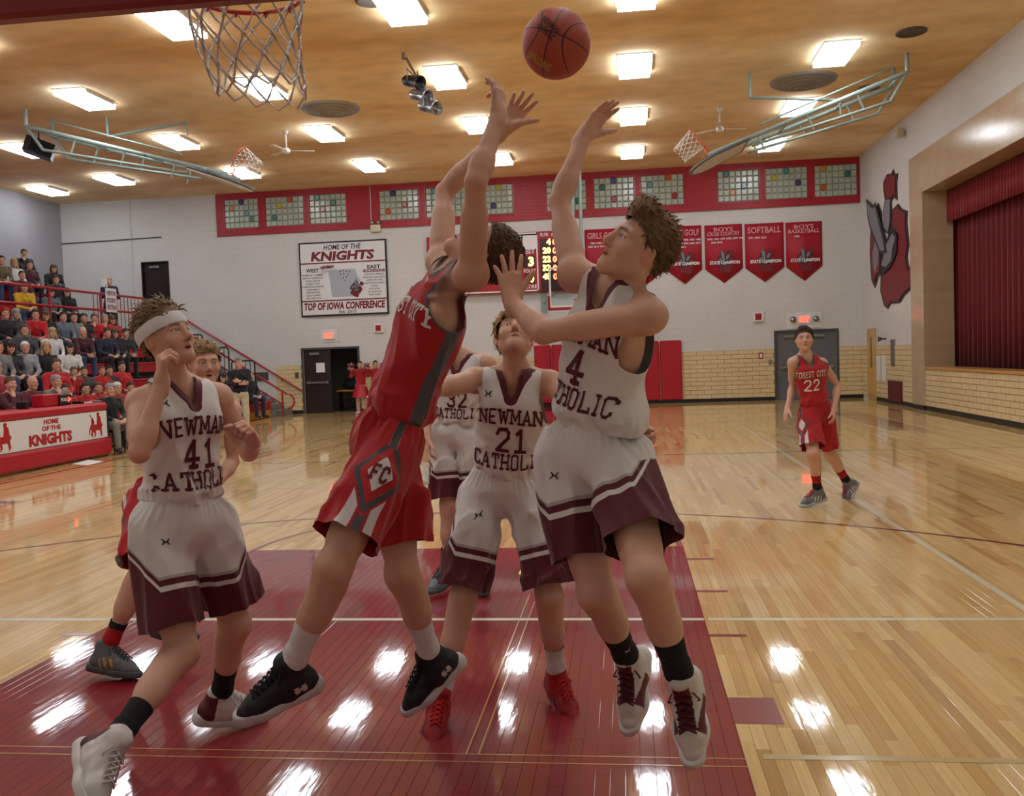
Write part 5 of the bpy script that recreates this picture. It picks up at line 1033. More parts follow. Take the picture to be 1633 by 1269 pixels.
def wrap_letters(name, quads, bvh, O, sx, ux, fx, m, parent, arch=0.0, off=.004, tilt=0.0, subdiv=2):
    mb = MB(); O = np.asarray(O)
    for q in quads:
        k = subdiv; grid = []
        for i in range(k+1):
            for j in range(k+1):
                a = np.array(q[0])*(1-i/k)*(1-j/k)+np.array(q[1])*(i/k)*(1-j/k)+np.array(q[2])*(i/k)*(j/k)+np.array(q[3])*(1-i/k)*(j/k); x, y = a[0], a[1]-arch*a[0]**2+tilt*a[0]
                o = O+sx*x+ux*y+fx*.5; hit = bvh.ray_cast(Vector(o), Vector(-fx)); grid.append(hit[0]+hit[1]*off*(1 if hit[1].dot(Vector(fx)) > 0 else -1) if hit[0] is not None else None)
        for i in range(k):
            for j in range(k):
                ids = [i*(k+1)+j, (i+1)*(k+1)+j, (i+1)*(k+1)+j+1, i*(k+1)+j+1]; ps = [grid[t] for t in ids]
                if any(p is None for p in ps): continue
                if max((ps[0]-ps[2]).length, (ps[1]-ps[3]).length) > .06 or (k > 1 and abs((ps[1]-ps[0]).cross(ps[3]-ps[0]).normalized().dot(Vector(fx))) < .25): continue
                mb.add(ps, [(0, 1, 2, 3)])
    if mb.v: return mb.build(name, m, parent)
def tufts(v, q, c, s, f, u, g, n, ln, seed, lift=.35, flow=(-.75, -.55), rnd=.45, avoid=None):
    r = np.random.default_rng(seed); tri = v[q]; ctr = tri.mean(1); nn = np.cross(tri[:, 1]-tri[:, 0], tri[:, 2]-tri[:, 0]); nn /= np.maximum(np.linalg.norm(nn, axis=1, keepdims=True), 1e-9); ids = r.integers(0, len(q), n); V = []; Q = []
    for i in ids:
        p = ctr[i]; n_ = nn[i]
        if avoid is not None and avoid(p[None])[0] > -.012: continue
        qd = (p-c)/g; w0 = nrm(f*flow[0]+u*flow[1]*(1 if qd@u < .05 else .2)+r.normal(size=3)*rnd); t = nrm(w0-n_*(w0@n_)); b = np.cross(n_, t); L_ = ln*g*r.uniform(.6, 1.3); w_ = .0042*g*r.uniform(.7, 1.4); k = len(V)
        P0 = p-n_*.004*g; P1 = p+t*L_*.45+n_*L_*lift*.55; P2 = p+t*L_+n_*L_*lift*.6
        V += [P0+b*w_, P0-b*w_, P0+n_*w_*.8, P1+b*w_*.8, P1-b*w_*.8, P1+n_*w_*.8, P2]; Q += [(k, k+3, k+5, k+2), (k+1, k+2, k+5, k+4), (k, k+1, k+4, k+3), (k+3, k+6, k+6, k+5), (k+4, k+5, k+6, k+6), (k+3, k+4, k+6, k+6)]
    return np.array(V), Q
SKINM = mat('skin', (200, 150, 120), .48, vcol=True, var=.05, scale=30, spec=.4); CLOTH = mat('jersey_mesh_cloth', (220, 220, 220), .75, vcol=True, bump=.15, bscale=500, sheen=.2); HAIRM = mat('hair_strands', (90, 70, 50), .55, vcol=True, spec=.35); SHOEM = mat('shoe_material', (200, 200, 200), .5, vcol=True); SOCKM = mat('sock_knit', (30, 30, 32), .9, vcol=True, bump=.3, bscale=300)
def build_body(J, g, h, hh, mouth=0.0, gaunt=1.0):
    pr = Prims(); pel, nk = J['pel'], J['neck']; u = nrm(nk-pel); s = nrm(J['shL']-J['shR']); s = nrm(s-u*(s@u)*.6); f = nrm(np.cross(s, u)); sp = nrm(J['hipL']-J['hipR']); fp = nrm(np.cross(sp, u)); Rc = np.stack([s, f, nrm(np.cross(f, s))*1.0]); Rp = np.stack([sp, fp, u]); T = nk-pel
    pr.ell(pel+u*.01*g, Rp, np.array([.135, .096, .12])*g, .04); pr.ell(pel+T*.3, Rp, np.array([.116, .085, .16])*g, .05); pr.ell(pel+T*.64, Rc, np.array([.13, .088, .175])*g, .05)
    for q, sh in ((-1, 'shR'), (1, 'shL')):
        pr.ell(pel+T*.74+(s*q*.07+f*.055)*g, Rc, np.array([.064, .034, .06])*g, .04); pr.cone(nk-u*.03*g, J[sh], .048*g, .045*g, .04); pr.cone(nk+u*.035*g-f*.02*g, J[sh]-u*.0, .034*g, .034*g, .04)
    hc, hs, hf, hu = J['head'], J['hS'], J['hF'], J['hU']
    pr.cone(nk-u*.04*g, hc-hu*.055*g-hf*.018*g, .056*g, .051*g, .03); head_prims(pr, hc, hs, hf, hu, g, mouth)
    for sd, right in (('R', True), ('L', False)):
        sh, el, wr = J['sh'+sd], J['el'+sd], J['wr'+sd]; a = el-sh; b = wr-el
        pr.ell(sh+nrm(a)*.015*g, np.eye(3), np.array([.056]*3)*g, .035); pr.cone(sh, el, .044*g, .034*g, .02); pr.cone(sh+a*.3, sh+a*.65, .042*g, .039*g, .03); pr.cone(el, el+b*.3, .034*g, .038*g, .02); pr.cone(el+b*.2, wr, .038*g, .0235*g, .02)
        hd = J['hand'+sd]; hand_prims(pr, wr, hd[0], hd[1], right, hd[2], hd[3], g, hd[4] if len(hd) > 4 else .5)
        hp, kn, an = J['hip'+sd], J['kn'+sd], J['an'+sd]; th = kn-hp; sn = an-kn; td = nrm(J['toe'+sd]); bk = nrm(-(td-nrm(sn)*(td@nrm(sn))))
        pr.cone(hp, kn, .08*g, .056*g, .04); pr.cone(hp+th*.3-bk*.015*g, hp+th*.75-bk*.01*g, .066*g, .056*g, .04); pr.cone(kn-bk*.012*g, kn+sn*.05-bk*.012*g, .05*g, .046*g, .03)
        pr.cone(kn, kn+sn*.5, .053*g, .046*g, .04); pr.cone(kn+sn*.18+bk*.02*g, kn+sn*.42+bk*.016*g, .045*g, .04*g, .05); pr.cone(kn+sn*.45, an, .042*g, .032*g, .03)
    lo, hi = pr.bounds(.03); body = polyg(pr, h, None, (lo, hi)); parts = []
    fine = [(hc, .145*g, hh)]+[(J['wr'+sd]+nrm(J['hand'+sd][0])*.075*g, .125*g, hh) for sd in 'RL']
    v, q = body; cen = v[q].mean(1); keep = np.ones(len(q), bool)
    for c, r, _ in fine: keep &= np.linalg.norm(cen-c, axis=1) > r-h*.8
    parts.append((v, q[keep]))
    for c, r, h2 in fine:
        v2, q2 = polyg(pr, h2, None, (c-r-h2*2, c+r+h2*2)); ce = v2[q2].mean(1); parts.append((v2, q2[np.linalg.norm(ce-c, axis=1) < r]))
    return pr, merge(parts), dict(u=u, s=s, f=f, sp=sp, fp=fp, Rc=Rc, Rp=Rp, T=T)
# ================================================================== the players
WHT = (226, 222, 218); MAR = (92, 20, 34); RED = (178, 16, 24); GRY = (84, 80, 84)
LETM = mat('maroon_twill', (88, 18, 32), .7); LETW = mat('white_twill', (226, 224, 220), .7); LETD = mat('dark_red_twill', (110, 20, 26), .7); LOGM = mat('stitched_logo_black', (30, 26, 30), .6)
def cut_mat(name, ramps, sel=None):      # cloth whose printed bands follow stored distances: constant-step ramps
    m = mat(name, (220, 220, 220), .75, bump=.15, bscale=500, sheen=.2); nt = m.node_tree; N = nt.nodes; L = nt.links; outs = []
    for attr, stops, mx in ramps:
        a = N.new('ShaderNodeAttribute'); a.attribute_name = attr; d = N.new('ShaderNodeMath'); d.operation = 'DIVIDE'; L.new(a.outputs['Fac'], d.inputs[0]); d.inputs[1].default_value = mx
        r = N.new('ShaderNodeValToRGB'); r.color_ramp.interpolation = 'CONSTANT'; cr = r.color_ramp; cr.elements[0].position = 0; cr.elements[0].color = (*lin(stops[0][1]), 1); cr.elements[1].position = stops[1][0]/mx; cr.elements[1].color = (*lin(stops[1][1]), 1)
        for p_, c_ in stops[2:]: e = cr.elements.new(p_/mx); e.color = (*lin(c_), 1)
        L.new(d.outputs[0], r.inputs[0]); outs.append((a, d, r))
    res = outs[0][2].outputs[0]
    if sel:                               # second ramp used where the first attribute exceeds sel
        g_ = N.new('ShaderNodeMath'); g_.operation = 'GREATER_THAN'; L.new(outs[0][0].outputs['Fac'], g_.inputs[0]); g_.inputs[1].default_value = sel; x = N.new('ShaderNodeMix'); x.data_type = 'RGBA'; L.new(g_.outputs[0], x.inputs['Factor']); L.new(outs[0][2].outputs[0], x.inputs['A']); L.new(outs[1][2].outputs[0], x.inputs['B']); res = x.outputs['Result']
    L.new(res, N['Principled BSDF'].inputs['Base Color']); return m
CUT_WS = cut_mat('white_shorts_cloth', [('e', [(0, MAR), (.130, WHT), (.150, MAR), (.172, (178, 172, 168)), (.185, WHT)], .5)])
CUT_WJ = cut_mat('white_jersey_cloth', [('e', [(0, MAR), (.026, WHT)], .5)])
CUT_RS = cut_mat('red_shorts_cloth', [('e', [(0, (218, 210, 208)), (.46, RED), (.78, (74, 70, 74)), (1.02, RED)], 2.0), ('arc', [(0, (74, 70, 74)), (.016, RED), (.026, (214, 206, 204)), (.066, RED)], .5)], 1.12)
CUT_RJ = cut_mat('red_jersey_cloth', [('e', [(0, (84, 80, 84)), (.016, RED)], .5)])
def setattr_f(o, name, val):
    a = o.data.attributes.new(name, 'FLOAT', 'POINT'); a.data.foreach_set('value', np.clip(val, 0, 10).astype(np.float32))
def put(name, vq, col, m, parent):
    me = np_mesh(name, vq[0], vq[1], col); return link(name, me, m, parent)
def jersey(J, fr, g, h, team, seed, root):
    u, s, f, sp, fp, Rc, Rp, T = (fr[k] for k in ('u', 's', 'f', 'sp', 'fp', 'Rc', 'Rp', 'T')); pel, nk = J['pel'], J['neck']; pr = Prims()
    pr.ell(pel+u*.13*g, Rp, np.array([.142, .114, .07])*g, .04); pr.ell(pel+T*.34, Rp, np.array([.138, .108, .16])*g, .05); pr.ell(pel+T*.64, Rc, np.array([.155, .116, .195])*g, .06)
    for q, sh in ((-1, 'shR'), (1, 'shL')):
        pr.ell(pel+T*.74+(s*q*.07+f*.058)*g, Rc, np.array([.076, .05, .075])*g, .05); pr.cone(nk-u*.035*g, J[sh], .062*g, .058*g, .05)
    shl = {k: (J[k]-nk) for k in ('shR', 'shL')}
    def fold(P):
        q = P-pel; hgt = q@u; low = np.clip(1-hgt/(.34*g), 0, 1); L_ = np.stack([q@sp, q@fp, hgt], 1)
        return waves(L_, seed, .004, .18, (1, 1, .55), 5)+.004+ridges(L_, seed+2, .014, .16, (1, 1, .6), 4)+low*ridges(L_, seed+5, .015, .11, (1, 1, 1.3), 5)+.004*np.exp(-((hgt-.13*g)/.03)**2)*waves(L_, seed+7, 1, .03, (1, 1, .2), 4)
    def neckd(P):
        q = P-nk; ln = q-np.outer(q@u, u); hgt = q@u
        a = np.linalg.norm(ln+f*.012*g, axis=1)-.072*g-np.clip(hgt, -1, 0)*0; a = np.where(hgt < -.055*g, np.maximum(a, -hgt-.055*g+a*0+.0), a)
        v0, v1 = nk+f*.04*g, nk-u*.085*g+f*.115*g; b = sd_cone(P, v0, v1, .056*g, .004*g); b = np.where(q@f > 0, b, 1); return np.minimum(a, b)
    def armd(P):
        o = np.full(len(P), 9.0)
        for q, k in ((-1, 'shR'), (1, 'shL')):
            av = J['el'+k[2]]-J[k]; up_ = nrm(av)@u > .3; r = P-J[k]; x, y = r@f, r@u; t = np.clip((y+.11*g)/(.17*g), 0, 1); d2 = np.hypot(x, y-(-.11*g+t*.17*g))-(.066+.012*(1-t)+(.02 if up_ else 0))*g
            lat = (P-nk)@s*q-((shl[k]@s)*q-(.08 if up_ else .035)*g); o = np.minimum(o, np.maximum(d2, -lat))
            if up_: o = np.minimum(o, sd_cone(P, J[k]+av*.08-u*.03*g, J[k]+av*.45, .066*g, .06*g))
        return o
    def clip(P): return np.minimum(np.minimum(neckd(P), armd(P)), (P-pel)@u-.085*g)
    v, q = polyg(pr, h, fold, None, clip); base = L3(WHT if team == 'w' else RED); col = np.tile(base, (len(v), 1)); nd, ad = neckd(v), armd(v)
    tr = L3(MAR if team == 'w' else GRY); col[nd < (.026 if team == 'w' else .016)*g] = tr
    if team == 'w':
        lt = np.abs((v-nk)@s); col[(nd < .026*g) & (np.abs(lt-.062*g) < .006*g) & ((v-nk)@f > 0)] = L3((200, 198, 196)); col[ad < .006*g] = L3((150, 130, 130))
    else:
        col[ad < .008*g] = tr; r = v-pel; side = np.abs(np.abs(np.arctan2(r@f, np.abs(r@s)))-.1) < .13; col[side & ((v-nk)@u < -.17*g)] = tr
    o = put('jersey', (v, q), None, CUT_WJ if team == 'w' else CUT_RJ, root); r = v-pel; e = nd/g
    if team == 'r':
        e = np.minimum(e, ad/g*2.2); r2 = v-nk; sd_ = np.abs((r@f)+.03*g)/g-.012+.0; sd_ = np.where((np.abs(r@s) > .07*g) & ((v-nk)@u < -.15*g), sd_, 1.0); e = np.minimum(e, np.clip(sd_, 0, 1))
    setattr_f(o, 'e', e); return o, BVHTree.FromPolygons([Vector(p) for p in v], [tuple(t) for t in q])
def shorts(J, fr, g, h, team, seed, root, hem=.86, flare=1.0):
    u, sp, fp, Rp = fr['u'], fr['sp'], fr['fp'], fr['Rp']; pel = J['pel']; pr = Prims(); ax = {}
    pr.ell(pel+u*.0*g, Rp, np.array([.152, .124, .13])*g, .04); pr.cone(pel+u*.06*g-sp*.045*g, pel+u*.06*g+sp*.045*g, .1*g, .1*g, .04)
    for sd, q in (('R', -1), ('L', 1)):
        hp, kn = J['hip'+sd], J['kn'+sd]; e = hp+(kn-hp)*(hem+.06); out = sp*q*.012*g; ax[sd] = (hp, kn-hp, q); pr.cone(hp+out, e+out, .106*g, .112*g*flare, .04)
    def leg(P):
        d = {}
        for sd, (hp, a, q) in ax.items():
            t = ((P-hp)@a)/(a@a); r = P-hp-t[:, None]*a; L_ = np.linalg.norm(a); lx = nrm(sp*q-a*(sp@a)*q/(a@a)); ly = nrm(np.cross(a, lx)); ly = ly if ly@fp > 0 else -ly
            d[sd] = (np.linalg.norm(r, axis=1), t, np.arctan2(r@ly, r@lx), L_)
        m = d['R'][0] < d['L'][0]; return [np.where(m, d['R'][i], d['L'][i]) for i in range(4)]+[m]
    def fold(P):
        _, t, ph, L_, m = leg(P); k = np.clip(t/hem, 0, 1.1); hgt = (P-pel)@u; q = P-pel; L3_ = np.stack([q@sp, q@fp, q@u], 1)
        return .008*k*np.sin(5*ph+seed+2*np.sin(2.2*t+seed)+m*2.0)+.010*(.3+k)*(.64-np.abs(np.sin(4.5*ph+seed*2+1.5*np.sin(3*t+seed))))+ridges(L3_, seed+3, .016, .14, (1, 1, .5), 5)+.0035*np.exp(-((hgt-.075*g)/.04)**2)*np.sin(np.arctan2(q@fp, q@sp)*34+3*np.sin(hgt*20))
    def clip(P):
        _, t, ph, L_, m = leg(P); return np.minimum((hem-t)*L_+.006*np.sin(3*ph), .105*g-(P-pel)@u)
    v, q = polyg(pr, h, fold, None, clip); _, t, ph, L_, m = leg(v); hh = (hem-t)*L_; arc = np.abs(ph)*.135*g; col = np.tile(L3(WHT if team == 'w' else RED), (len(v), 1)); top = (v-pel)@u
    if team == 'w':
        nt_ = np.clip(.17*g-1.15*arc, 0, 1); e = hh-nt_; lower = top < .03*g
        col[lower & (e < .185*g)] = L3((178, 172, 168)); col[lower & (e < .172*g)] = L3(MAR); col[lower & (e < .150*g)] = L3(WHT); col[lower & (e < .130*g)] = L3(MAR)
    else:
        c0 = .215*g; dm = arc/(.105*g)+np.abs(hh-c0)/(.15*g); gr = L3((74, 70, 74)); wv = (arc > .026*g) & (arc < .068*g) & (top < .0) ; col[wv] = L3((214, 206, 204)); col[(arc < .016*g)] = gr
        inn = dm < 1.12; col[inn] = L3(RED); col[(dm < 1.02) & (dm > .78)] = gr; col[dm < .46] = L3((218, 210, 208)); col[(dm < .46) & (np.abs(hh-c0) < .03*g) & (arc < .022*g) & ((np.abs(arc-.012*g) < .007*g) | (np.abs(hh-c0) < .007*g) | (np.abs(np.abs(hh-c0)-.025*g) < .006*g))] = L3((92, 24, 30))
    col[top > .072*g] *= .93
    o = put('shorts', (v, q), None, CUT_WS if team == 'w' else CUT_RS, root)
    if team == 'w': setattr_f(o, 'e', np.where(top < .03*g, e/g, .4))
    else: setattr_f(o, 'e', np.where(top < .02*g, dm, 1.5)); setattr_f(o, 'arc', np.where((top < -.02*g) | (arc < .02*g), arc/g, .3))
    return o, BVHTree.FromPolygons([Vector(p) for p in v], [tuple(t) for t in q])
def ua_mark(name, bvh, O, sx, ux, fx, m, parent, w_=.032):
    a = [(-.5, .35), (-.3, .2), (-.3, -.2), (-.5, -.35), (-.42, -.4), (-.12, -.16), (-.12, .16), (-.42, .4)]; qs = []
    for sg in (1, -1): qs += [[(sg*-.5*w_, .33*w_), (sg*-.42*w_, .42*w_), (sg*-.1*w_, .12*w_), (sg*-.3*w_, .1*w_)], [(sg*-.3*w_, .12*w_), (sg*-.1*w_, .14*w_), (sg*-.1*w_, -.14*w_), (sg*-.3*w_, -.12*w_)], [(sg*-.5*w_, -.33*w_), (sg*-.42*w_, -.42*w_), (sg*-.1*w_, -.12*w_), (sg*-.3*w_, -.1*w_)]]
    qs.append([(-.2*w_, .07*w_), (.2*w_, .07*w_), (.2*w_, -.07*w_), (-.2*w_, -.07*w_)]); return wrap_letters(name, qs, bvh, O, sx, ux, fx, m, parent, subdiv=1, off=.003)
def shoes_socks(J, g, h, root, style, sockh, sockc):
    for sd in 'RL':
        an, kn = J['an'+sd], J['kn'+sd]; td = nrm(J['toe'+sd]); su = J.get('su'+sd); su = nrm(kn-an) if su is None else nrm(nrm(su)*.3+nrm(kn-an)*.7); gs = g*1.1; uv, sv, lv = shoe_parts(an, td, su, gs, h, style); su = nrm(su-td*(su@td)); sdv = np.cross(td, su)
        P = (uv[0]-an)/gs; a, b, c = P@td, P@su, P@sdv; col = np.tile(L3(style['main']), (len(P), 1)); tong = (a > .015) & (np.abs(c) < .024) & (b > -.06); col[tong] = L3(style.get('tongue', style['main'])); col[a > .125] = L3(style.get('toe', style['main'])); col[(a < -.02) & (b < .03)] = L3(style.get('heel', style['main'])); mid = (a > .02) & (a < .125) & (np.abs(c) > .02) & (b < -.03); col[mid] = L3(style.get('side', style['main'])); col[b > .036+.3*a] = L3(style.get('collar', style['main']))
        if style.get('stripes'): st = (np.abs(c) > .02) & (np.abs(((a+.35*b)*1.0) % .03-.015) < .006) & (a > -.0) & (a < .085) & (b < -.025) & (b > -.075); col[st] = L3(style['stripes'])
        if style.get('mark'): mk_ = (np.abs(c) > .02) & (np.abs(a+.01) < .022) & (np.abs(b+.05) < .012) & ((np.abs(np.abs(a+.01)-.012) < .007) | (np.abs(b+.05) < .004)); col[mk_] = L3(style['mark'])
        so_ = put('shoe', uv, col, SHOEM, root); sc = np.tile(L3(style['sole']), (len(sv[0]), 1)); put('sole', sv, sc, SHOEM, so_); lv.build('laces', mat('lace_%d_%d_%d' % style['lace'], style['lace'], .8), so_, True)
        pr = Prims(); ax = nrm(kn-an); L_ = np.linalg.norm(kn-an); pr.cone(an-ax*.02, an+ax*.06*g, .041*g, .0395*g, .02); pr.cone(an+ax*.06*g, an+ax*sockh*g, .0395*g, (.046+.02*max(0, sockh-.15)*4)*g, .03); tl = lambda Q: (sockh*g-(Q-an)@ax)
        v, q = polyg(pr, h*1.2, lambda Q: .0015*np.sin((Q-an)@ax*160)*np.exp(-(((Q-an)@ax-.07)/.03)**2), None, lambda Q: np.minimum(tl(Q), (Q-an)@ax+.015)); t = tl(v); cc = np.tile(L3(sockc[0]), (len(v), 1))
        if len(sockc) > 1: cc[t < sockc[2]*g] = L3(sockc[1])
        ko = put('sock', (v, q), cc, SOCKM, root)
        if style.get('swoosh'):
            tdn = nrm(td-ax*(td@ax)); o_ = nrm(tdn*.5+np.cross(ax, tdn)*(-.8 if sd == 'L' else .8)); sx_ = np.cross(ax, o_); bt = BVHTree.FromPolygons([Vector(p) for p in v], [tuple(t) for t in q]); S_ = .03*g
            wrap_letters('swoosh', [[(x*S_, y*S_) for x, y in Q_] for Q_ in ([(-.6, .05), (-.5, -.3), (-.25, -.3), (-.42, .1)], [(-.5, -.3), (-.1, -.28), (.1, -.02), (-.25, -.12)], [(-.1, -.28), (.9, .38), (.9, .4), (.0, .02)])], bt, an+ax*.13*g, sx_, ax, o_, LETW, ko, subdiv=1, off=.002)
def add_hair(J, g, h, root, color, seed, tn=420, tl=.032, lift=.35, flow=(-.75, -.55), rnd=.4, avoid=None, **kw):
    c, s, f, u = J['head'], J['hS'], J['hF'], J['hU']; v, q = hair_mesh(c, s, f, u, g, h, seed=seed, **kw); faces = [tuple(t) for t in q]
    if tn:
        tv, tq = tufts(v, q, c, s, f, u, g, tn, tl, seed, lift, flow, rnd, avoid); n = len(v); v = np.concatenate([v, tv]); faces += [tuple(dict.fromkeys(i+n for i in t)) for t in tq]
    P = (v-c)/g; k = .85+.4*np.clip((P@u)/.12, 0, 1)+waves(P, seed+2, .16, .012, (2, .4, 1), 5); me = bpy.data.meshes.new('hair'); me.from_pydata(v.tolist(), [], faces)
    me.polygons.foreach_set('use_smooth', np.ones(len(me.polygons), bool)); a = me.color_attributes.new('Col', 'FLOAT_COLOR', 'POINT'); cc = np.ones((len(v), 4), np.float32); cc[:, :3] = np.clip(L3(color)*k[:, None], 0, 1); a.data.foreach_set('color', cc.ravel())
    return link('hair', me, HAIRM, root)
def finish_pose(J):
    J['hF'] = nrm(J['hF']); J['hU'] = nrm(J['hU']-J['hF']*(J['hU']@J['hF'])); J['hS'] = -np.cross(J['hF'], J['hU']); J['hS'] = np.cross(J['hU'], J['hF'])*-1
    # his left: up x forward
    J['hS'] = np.cross(J['hU'], J['hF'])
    for k in list(J):
        if isinstance(J[k], (list, np.ndarray)) and len(np.shape(J[k])) == 1 and np.shape(J[k]) == (3,): J[k] = np.asarray(J[k], float)
    return J
def report(nm, J):
    return
    # lengths
    d = lambda a, b: np.linalg.norm(J[a]-J[b])
    print('POSE', nm, ' '.join('%s %.2f' % (k, v) for k, v in (('tor', d('pel', 'neck')), ('hw', d('hipL', 'hipR')), ('sw', d('shL', 'shR')), ('uaR', d('shR', 'elR')), ('faR', d('elR', 'wrR')), ('uaL', d('shL', 'elL')), ('faL', d('elL', 'wrL')), ('thR', d('hipR', 'knR')), ('snR', d('knR', 'anR')), ('thL', d('hipL', 'knL')), ('snL', d('knL', 'anL')), ('nh', d('neck', 'head')), ('zanR', J['anR'][2]), ('zanL', J['anL'][2]), ('zhead', J['head'][2]))))
def person(label, J, g=1.0, h=.008, hh=.0036, ch=.0055, team='w', seed=1, skin=(214, 167, 142), hairc=(96, 72, 48), hair={}, words=(), style=None, sockh=.16, sockc=((26, 26, 28),), mouth=0.0, eye=(88, 104, 116), look=(0, 0), hem=.86, flare=1.0, stub=0.0, marks=True, logo=True):
    finish_pose(J); report(label[:20], J); base = (J['pel'][0], J['pel'][1], 0.0); root = empty('person', base, label, 'person', None)
    pr, (v, q), fr = build_body(J, g, h, hh, mouth); hd = np.linalg.norm(v-J['head'], axis=1) < .17*g; col = np.tile(L3(skin), (len(v), 1)); sk = L3(skin)
    col[hd] = head_color(v[hd], J['head'], J['hS'], J['hF'], J['hU'], g, skin, hairc, eye, look, None, stub, mouth)
    for sd in 'RL':
        for jt, r, cc, a_ in (('el', .045, (1.04, .8, .75), .4), ('kn', .06, (1.03, .82, .76), .4), ('wr', .01, (1, 1, 1), 0)):
            d = np.linalg.norm(v-J[jt+sd], axis=1); w_ = (a_*np.exp(-(d/(r*g))**2))[:, None]; col = col*(1-w_)+sk*np.array(cc)*w_
        tip = np.linalg.norm(v-(J['wr'+sd]+nrm(J['hand'+sd][0])*.13*g), axis=1); w_ = (.35*np.exp(-(tip/(.07*g))**2))[:, None]; col = col*(1-w_)+sk*np.array((1.06, .8, .74))*w_
    put('body', (v, q), col, SKINM, root)
    jo, jb = jersey(J, fr, g, ch, team, seed, root); so, sb = shorts(J, fr, g, ch, team, seed, root, hem, flare)
    u, s, f = fr['u'], fr['s'], fr['f']; ux = nrm(np.cross(f, s)); ux = ux if ux@u > 0 else -ux; sxv = s
    for (t, du, dv, wd, ht, arch, mm) in words: wrap_letters('lettering', letter_quads(t, ht*g, wd*g), jb, J['neck']-ux*dv*g+s*du*g, sxv, ux, f, mm, jo, arch=arch)
    if marks and team == 'w':
        ua_mark('logo', jb, J['neck']-ux*.075*g-s*.105*g, sxv, ux, f, LOGM, jo); kn_ = J['knR']-J['hipR']; ua_mark('logo', sb, J['hipR']+kn_*.1+fr['fp']*.0, fr['sp'], u, fr['fp'], LOGM, so)
    if team == 'r':
        hp, kn = J['hipL'], J['knL']; a_ = kn-hp; o_ = nrm(fr['sp']-a_*(fr['sp']@a_)/(a_@a_)); c_ = hp+a_*(hem-.215*g/np.linalg.norm(a_)); up_ = -nrm(a_); si_ = np.cross(up_, o_); wrap_letters('lettering', letter_quads('FC', .05*g, .052*g, th=.24), sb, c_, si_, up_, o_, LETD, so, subdiv=1)
    if style: shoes_socks(J, g, max(.0045, ch*.75), root, style, sockh, sockc)
    if hair is not None: add_hair(J, g, max(hh*1.15, .004), root, hairc, seed, **hair)
    return root, J, fr
W_WORDS = lambda n: (('NEWMAN', 0, .165, .27, .062, .5, LETM), (n, .01, .275, .125 if len(n) > 1 else .06, .1, 0, LETM), ('CATHOLIC', 0, .375, .31, .062, -.25, LETM))
R_WORDS = lambda n: (('FOREST CITY', 0, .165, .29, .055, .5, LETW), (n, .0, .285, .13, .105, 0, LETW))
ST_41 = dict(main=(216, 210, 206), heel=(92, 30, 40), sole=(214, 210, 206), lace=(206, 200, 192), tongue=(210, 196, 192), collar=(214, 206, 202), toe=(206, 202, 198))
ST_RED = dict(main=(28, 30, 36), sole=(206, 198, 196), lace=(18, 18, 22), heel=(26, 28, 34), mark=(206, 186, 184), toe=(36, 40, 48))
ST_21 = dict(main=(168, 26, 30), sole=(120, 20, 26), lace=(206, 34, 32), toe=(160, 40, 44), heel=(120, 22, 28), side=(150, 26, 32))
ST_J = dict(swoosh=1, main=(212, 206, 200), sole=(220, 218, 216), lace=(84, 22, 34), side=(92, 24, 36), tongue=(92, 24, 36), toe=(214, 208, 200), collar=(210, 204, 198))
ST_GREY = dict(main=(96, 98, 102), sole=(70, 72, 76), lace=(60, 62, 66), toe=(104, 106, 110), stripes=(196, 154, 52)); ST_GREY2 = dict(main=(118, 120, 124), sole=(196, 198, 200), lace=(176, 40, 52), stripes=(228, 228, 228), toe=(110, 112, 116)); ST_G3 = dict(main=(120, 128, 140), sole=(90, 94, 100), lace=(60, 60, 66)); ST_W = dict(main=(222, 222, 220), sole=(214, 214, 212), lace=(220, 220, 218))
# --- shooter in red, leaping, body arched backwards, seen from his left side
J = dict(pel=at(617, 700, 1.50)); J['neck'] = reach(J['pel'], 722, 437, .55, 1); J['head'] = at(772, 402, J['neck'][1]-.0)
J['hF'] = camv(-.42, .88, .16); J['hU'] = camv(.86, .42, .05)
sv = camv(.12, -.05, .99); J['hipL'] = at(620, 716, 1.50)+sv*.095; J['hipR'] = at(620, 716, 1.50)-sv*.095
ss = camv(.14, -.12, .98); J['shL'] = at(746, 440, J['neck'][1])+ss*.15; J['shR'] = at(708, 420, J['neck'][1])-ss*.16
J['elL'] = reach(J['shL'], 759, 290, .33, -1); J['wrL'] = reach(J['elL'], 795, 184, .27, 1); J['elR'] = reach(J['shR'], 709, 306, .33, 1); J['wrR'] = reach(J['elR'], 803, 206, .28, -1)
J['handL'] = (camv(-.0, .95, -.25), camv(-.65, -.2, -.3), [.75, .45, .35, .3], .5, .2); J['handR'] = (camv(.55, .8, 0), camv(.2, .1, 1), [.12, .15, .2, .3], .9, .0)
J['knL'] = reach(J['hipL'], 533, 905, .46, -1); J['anL'] = reach(J['knL'], 462, 1068, .43, 1); J['knR'] = reach(J['hipR'], 642, 915, .46, 1); J['anR'] = reach(J['knR'], 688, 1050, .43, 1)
J['toeL'] = camv(-.85, -.32, .35); J['suL'] = camv(-.25, .95, .1); J['toeR'] = camv(-.72, -.66, .2); J['suR'] = camv(-.5, .85, .15)
person('player in red jersey and shorts leaping with both arms stretched up to the ball', J, 1.0, team='r', seed=11, hairc=(88, 64, 46), hair=dict(th=.01, top=.016, mess=.002, lift=.05, rnd=.2, tl=.026, tn=380), words=R_WORDS('')[:1], style=ST_RED, sockh=.2, sockc=((222, 218, 216),), skin=(210, 163, 137), mouth=.3, hem=.77, flare=1.12)
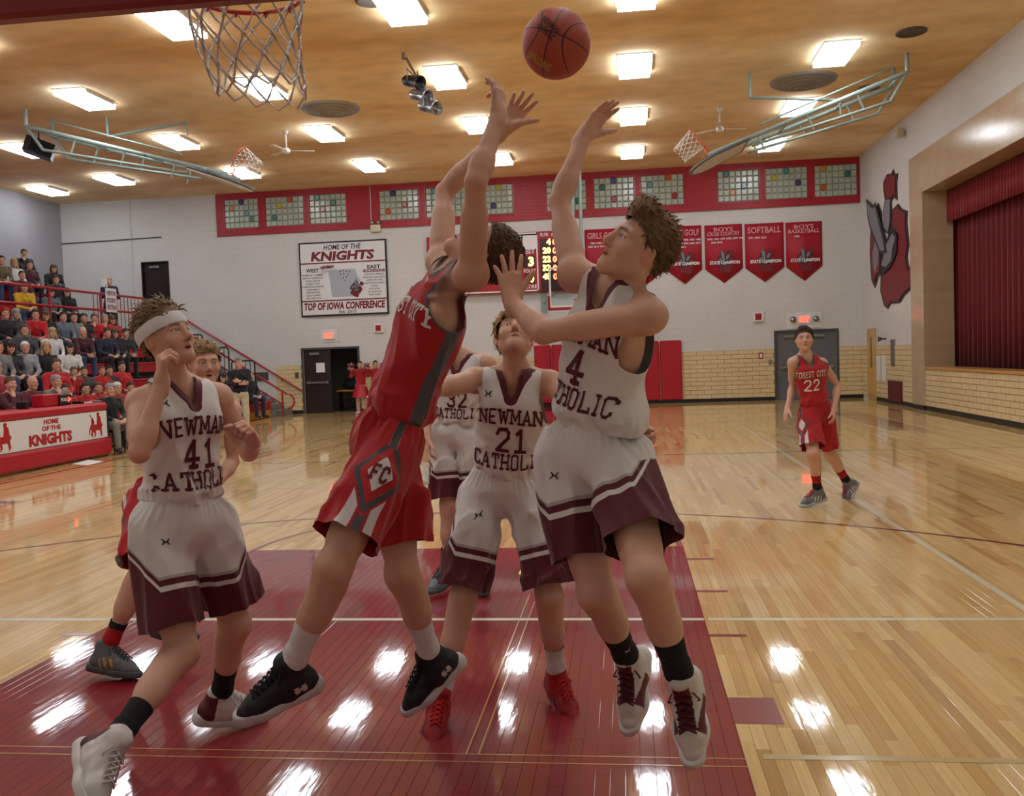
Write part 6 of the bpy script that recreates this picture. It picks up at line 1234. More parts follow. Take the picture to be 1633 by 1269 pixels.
# --- jumper in white reaching for the ball
J = dict(pel=at(945, 722, 1.32)); J['neck'] = reach(J['pel'], 985, 455, .56, 1); J['head'] = at(1018, 396, J['neck'][1]-.06)
J['hF'] = camv(-.8, .42, .32); J['hU'] = camv(.46, .86, .12)
J['hipR'] = J['pel']+camv(-.8, -.05, -.5)*.1-np.array([0, 0, .02]); J['hipL'] = J['pel']+camv(.8, 0, .5)*.1-np.array([0, 0, .02])
J['shR'] = J['neck']+camv(-.7, .22, -.5)*.17; J['shL'] = J['neck']+camv(.45, -.55, .62)*.19
J['elR'] = reach(J['shR'], 892, 322, .33, 1); J['wrR'] = reach(J['elR'], 931, 217, .28, 1); J['elL'] = reach(J['shL'], 866, 530, .35, -1); J['wrL'] = reach(J['elL'], 817, 482, .27, 1)
J['handR'] = (camv(.62, .78, 0), camv(.55, -.45, .5), [.15, .12, .12, .15], .25, .1); J['handL'] = (camv(-.1, .99, -.1), camv(-.15, .0, -1), [.1, .05, .1, .25], 1.1, .1)
J['knR'] = reach(J['hipR'], 952, 945, .46, -1); J['anR'] = reach(J['knR'], 1003, 1055, .43, 1); J['knL'] = reach(J['hipL'], 1032, 920, .46, -1); J['anL'] = reach(J['knL'], 1089, 1090, .43, 1)
J['toeR'] = camv(-.2, -.8, .55); J['suR'] = camv(-.45, .5, .6); J['toeL'] = camv(-.05, -.78, .6); J['suL'] = camv(-.3, .6, .7)
person('player in white jersey leaping beside the red shooter with right arm raised', J, 1.02, team='w', seed=23, hairc=(112, 86, 56), hair=dict(th=.006, top=.02, quiff=.03, mess=.003, front=.07, tn=700, tl=.024, lift=.06, rnd=.2, flow=(-.6, -.8)), words=W_WORDS('4'), style=ST_J, sockh=.21, mouth=.15, hem=.73, flare=1.0)
# --- number 41 with the headband
J = dict(pel=at(293, 835, 1.66)); J['neck'] = reach(J['pel'], 281, 610, .55, 1); J['head'] = at(266, 537, J['neck'][1]-.05)
J['hF'] = camv(.82, .26, .42); J['hU'] = camv(-.2, .95, .06)
J['hipR'] = J['pel']+camv(-.8, 0, .45)*.095; J['hipL'] = J['pel']+camv(.8, 0, -.45)*.095; J['shR'] = at(226, 642, J['neck'][1]-.14); J['shL'] = at(346, 632, J['neck'][1]+.15)
J['elR'] = reach(J['shR'], 222, 722, .31, -1); J['wrR'] = reach(J['elR'], 258, 610, .27, 1); J['elL'] = reach(J['shL'], 397, 722, .31, 1); J['wrL'] = reach(J['elL'], 402, 700, .25, -1)
J['handR'] = (camv(.05, .97, .1), camv(.7, 0, -.5), [1.0, 1.05, 1.05, 1.05], .1, .9); J['handL'] = (camv(.0, .55, .8), camv(-.45, -.55, .2), [1.15, 1.2, 1.2, 1.2], .1, 1.0)
J['knR'] = reach(J['hipR'], 290, 1040, .46, -1); J['anR'] = reach(J['knR'], 178, 1188, .44, -1); J['knL'] = reach(J['hipL'], 374, 995, .46, 1); J['anL'] = reach(J['knL'], 352, 1112, .42, 1)
J['toeR'] = camv(.42, -.5, .72); J['suR'] = camv(.2, .9, .3); J['toeL'] = camv(.85, -.12, -.5); J['suL'] = camv(0, 1, 0)
def band41(P): q = (P-J['head'])/1.02; z = q@J['hU']-.23*(q@J['hF']-.08); return np.minimum(z-.028, .08-z)*1.02
r41, J41, fr41 = person('player number 41 in white with a white headband and raised fist', J, 1.02, team='w', seed=31, hairc=(128, 104, 74), hair=dict(th=.007, top=.026, mess=.003, front=.07, ear=.0, nape=-.07, tn=560, tl=.042, lift=.34, rnd=.4, avoid=band41), words=W_WORDS('41'), style=ST_41, sockh=.17, mouth=.55, look=(.3, .3), hem=.8)
pr = Prims(); R_ = np.stack([J41['hS'], J41['hF'], J41['hU']]); g_ = 1.02; pr.ell(J41['head']+(-.016*J41['hF']+.026*J41['hU'])*g_, R_, np.array([.09, .112, .106])*g_, .01)
bclip = band41
v, q = polyg(pr, .005, None, None, bclip); bo_ = put('headband', (v, q), np.tile(L3((226, 222, 220)), (len(v), 1)), CLOTH, r41); sm = bo_.modifiers.new('t', 'SOLIDIFY'); sm.thickness = .004
# --- number 21 boxing out behind
J = dict(pel=at(806, 782, 2.30)); J['neck'] = reach(J['pel'], 822, 598, .53, -1); J['head'] = at(820, 536, J['neck'][1]-.02)
J['hF'] = camv(.02, .55, .82); J['hU'] = camv(-.03, .82, -.55)
J['hipR'] = at(773, 790, 2.30); J['hipL'] = at(842, 788, 2.30); J['shR'] = at(760, 606, J['neck'][1]); J['shL'] = at(876, 610, J['neck'][1])
J['elR'] = reach(J['shR'], 690, 622, .31, -1); J['wrR'] = reach(J['elR'], 640, 640, .27, -1); J['elL'] = reach(J['shL'], 938, 668, .31, -1); J['wrL'] = reach(J['elL'], 1000, 690, .27, -1)
J['handR'] = (camv(-.9, .1, .3), camv(0, -.2, 1), .5, .3, .4); J['handL'] = (camv(.95, -.12, .2), camv(0, -.5, .8), [1.0, 1.05, 1.05, 1.05], .1, .8)
J['knR'] = reach(J['hipR'], 738, 955, .45, -1); J['anR'] = reach(J['knR'], 702, 1112, .43, 1); J['knL'] = reach(J['hipL'], 876, 950, .45, -1); J['anL'] = reach(J['knL'], 888, 1078, .43, 1)
J['toeR'] = camv(-.05, -.4, .9); J['suR'] = camv(0, .95, .3); J['toeL'] = camv(.35, -.4, .85); J['suL'] = camv(-.1, .95, .3)
person('player number 21 in white with red shoes looking up under the ball', J, .97, team='w', seed=47, hairc=(178, 146, 100), hair=dict(th=.01, top=.016, mess=.003, front=.056, ear=-.02, tn=620, tl=.046, lift=.06, rnd=.3, flow=(.1, -.8)), words=W_WORDS('21'), style=ST_21, sockh=.17, sockc=((216, 208, 204),), look=(0, .4), hem=.9, flare=1.1, skin=(212, 164, 138))
# --- red player behind 41
J = dict(pel=at(262, 800, 3.05)); J['neck'] = reach(J['pel'], 318, 640, .53, -1); J['head'] = at(327, 580, J['neck'][1]-.06)
J['hF'] = camv(.5, -.02, .85); J['hU'] = camv(-.06, 1, 0); J['hipR'] = J['pel']+camv(-1, 0, .25)*.095; J['hipL'] = J['pel']+camv(1, 0, -.25)*.095; J['shR'] = J['neck']+camv(-.95, -.2, .1)*.18; J['shL'] = J['neck']+camv(.95, -.25, -.1)*.18
J['elR'] = J['shR']+camv(-.3, -.9, .3)*.3; J['wrR'] = J['elR']+camv(.5, -.5, .5)*.26; J['elL'] = J['shL']+camv(.0, -.95, -.1)*.3; J['wrL'] = J['elL']+camv(-.2, -.5, .7)*.26
J['handR'] = (camv(.5, -.4, .5), camv(.5, 0, -.5), .4, .3); J['handL'] = (camv(-.3, -.5, .6), camv(-.7, 0, 0), .4, .3)
J['knR'] = reach(J['hipR'], 226, 912, .45, -1); J['anR'] = reach(J['knR'], 170, 1036, .43, 1); J['knL'] = reach(J['hipL'], 275, 905, .45, -1); J['anL'] = reach(J['knL'], 258, 985, .43, 1)
J['toeR'] = camv(.96, -.1, .2); J['suR'] = camv(0, 1, .1); J['toeL'] = camv(.9, -.05, .3); J['suL'] = camv(0, 1, .1)
person('player in red mostly hidden behind number 41, grey shoe with gold stripes', J, .97, .01, .0045, .009, team='r', seed=59, hairc=(140, 110, 74), hair=dict(th=.008, top=.018, mess=.004), style=ST_GREY, sockh=.16, sockc=((176, 24, 30), (30, 26, 30), .035), mouth=.5, look=(.4, 0), hem=.86, skin=(212, 162, 138))
# --- number 32 behind the shooter
J = dict(pel=at(728, 694, 4.45)); J['neck'] = at(735, 570, 4.4); J['head'] = at(714, 526, 4.35); J['hF'] = camv(-.3, .1, .95); J['hU'] = camv(0, 1, 0)
J['hipR'] = at(707, 700, 4.45); J['hipL'] = at(750, 698, 4.45); J['shR'] = at(694, 578, 4.45); J['shL'] = at(777, 577, 4.4)
J['elR'] = J['shR']+camv(-.2, -.95, .1)*.3; J['wrR'] = J['elR']+camv(.1, -.8, .5)*.26; J['elL'] = J['shL']+camv(.2, -.95, 0)*.3; J['wrL'] = J['elL']+camv(-.1, -.8, .5)*.26; J['handR'] = (camv(.1, -.9, .3), camv(.8, 0, 0), .4, .3); J['handL'] = (camv(-.1, -.9, .3), camv(-.8, 0, 0), .4, .3)
J['knR'] = reach(J['hipR'], 716, 806, .45, -1); J['anR'] = reach(J['knR'], 712, 905, .43, 1); J['knL'] = reach(J['hipL'], 760, 806, .45, -1); J['anL'] = reach(J['knL'], 765, 905, .43, 1); J['toeR'] = camv(-.5, -.2, .85); J['suR'] = camv(0, 1, .2); J['toeL'] = camv(.2, -.2, .9); J['suL'] = camv(0, 1, .2)
person('player number 32 in white standing behind the red shooter and number 21', J, .98, .012, .006, .01, team='w', seed=61, words=W_WORDS('32'), style=ST_G3, sockh=.14, marks=False, hem=.88)
# --- red defender at the far side, right
J = dict(pel=at(1301, 655, 7.75)); J['neck'] = at(1286, 567, 7.62); J['head'] = at(1282.5, 540, 7.55); J['hF'] = camv(-.22, -.02, .97); J['hU'] = camv(-.05, 1, 0)
J['hipR'] = at(1290, 657, 7.7); J['hipL'] = at(1312, 657, 7.82); J['shR'] = at(1265, 578, 7.62); J['shL'] = at(1310, 579, 7.68)
J['elR'] = reach(J['shR'], 1264, 617, .3, 1); J['wrR'] = reach(J['elR'], 1256, 650, .26, -1); J['elL'] = reach(J['shL'], 1336, 615, .3, 1); J['wrL'] = reach(J['elL'], 1330, 653, .26, -1)
J['handR'] = (camv(-.35, -.85, .3), camv(.8, -.1, -.1), .3, .4); J['handL'] = (camv(-.1, -.95, .25), camv(-.75, 0, -.4), .4, .3)
J['knR'] = reach(J['hipR'], 1297, 722, .45, -1); J['anR'] = reach(J['knR'], 1304, 783, .43, 1); J['knL'] = reach(J['hipL'], 1322, 722, .45, 1); J['anL'] = reach(J['knL'], 1352, 770, .43, 1)
J['toeR'] = camv(-.95, -.25, .25); J['suR'] = camv(-.05, 1, .1); J['toeL'] = camv(-.5, -.75, .25); J['suL'] = camv(-.6, .75, .1)
person('player in red number 22 standing alone near the right sideline', J, .97, .011, .0055, .0085, team='r', seed=71, hairc=(52, 36, 28), hair=dict(th=.006, top=.012, mess=.003), words=R_WORDS('22'), style=ST_GREY2, sockh=.2, sockc=((28, 26, 28), (168, 22, 28), .09), skin=(214, 166, 142), look=(-.4, 0))
# --- red player hidden behind the shooter, white shoes
p0 = np.array([-.98, 9.74, 0]); J = dict(pel=p0+[0, 0, .98], neck=p0+[0, .05, 1.5], head=p0+[-.02, .03, 1.68]); J['hF'] = np.array([.3, -.95, 0]); J['hU'] = np.array([0, 0, 1.])
for sd, q in (('R', -1), ('L', 1)):
    J['hip'+sd] = J['pel']+np.array([.09*q, 0, -.02]); J['sh'+sd] = J['neck']+np.array([.18*q, 0, -.04]); J['el'+sd] = J['sh'+sd]+np.array([.08*q, .05, -.28]); J['wr'+sd] = J['el'+sd]+np.array([-.03*q, -.15, -.2]); J['hand'+sd] = (np.array([0, -.5, -.8]), np.array([-q, 0, 0.]), .4, .3); J['kn'+sd] = J['hip'+sd]+np.array([.05*q, -.06, -.44]); J['an'+sd] = J['kn'+sd]+np.array([.03*q, .06, -.41]); J['toe'+sd] = np.array([-.7, -.7, 0]); J['su'+sd] = np.array([0, 0, 1.])
J['anR'][2] = .105; J['anL'][2] = .105
person('player in red with white shoes, far behind the leaping red shooter', J, .97, .014, .008, .012, team='r', seed=83, style=ST_W, sockh=.2, sockc=((224, 224, 222),), marks=False)
# ================================================================== spectators, coach, cheerleaders
def cloth_prims(J, g, u, s, f, Rc, Rp, T, top=True, sleeve=1.0, infl=.02, skirt=False):
    pr = Prims(); pel, nk = J['pel'], J['neck']
    if top:
        pr.ell(pel+u*.04, Rp, np.array([.17, .14, .13])*g, .05); pr.ell(pel+T*.35, Rp, np.array([.16, .13, .17])*g, .06); pr.ell(pel+T*.66, Rc, np.array([.175, .135, .2])*g, .07)
        for q_ in (-1, 1): pr.ell(pel+T*.74+(s*q_*.07+f*.06), Rc, np.array([.09, .062, .085]), .05)
        for sd in 'RL':
            sh, el, wr = J['sh'+sd], J['el'+sd], J['wr'+sd]; pr.cone(nk-u*.02*g, sh, .07*g, .066*g, .05); pr.cone(sh, el, .064*g, .052*g, .03)
            if sleeve > .5: pr.cone(el, el+(wr-el)*.92, .05*g, .036*g, .03)
    else:
        pr.ell(pel+u*.0, Rp, np.array([.168, .138, .12])*g, .05)
        for sd in 'RL': hp, kn, an = J['hip'+sd], J['kn'+sd], J['an'+sd]; pr.cone(hp, kn, .098*g, .074*g, .04); pr.cone(kn, an+(kn-an)*.05, .07*g, .056*g, .03)
    return pr
def crowd_template(J, h=.016, hh=.011, sleeve=1.0, longhair=False):
    finish_pose(J); pr, (v, q), fr = build_body(J, 1.0, h, hh); hd = np.linalg.norm(v-J['head'], axis=1) < .17; col = np.tile(L3((206, 158, 132)), (len(v), 1)); col[hd] = head_color(v[hd], J['head'], J['hS'], J['hF'], J['hU'], 1.0, (206, 158, 132), (120, 92, 74), (60, 52, 48)); out = {}
    out['body'] = np_mesh('body', v, q, col); a = (fr['u'], fr['s'], fr['f'], fr['Rc'], fr['Rp'], fr['T'])
    nk, u = J['neck'], fr['u']; tp = cloth_prims(J, 1.0, *a, True, sleeve)
    def cl(P): q_ = P-nk; ln = np.linalg.norm(q_-np.outer(q_@u, u), axis=1); r = ln-.07; return np.where(q_@u > -.06, np.maximum(r, -.03-q_@u), 1.0)
    v, q = polyg(tp, h, lambda P: waves(P, 5, .006, .11, n=5), None, cl, False); out['top'] = np_mesh('top', v, q)
    v, q = polyg(cloth_prims(J, 1.0, *a, False), h, lambda P: waves(P, 6, .005, .1, n=4)); out['trousers'] = np_mesh('trousers', v, q)
    for sd in 'RL':
        sh = Prims(); an, td = J['an'+sd], nrm(J['toe'+sd]); z = np.array([0, 0, 1.]); sh.cone(an-td*.03-z*.045, an+td*.14-z*.055, .042, .034, .03); sh.cone(an-z*.03, an+z*.03, .045, .042, .03)
        v, q = polyg(sh, h*.8); out['shoe'+sd] = np_mesh('shoe', v, q)
    for nm, kw in (('hair_short', dict(th=.01, top=.016, mess=.004)), ('hair_long', dict(th=.018, top=.02, mess=.004, long=.9, ear=-.02))): v, q = hair_mesh(J['head'], J['hS'], J['hF'], J['hU'], 1.0, .01, seed=3, **kw); out[nm] = np_mesh('hair', v, q)
    for k in out: out[k].materials.append(SKINM if k == 'body' else None)
    return out
def seated(var):
    A = np.array; lean = (.04, .14, .2, .03)[var]; J = dict(pel=A([0, 0, .1]), neck=A([lean, 0, .6]), head=A([lean+.05, 0, .775])); J['hF'] = A([.97, -.2, -.05]); J['hU'] = A([0, 0, 1.])
    for sd, q in (('R', -1), ('L', 1)):
        J['hip'+sd] = A([.02, q*.09, .08]); J['kn'+sd] = A([.43, q*.13, .11]); J['an'+sd] = A([.45, q*.12, -.33]); J['toe'+sd] = A([1, q*.2, -.05]); J['sh'+sd] = A([lean-.01, q*.19, .555])
        J['el'+sd] = A([lean+.08, q*.24, .29]); J['wr'+sd] = A([.36, q*.1, .2]); J['hand'+sd] = (A([.6, -q*.6, -.2]), A([0, 0, -1.]), .5, .3)
    if var == 1: J['elR'] = A([.36, -.15, .3]); J['wrR'] = A([.3, -.06, .56]); J['handR'] = (A([-.3, .2, .9]), A([-.9, 0, -.3]), .9, .1)
    if var == 2:
        for sd, q in (('R', -1), ('L', 1)): J['el'+sd] = A([.33, q*.2, .25]); J['wr'+sd] = A([.52, q*.03, .2]); J['hand'+sd] = (A([.7, -q*.5, -.3]), A([0, -q, -.3]), .7, .2)
    if var == 3:
        for sd, q in (('R', -1), ('L', 1)): J['el'+sd] = A([.16, q*.23, .32]); J['wr'+sd] = A([.24, -q*.02, .38+q*.03]); J['hand'+sd] = (A([.1, -q*.95, .1]), A([-.9, 0, 0]), .4, .2)
    return J
TPL = [crowd_template(seated(k)) for k in range(4)]
def crowd_person(T, loc, rz, label, top, trou, hair, hairc, sc=1.0, shoe=(34, 32, 34), group='spectators in the bleachers'):
    root = empty('person', loc, label, 'person', group); root.rotation_euler = (0, 0, rz); root.scale = (sc, sc, sc)
    def ch(name, me, m):
        o = bpy.data.objects.new(name, me); COL.objects.link(o); o.parent = root
        if m is not None: o.material_slots[0].link = 'OBJECT'; o.material_slots[0].material = m
        return o
    fab = lambda c: mat('fabric_%d_%d_%d' % tuple(c), c, .8, var=.1, scale=20, sheen=.2)
    ch('body', T['body'], None); ch('top', T['top'], fab(top)); ch('trousers', T['trousers'], fab(trou)); ch('shoe', T['shoeR'], fab(shoe)); ch('shoe', T['shoeL'], fab(shoe))
    if hair: ch('hair', T['hair_'+hair], mat('hair_%d_%d_%d' % tuple(hairc), hairc, .6, var=.25, scale=60))
    return root
BL, NV, JN, GY, DR, RD, WT, KH = (26, 26, 30), (30, 36, 60), (48, 64, 98), (110, 112, 118), (92, 26, 34), (186, 24, 30), (214, 212, 210), (170, 158, 132)
BR, DB, BD, GH, WH = (84, 60, 42), (40, 30, 26), (176, 144, 98), (140, 138, 136), (206, 204, 200)
# px, py of the head, row ('l0'..'l4' lower, 'u0'..'u3' upper), variant, top, trousers, hair, hair colour, size, label
CROWD = [
 (4, 425, 'u2', 2, (104, 92, 62), JN, 'short', DB, 1, 'man in olive brown jacket at the left edge above the guard rail'),
 (27, 419, 'u2', 0, WT, JN, 'long', BD, 1, 'blond woman in white sweater high in the upper bleachers'),
 (40, 402, 'u3', 1, BL, BL, 'short', DB, 1, 'man in black with hand at chin, highest in the upper bleachers'),
 (51, 420, 'u2', 0, (70, 30, 36), BL, 'short', DB, 1, 'person in dark maroon beside the blond woman in white'),
 (39, 436, 'u1', 0, (96, 28, 34), JN, 'short', BR, 1, 'man in dark red sweater behind the yellow jacket'),
 (90, 428, 'u2', 0, BL, BL, 'long', BR, 1, 'woman with long brown hair in black coat in the upper bleachers'),
 (39, 452, 'u0', 2, (206, 160, 30), JN, 'short', DB, 1, 'spectator in bright yellow jacket behind the guard rail'),
 (94, 447, 'u1', 0, (44, 40, 46), BL, 'short', DB, 1, 'person in charcoal behind the grey hooded girl'),
 (86, 459, 'u0', 0, (96, 96, 104), BL, 'long', DB, .95, 'girl in grey hooded top behind the guard rail'),
 (110, 453, 'u0', 0, BL, BL, 'long', DB, 1, 'woman in black at the right end of the upper seats'),
 (14, 501, 'l4', 0, BL, BL, 'short', (150, 26, 32), 1, 'man in red cap and black jacket under the guard rail'),
 (30, 492, 'l4', 0, (60, 58, 58), BL, 'long', GH, 1, 'grey haired woman in dark coat under the guard rail'),
 (58, 489, 'l4', 2, RD, JN, 'short', DB, 1, 'man in red sweatshirt leaning forward under the guard rail'),
 (78, 496, 'l4', 0, BL, BL, 'long', BR, 1, 'woman in black next to the man in red sweatshirt'),
 (105, 498, 'l4', 0, (98, 108, 122), JN, 'short', DB, 1, 'man in blue grey hoodie under the guard rail'),
 (138, 497, 'l4', 0, (30, 44, 36), BL, 'short', DB, 1, 'man in dark green black jacket under the guard rail'),
 (153, 510, 'l4', 1, RD, JN, 'short', BR, 1, 'man in red with hand at his chin'),
 (168, 504, 'l4', 1, (170, 30, 34), JN, 'short', GH, 1, 'man with grey hair and dull red top near the aisle'),
 (183, 505, 'l4', 0, (178, 34, 36), JN, 'long', BR, 1, 'long haired woman in red near the stair aisle'),
 (46, 534, 'l3', 0, (66, 68, 74), JN, 'short', BR, 1, 'man in dark grey jacket in the fourth row'),
 (88, 520, 'l3', 0, WT, BL, 'long', BD, .95, 'blond girl in white top in the fourth row'),
 (123, 508, 'l4', 0, (120, 122, 126), JN, 'short', DB, 1, 'man in light grey sweater above the bald man'),
 (131, 528, 'l3', 2, (70, 28, 34), JN, None, BR, 1, 'bald man in maroon and black jacket wearing jeans'),
 (176, 537, 'l3', 0, NV, BL, 'short', DB, 1, 'man in navy hooded sweatshirt at the row end'),
 (188, 528, 'l3', 0, (34, 34, 40), BL, 'long', BR, 1, 'woman in black behind the navy hooded man'),
 (200, 549, 'l3', 2, (40, 42, 50), BL, 'short', DB, 1, 'person in dark coat at the aisle end holding papers'),
 (22, 549, 'l2', 0, (44, 44, 48), BL, 'long', DB, 1, 'woman in black vest over pale sleeves'),
 (46, 550, 'l2', 0, (150, 150, 154), NV, 'short', WH, 1, 'white haired older man in light grey sweatshirt'),
 (78, 541, 'l2', 0, BL, BL, 'long', BD, 1, 'blond woman in black top in the third row'),
 (117, 556, 'l2', 0, (220, 218, 212), JN, 'long', DB, 1, 'curly dark haired woman in white hooded sweatshirt'),
 (5, 572, 'l2', 0, (120, 118, 116), JN, 'short', BR, 1, 'person in grey at the left edge, third row'),
 (2, 592, 'l1', 0, (168, 54, 66), JN, 'short', GH, 1, 'person in dusty pink red at the left edge, second row'),
 (96, 589, 'l1', 0, RD, JN, 'short', BR, 1.05, 'heavyset spectator in red, leftmost of the red shirted row'),
 (120, 595, 'l1', 1, (172, 22, 30), BL, 'short', BR, .85, 'boy in red with hand at mouth, second in the red shirted row'),
 (141, 595, 'l1', 0, (70, 66, 70), BL, 'short', DB, .85, 'boy in dark grey among the red shirted row'),
 (168, 589, 'l1', 0, (180, 26, 34), BL, 'short', BR, .85, 'small boy in red beside the red bench end'),
 (180, 588, 'l1', 0, (50, 44, 48), BL, 'short', DB, .85, 'boy in dark top beside the small boy in red'),
 (199, 587, 'l1', 0, (192, 28, 36), BL, 'short', DB, .95, 'teenager in bright red shirt at the end of the second row'),
 (109, 610, 'l0', 0, (186, 26, 36), BL, 'short', DB, .95, 'teenager in red right behind the possession box'),
 (142, 611, 'l0', 0, (178, 22, 30), BL, 'short', DB, .95, 'dark haired teenager in red in the front row'),
 (162, 610, 'l0', 0, (188, 30, 36), BL, 'short', BR, .95, 'brown haired teenager in red in the front row'),
 (184, 607, 'l0', 0, (182, 26, 30), BL, 'short', (120, 64, 36), .95, 'ginger haired teenager in red at the front row end'),
 (213, 612, 'l0', 0, (176, 28, 36), BL, 'short', DB, .9, 'boy in red peeking out behind number 41'),
]
for k, (px, py, row, var, top, trou, hair, hc, sc, lab) in enumerate(CROWD):
    i = int(row[1]); 
    if row[0] == 'l': X, Z = seat_x(i)-.17, seat_z(i)
    else: X, Z = -13.95-.62*i-.17, 3.02+.42*i
    p = atx(px, py, X+.12); crowd_person(TPL[var], (X, p[1], Z), -.45-.25*random.random(), lab, top, trou, hair, hc, sc)
# table crew on chairs behind the scorer's table
for px, py, var, top, hair, hc, lab in ((12, 611, 1, (78, 26, 34), 'short', BR, 'scorer in maroon with hand on chin behind the scorers table'), (54, 606, 0, (96, 30, 38), None, BR, 'bald scorer in maroon behind the possession box'), (85, 607, 1, (120, 118, 122), 'short', GH, 'grey haired scorer with hand on his face at the table')):
    X = -9.0; p = atx(px, py, X+.1); st_ = empty('folding_chair', (X, p[1], 0), 'dark folding chair under the '+lab.split(' behind')[0].split(' with')[0], 'chair'); mb = MB(); mb.bevbox(X-.2, X+.2, p[1]-.2, p[1]+.2, .55, .58, .01); mb.build('seat', BLKR, st_)
    for a, b in ((-.18, -.18), (.18, -.18), (.18, .18), (-.18, .18)): mb = MB(); mb.cyl((X+a, p[1]+b, 0), (X+a, p[1]+b, .55), .012, n=6); mb.build('leg', BLKR, st_)
    mb = MB(); mb.bevbox(X-.22, X-.19, p[1]-.2, p[1]+.2, .75, 1.0, .01); mb.cyl((X-.2, p[1]-.18, .55), (X-.2, p[1]-.18, 1.0), .012); mb.cyl((X-.2, p[1]+.18, .55), (X-.2, p[1]+.18, 1.0), .012); mb.build('backrest', BLKR, st_)
    crowd_person(TPL[var], (X, p[1], .64), -.2, lab, top, BL, hair, hc, 1.0, group='table crew')
# bench coaches beside the table end
for px, py, top, trou, hair, hc, lab in ((180, 629, BL, (130, 126, 120), 'short', GH, 'seated coach in black jacket and grey trousers beside the scorers table'), (191, 625, (150, 30, 36), BL, 'short', WH, 'white haired man in red seated just behind the seated coach')):
    X = -8.45 if top is BL else -8.9; p = atx(px, py, X+.1); ch_ = empty('folding_chair', (X, p[1], 0), 'folding chair under the '+('seated coach' if top is BL else 'white haired man in red'), 'chair'); mb = MB(); mb.bevbox(X-.2, X+.2, p[1]-.2, p[1]+.2, .4, .43, .01); mb.build('seat', BLKR, ch_)
    for a, b in ((-.18, -.18), (.18, -.18), (.18, .18), (-.18, .18)): mb = MB(); mb.cyl((X+a, p[1]+b, 0), (X+a, p[1]+b, .4), .012, n=6); mb.build('leg', BLKR, ch_)
    crowd_person(TPL[0], (X, p[1], .44), -.5, lab, top, trou, hair, hc, 1.0, group='bench staff')
# people standing: local frame faces -y
def standing(arms):
    A = np.array; J = dict(pel=A([0, 0, .95]), neck=A([0, .0, 1.47]), head=A([0, -.03, 1.645])); J['hF'] = A([.25, -.96, 0]); J['hU'] = A([0, 0, 1.])
    for sd, q in (('R', -1), ('L', 1)):
        J['hip'+sd] = A([q*.09, 0, .93]); J['kn'+sd] = A([q*.11, -.02, .5]); J['an'+sd] = A([q*.12, .02, .09]); J['toe'+sd] = A([q*.3, -.95, 0]); J['sh'+sd] = A([q*.19, 0, 1.425])
        if arms == 'cross': J['el'+sd] = A([q*.23, -.12, 1.17]); J['wr'+sd] = A([-q*.02, -.24, 1.2+q*.03]); J['hand'+sd] = (A([-q*.95, 0, .1]), A([0, .9, 0]), .4, .2)
        elif arms == 'up': J['el'+sd] = A([q*.3, -.1, 1.27]); J['wr'+sd] = A([q*.25, -.2, 1.5]); J['hand'+sd] = (A([0, -.2, .95]), A([0, -1., 0]), .9, .2)
        elif arms == 'down': J['el'+sd] = A([q*.25, .02, 1.14]); J['wr'+sd] = A([q*.25, -.06, .9]); J['hand'+sd] = (A([0, -.1, -.95]), A([-q, 0, 0.]), .4, .2)
        else: J['el'+sd] = A([q*.25, -.05, 1.15]); J['wr'+sd] = A([q*.1, -.25, 1.28]); J['hand'+sd] = (A([-q*.4, -.3, .7]), A([0, .9, 0]), .6, .2)
    return J
TC = crowd_template(standing('cross'), .014, .009); TU = crowd_template(standing('up'), .018, .011, sleeve=1.0); TH = crowd_template(standing('hold'), .018, .011)
cp = atz(386, 693, 0); crowd_person(TC, (cp[0], cp[1], 0), .5, 'coach standing with crossed arms in black pullover and khaki trousers', (24, 26, 34), (196, 184, 158), 'short', (120, 112, 104), 1.0, group='bench staff')
kp = atx(173, 440, -13.6); crowd_person(TH, (-13.6, kp[1], 2.62), .8, 'boy in navy shirt standing at the camera tripod on the walkway', (36, 40, 70), (40, 40, 44), 'short', BD, .95)
tp = empty('camera_tripod', (-13.45, kp[1]-.45, 2.62), 'black camera tripod with a tablet on the bleacher walkway', 'tripod')
for a in (0, 2.1, 4.2): mb = MB(); mb.cyl((-13.45+.28*math.cos(a), kp[1]-.45+.28*math.sin(a), 2.62), (-13.45, kp[1]-.45, 3.75), .014, n=6); mb.build('leg', BLKR, tp)
mb = MB(); mb.cyl((-13.45, kp[1]-.45, 3.6), (-13.45, kp[1]-.45, 4.05), .018); mb.build('column', BLKR, tp); mb = MB(); mb.bevbox(-13.47, -13.44, kp[1]-.65, kp[1]-.35, 3.98, 4.22, .006); mb.build('tablet', HOUSE, tp)
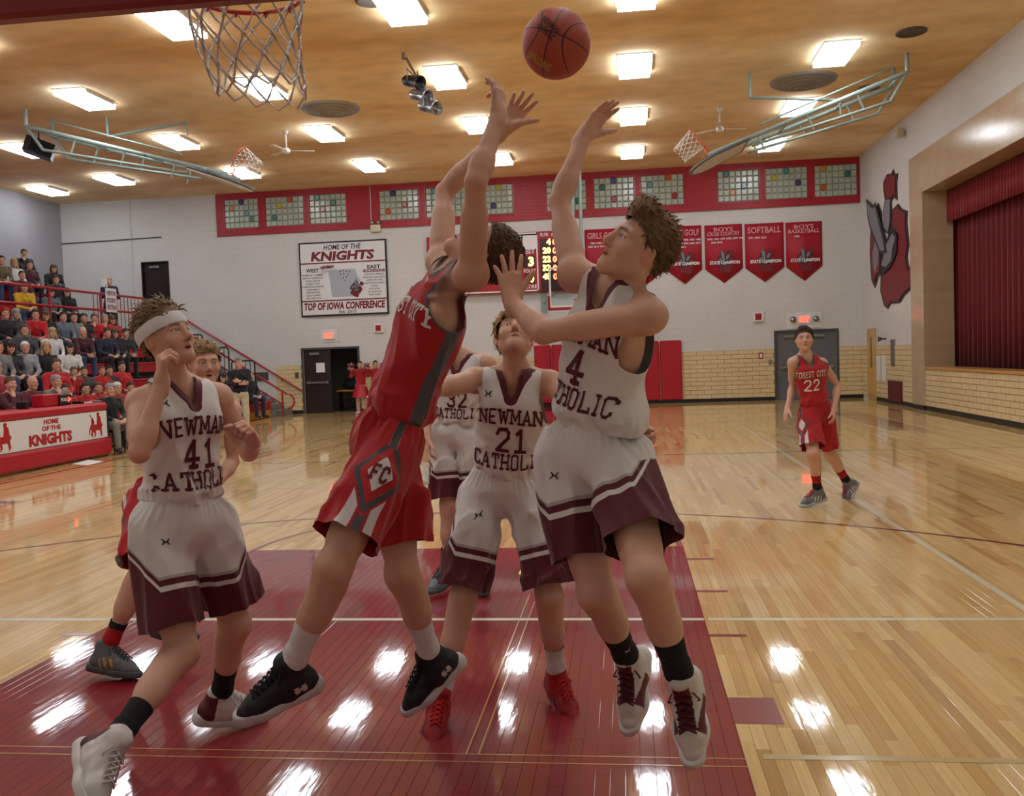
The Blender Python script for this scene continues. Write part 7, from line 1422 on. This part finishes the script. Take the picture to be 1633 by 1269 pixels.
# people at the bleacher end behind the coach
for px, py, var, top, trou, hair, hc, lab in ((352, 602, 2, (60, 60, 66), BL, 'long', DB, 'seated woman with dark hair left of the standing coach'), (366, 597, 0, (40, 40, 46), JN, 'long', BR, 'seated woman clapping just behind the standing coach'), (402, 590, 0, (30, 30, 38), NV, 'short', BD, 'seated person in dark jacket right of the standing coach'), (340, 598, 0, (170, 160, 160), BL, 'short', BR, 'seated person in pale top beside number 41\'s ear')):
    X = seat_x(0)-.17; p = atx(px, py, X+.12); crowd_person(TPL[var], (X, min(p[1], 24.6), seat_z(0)), -.5, lab, top, trou, hair, hc, 1.0)
# cheerleaders with pompoms near the open doorway
PM1 = mat('pompom_red', (190, 30, 50), .6); PM2 = mat('pompom_white', (226, 222, 224), .6)
for px, lab in ((577, 'cheerleader in red with raised red and white pompoms by the doorway'), (602, 'second cheerleader partly hidden behind the leaping red shooter')):
    Yc = 25.6; c = at(px, 652, Yc); r = crowd_person(TU, (c[0], Yc, 0), .1, lab, (176, 26, 40), (206, 160, 136), 'short', DB, .9, (220, 220, 220), 'cheerleaders')
    mb = MB(); n = 20; vs = []
    for k, (z, rr) in enumerate(((.98, .15), (.75, .22), (.56, .27))):
        for i in range(n): t = 2*PI*i/n; q = rr*(1+(.07*math.cos(10*t) if k else 0)); vs.append((q*math.cos(t)*1.1, q*math.sin(t), z))
    mb.add(vs, [(k*n+i, k*n+(i+1) % n, (k+1)*n+(i+1) % n, (k+1)*n+i) for k in range(2) for i in range(n)]); o = mb.build('skirt', RSEAT, None, True); o.parent = r; o.location = (0, 0, 0)
    for q in (-1, 1):
        mb = MB(); rs = random.Random(int(px)+q)
        for i in range(150):
            d = Vector((rs.gauss(0, 1), rs.gauss(0, 1), rs.gauss(0, 1))).normalized(); sde = frame(d)[0]*.014; L_ = rs.uniform(.11, .17); P = Vector((q*.25, -.24, 1.6)); mb.add([P+sde, P-sde, P+d*L_-sde+Vector((0, 0, -.02)), P+d*L_+sde+Vector((0, 0, -.02))], [(0, 1, 2, 3)], i % 2)
        o = mb.build('pompom', [PM1, PM2], None); o.parent = r; o.location = (0, 0, 0); o['kind'] = 'stuff'
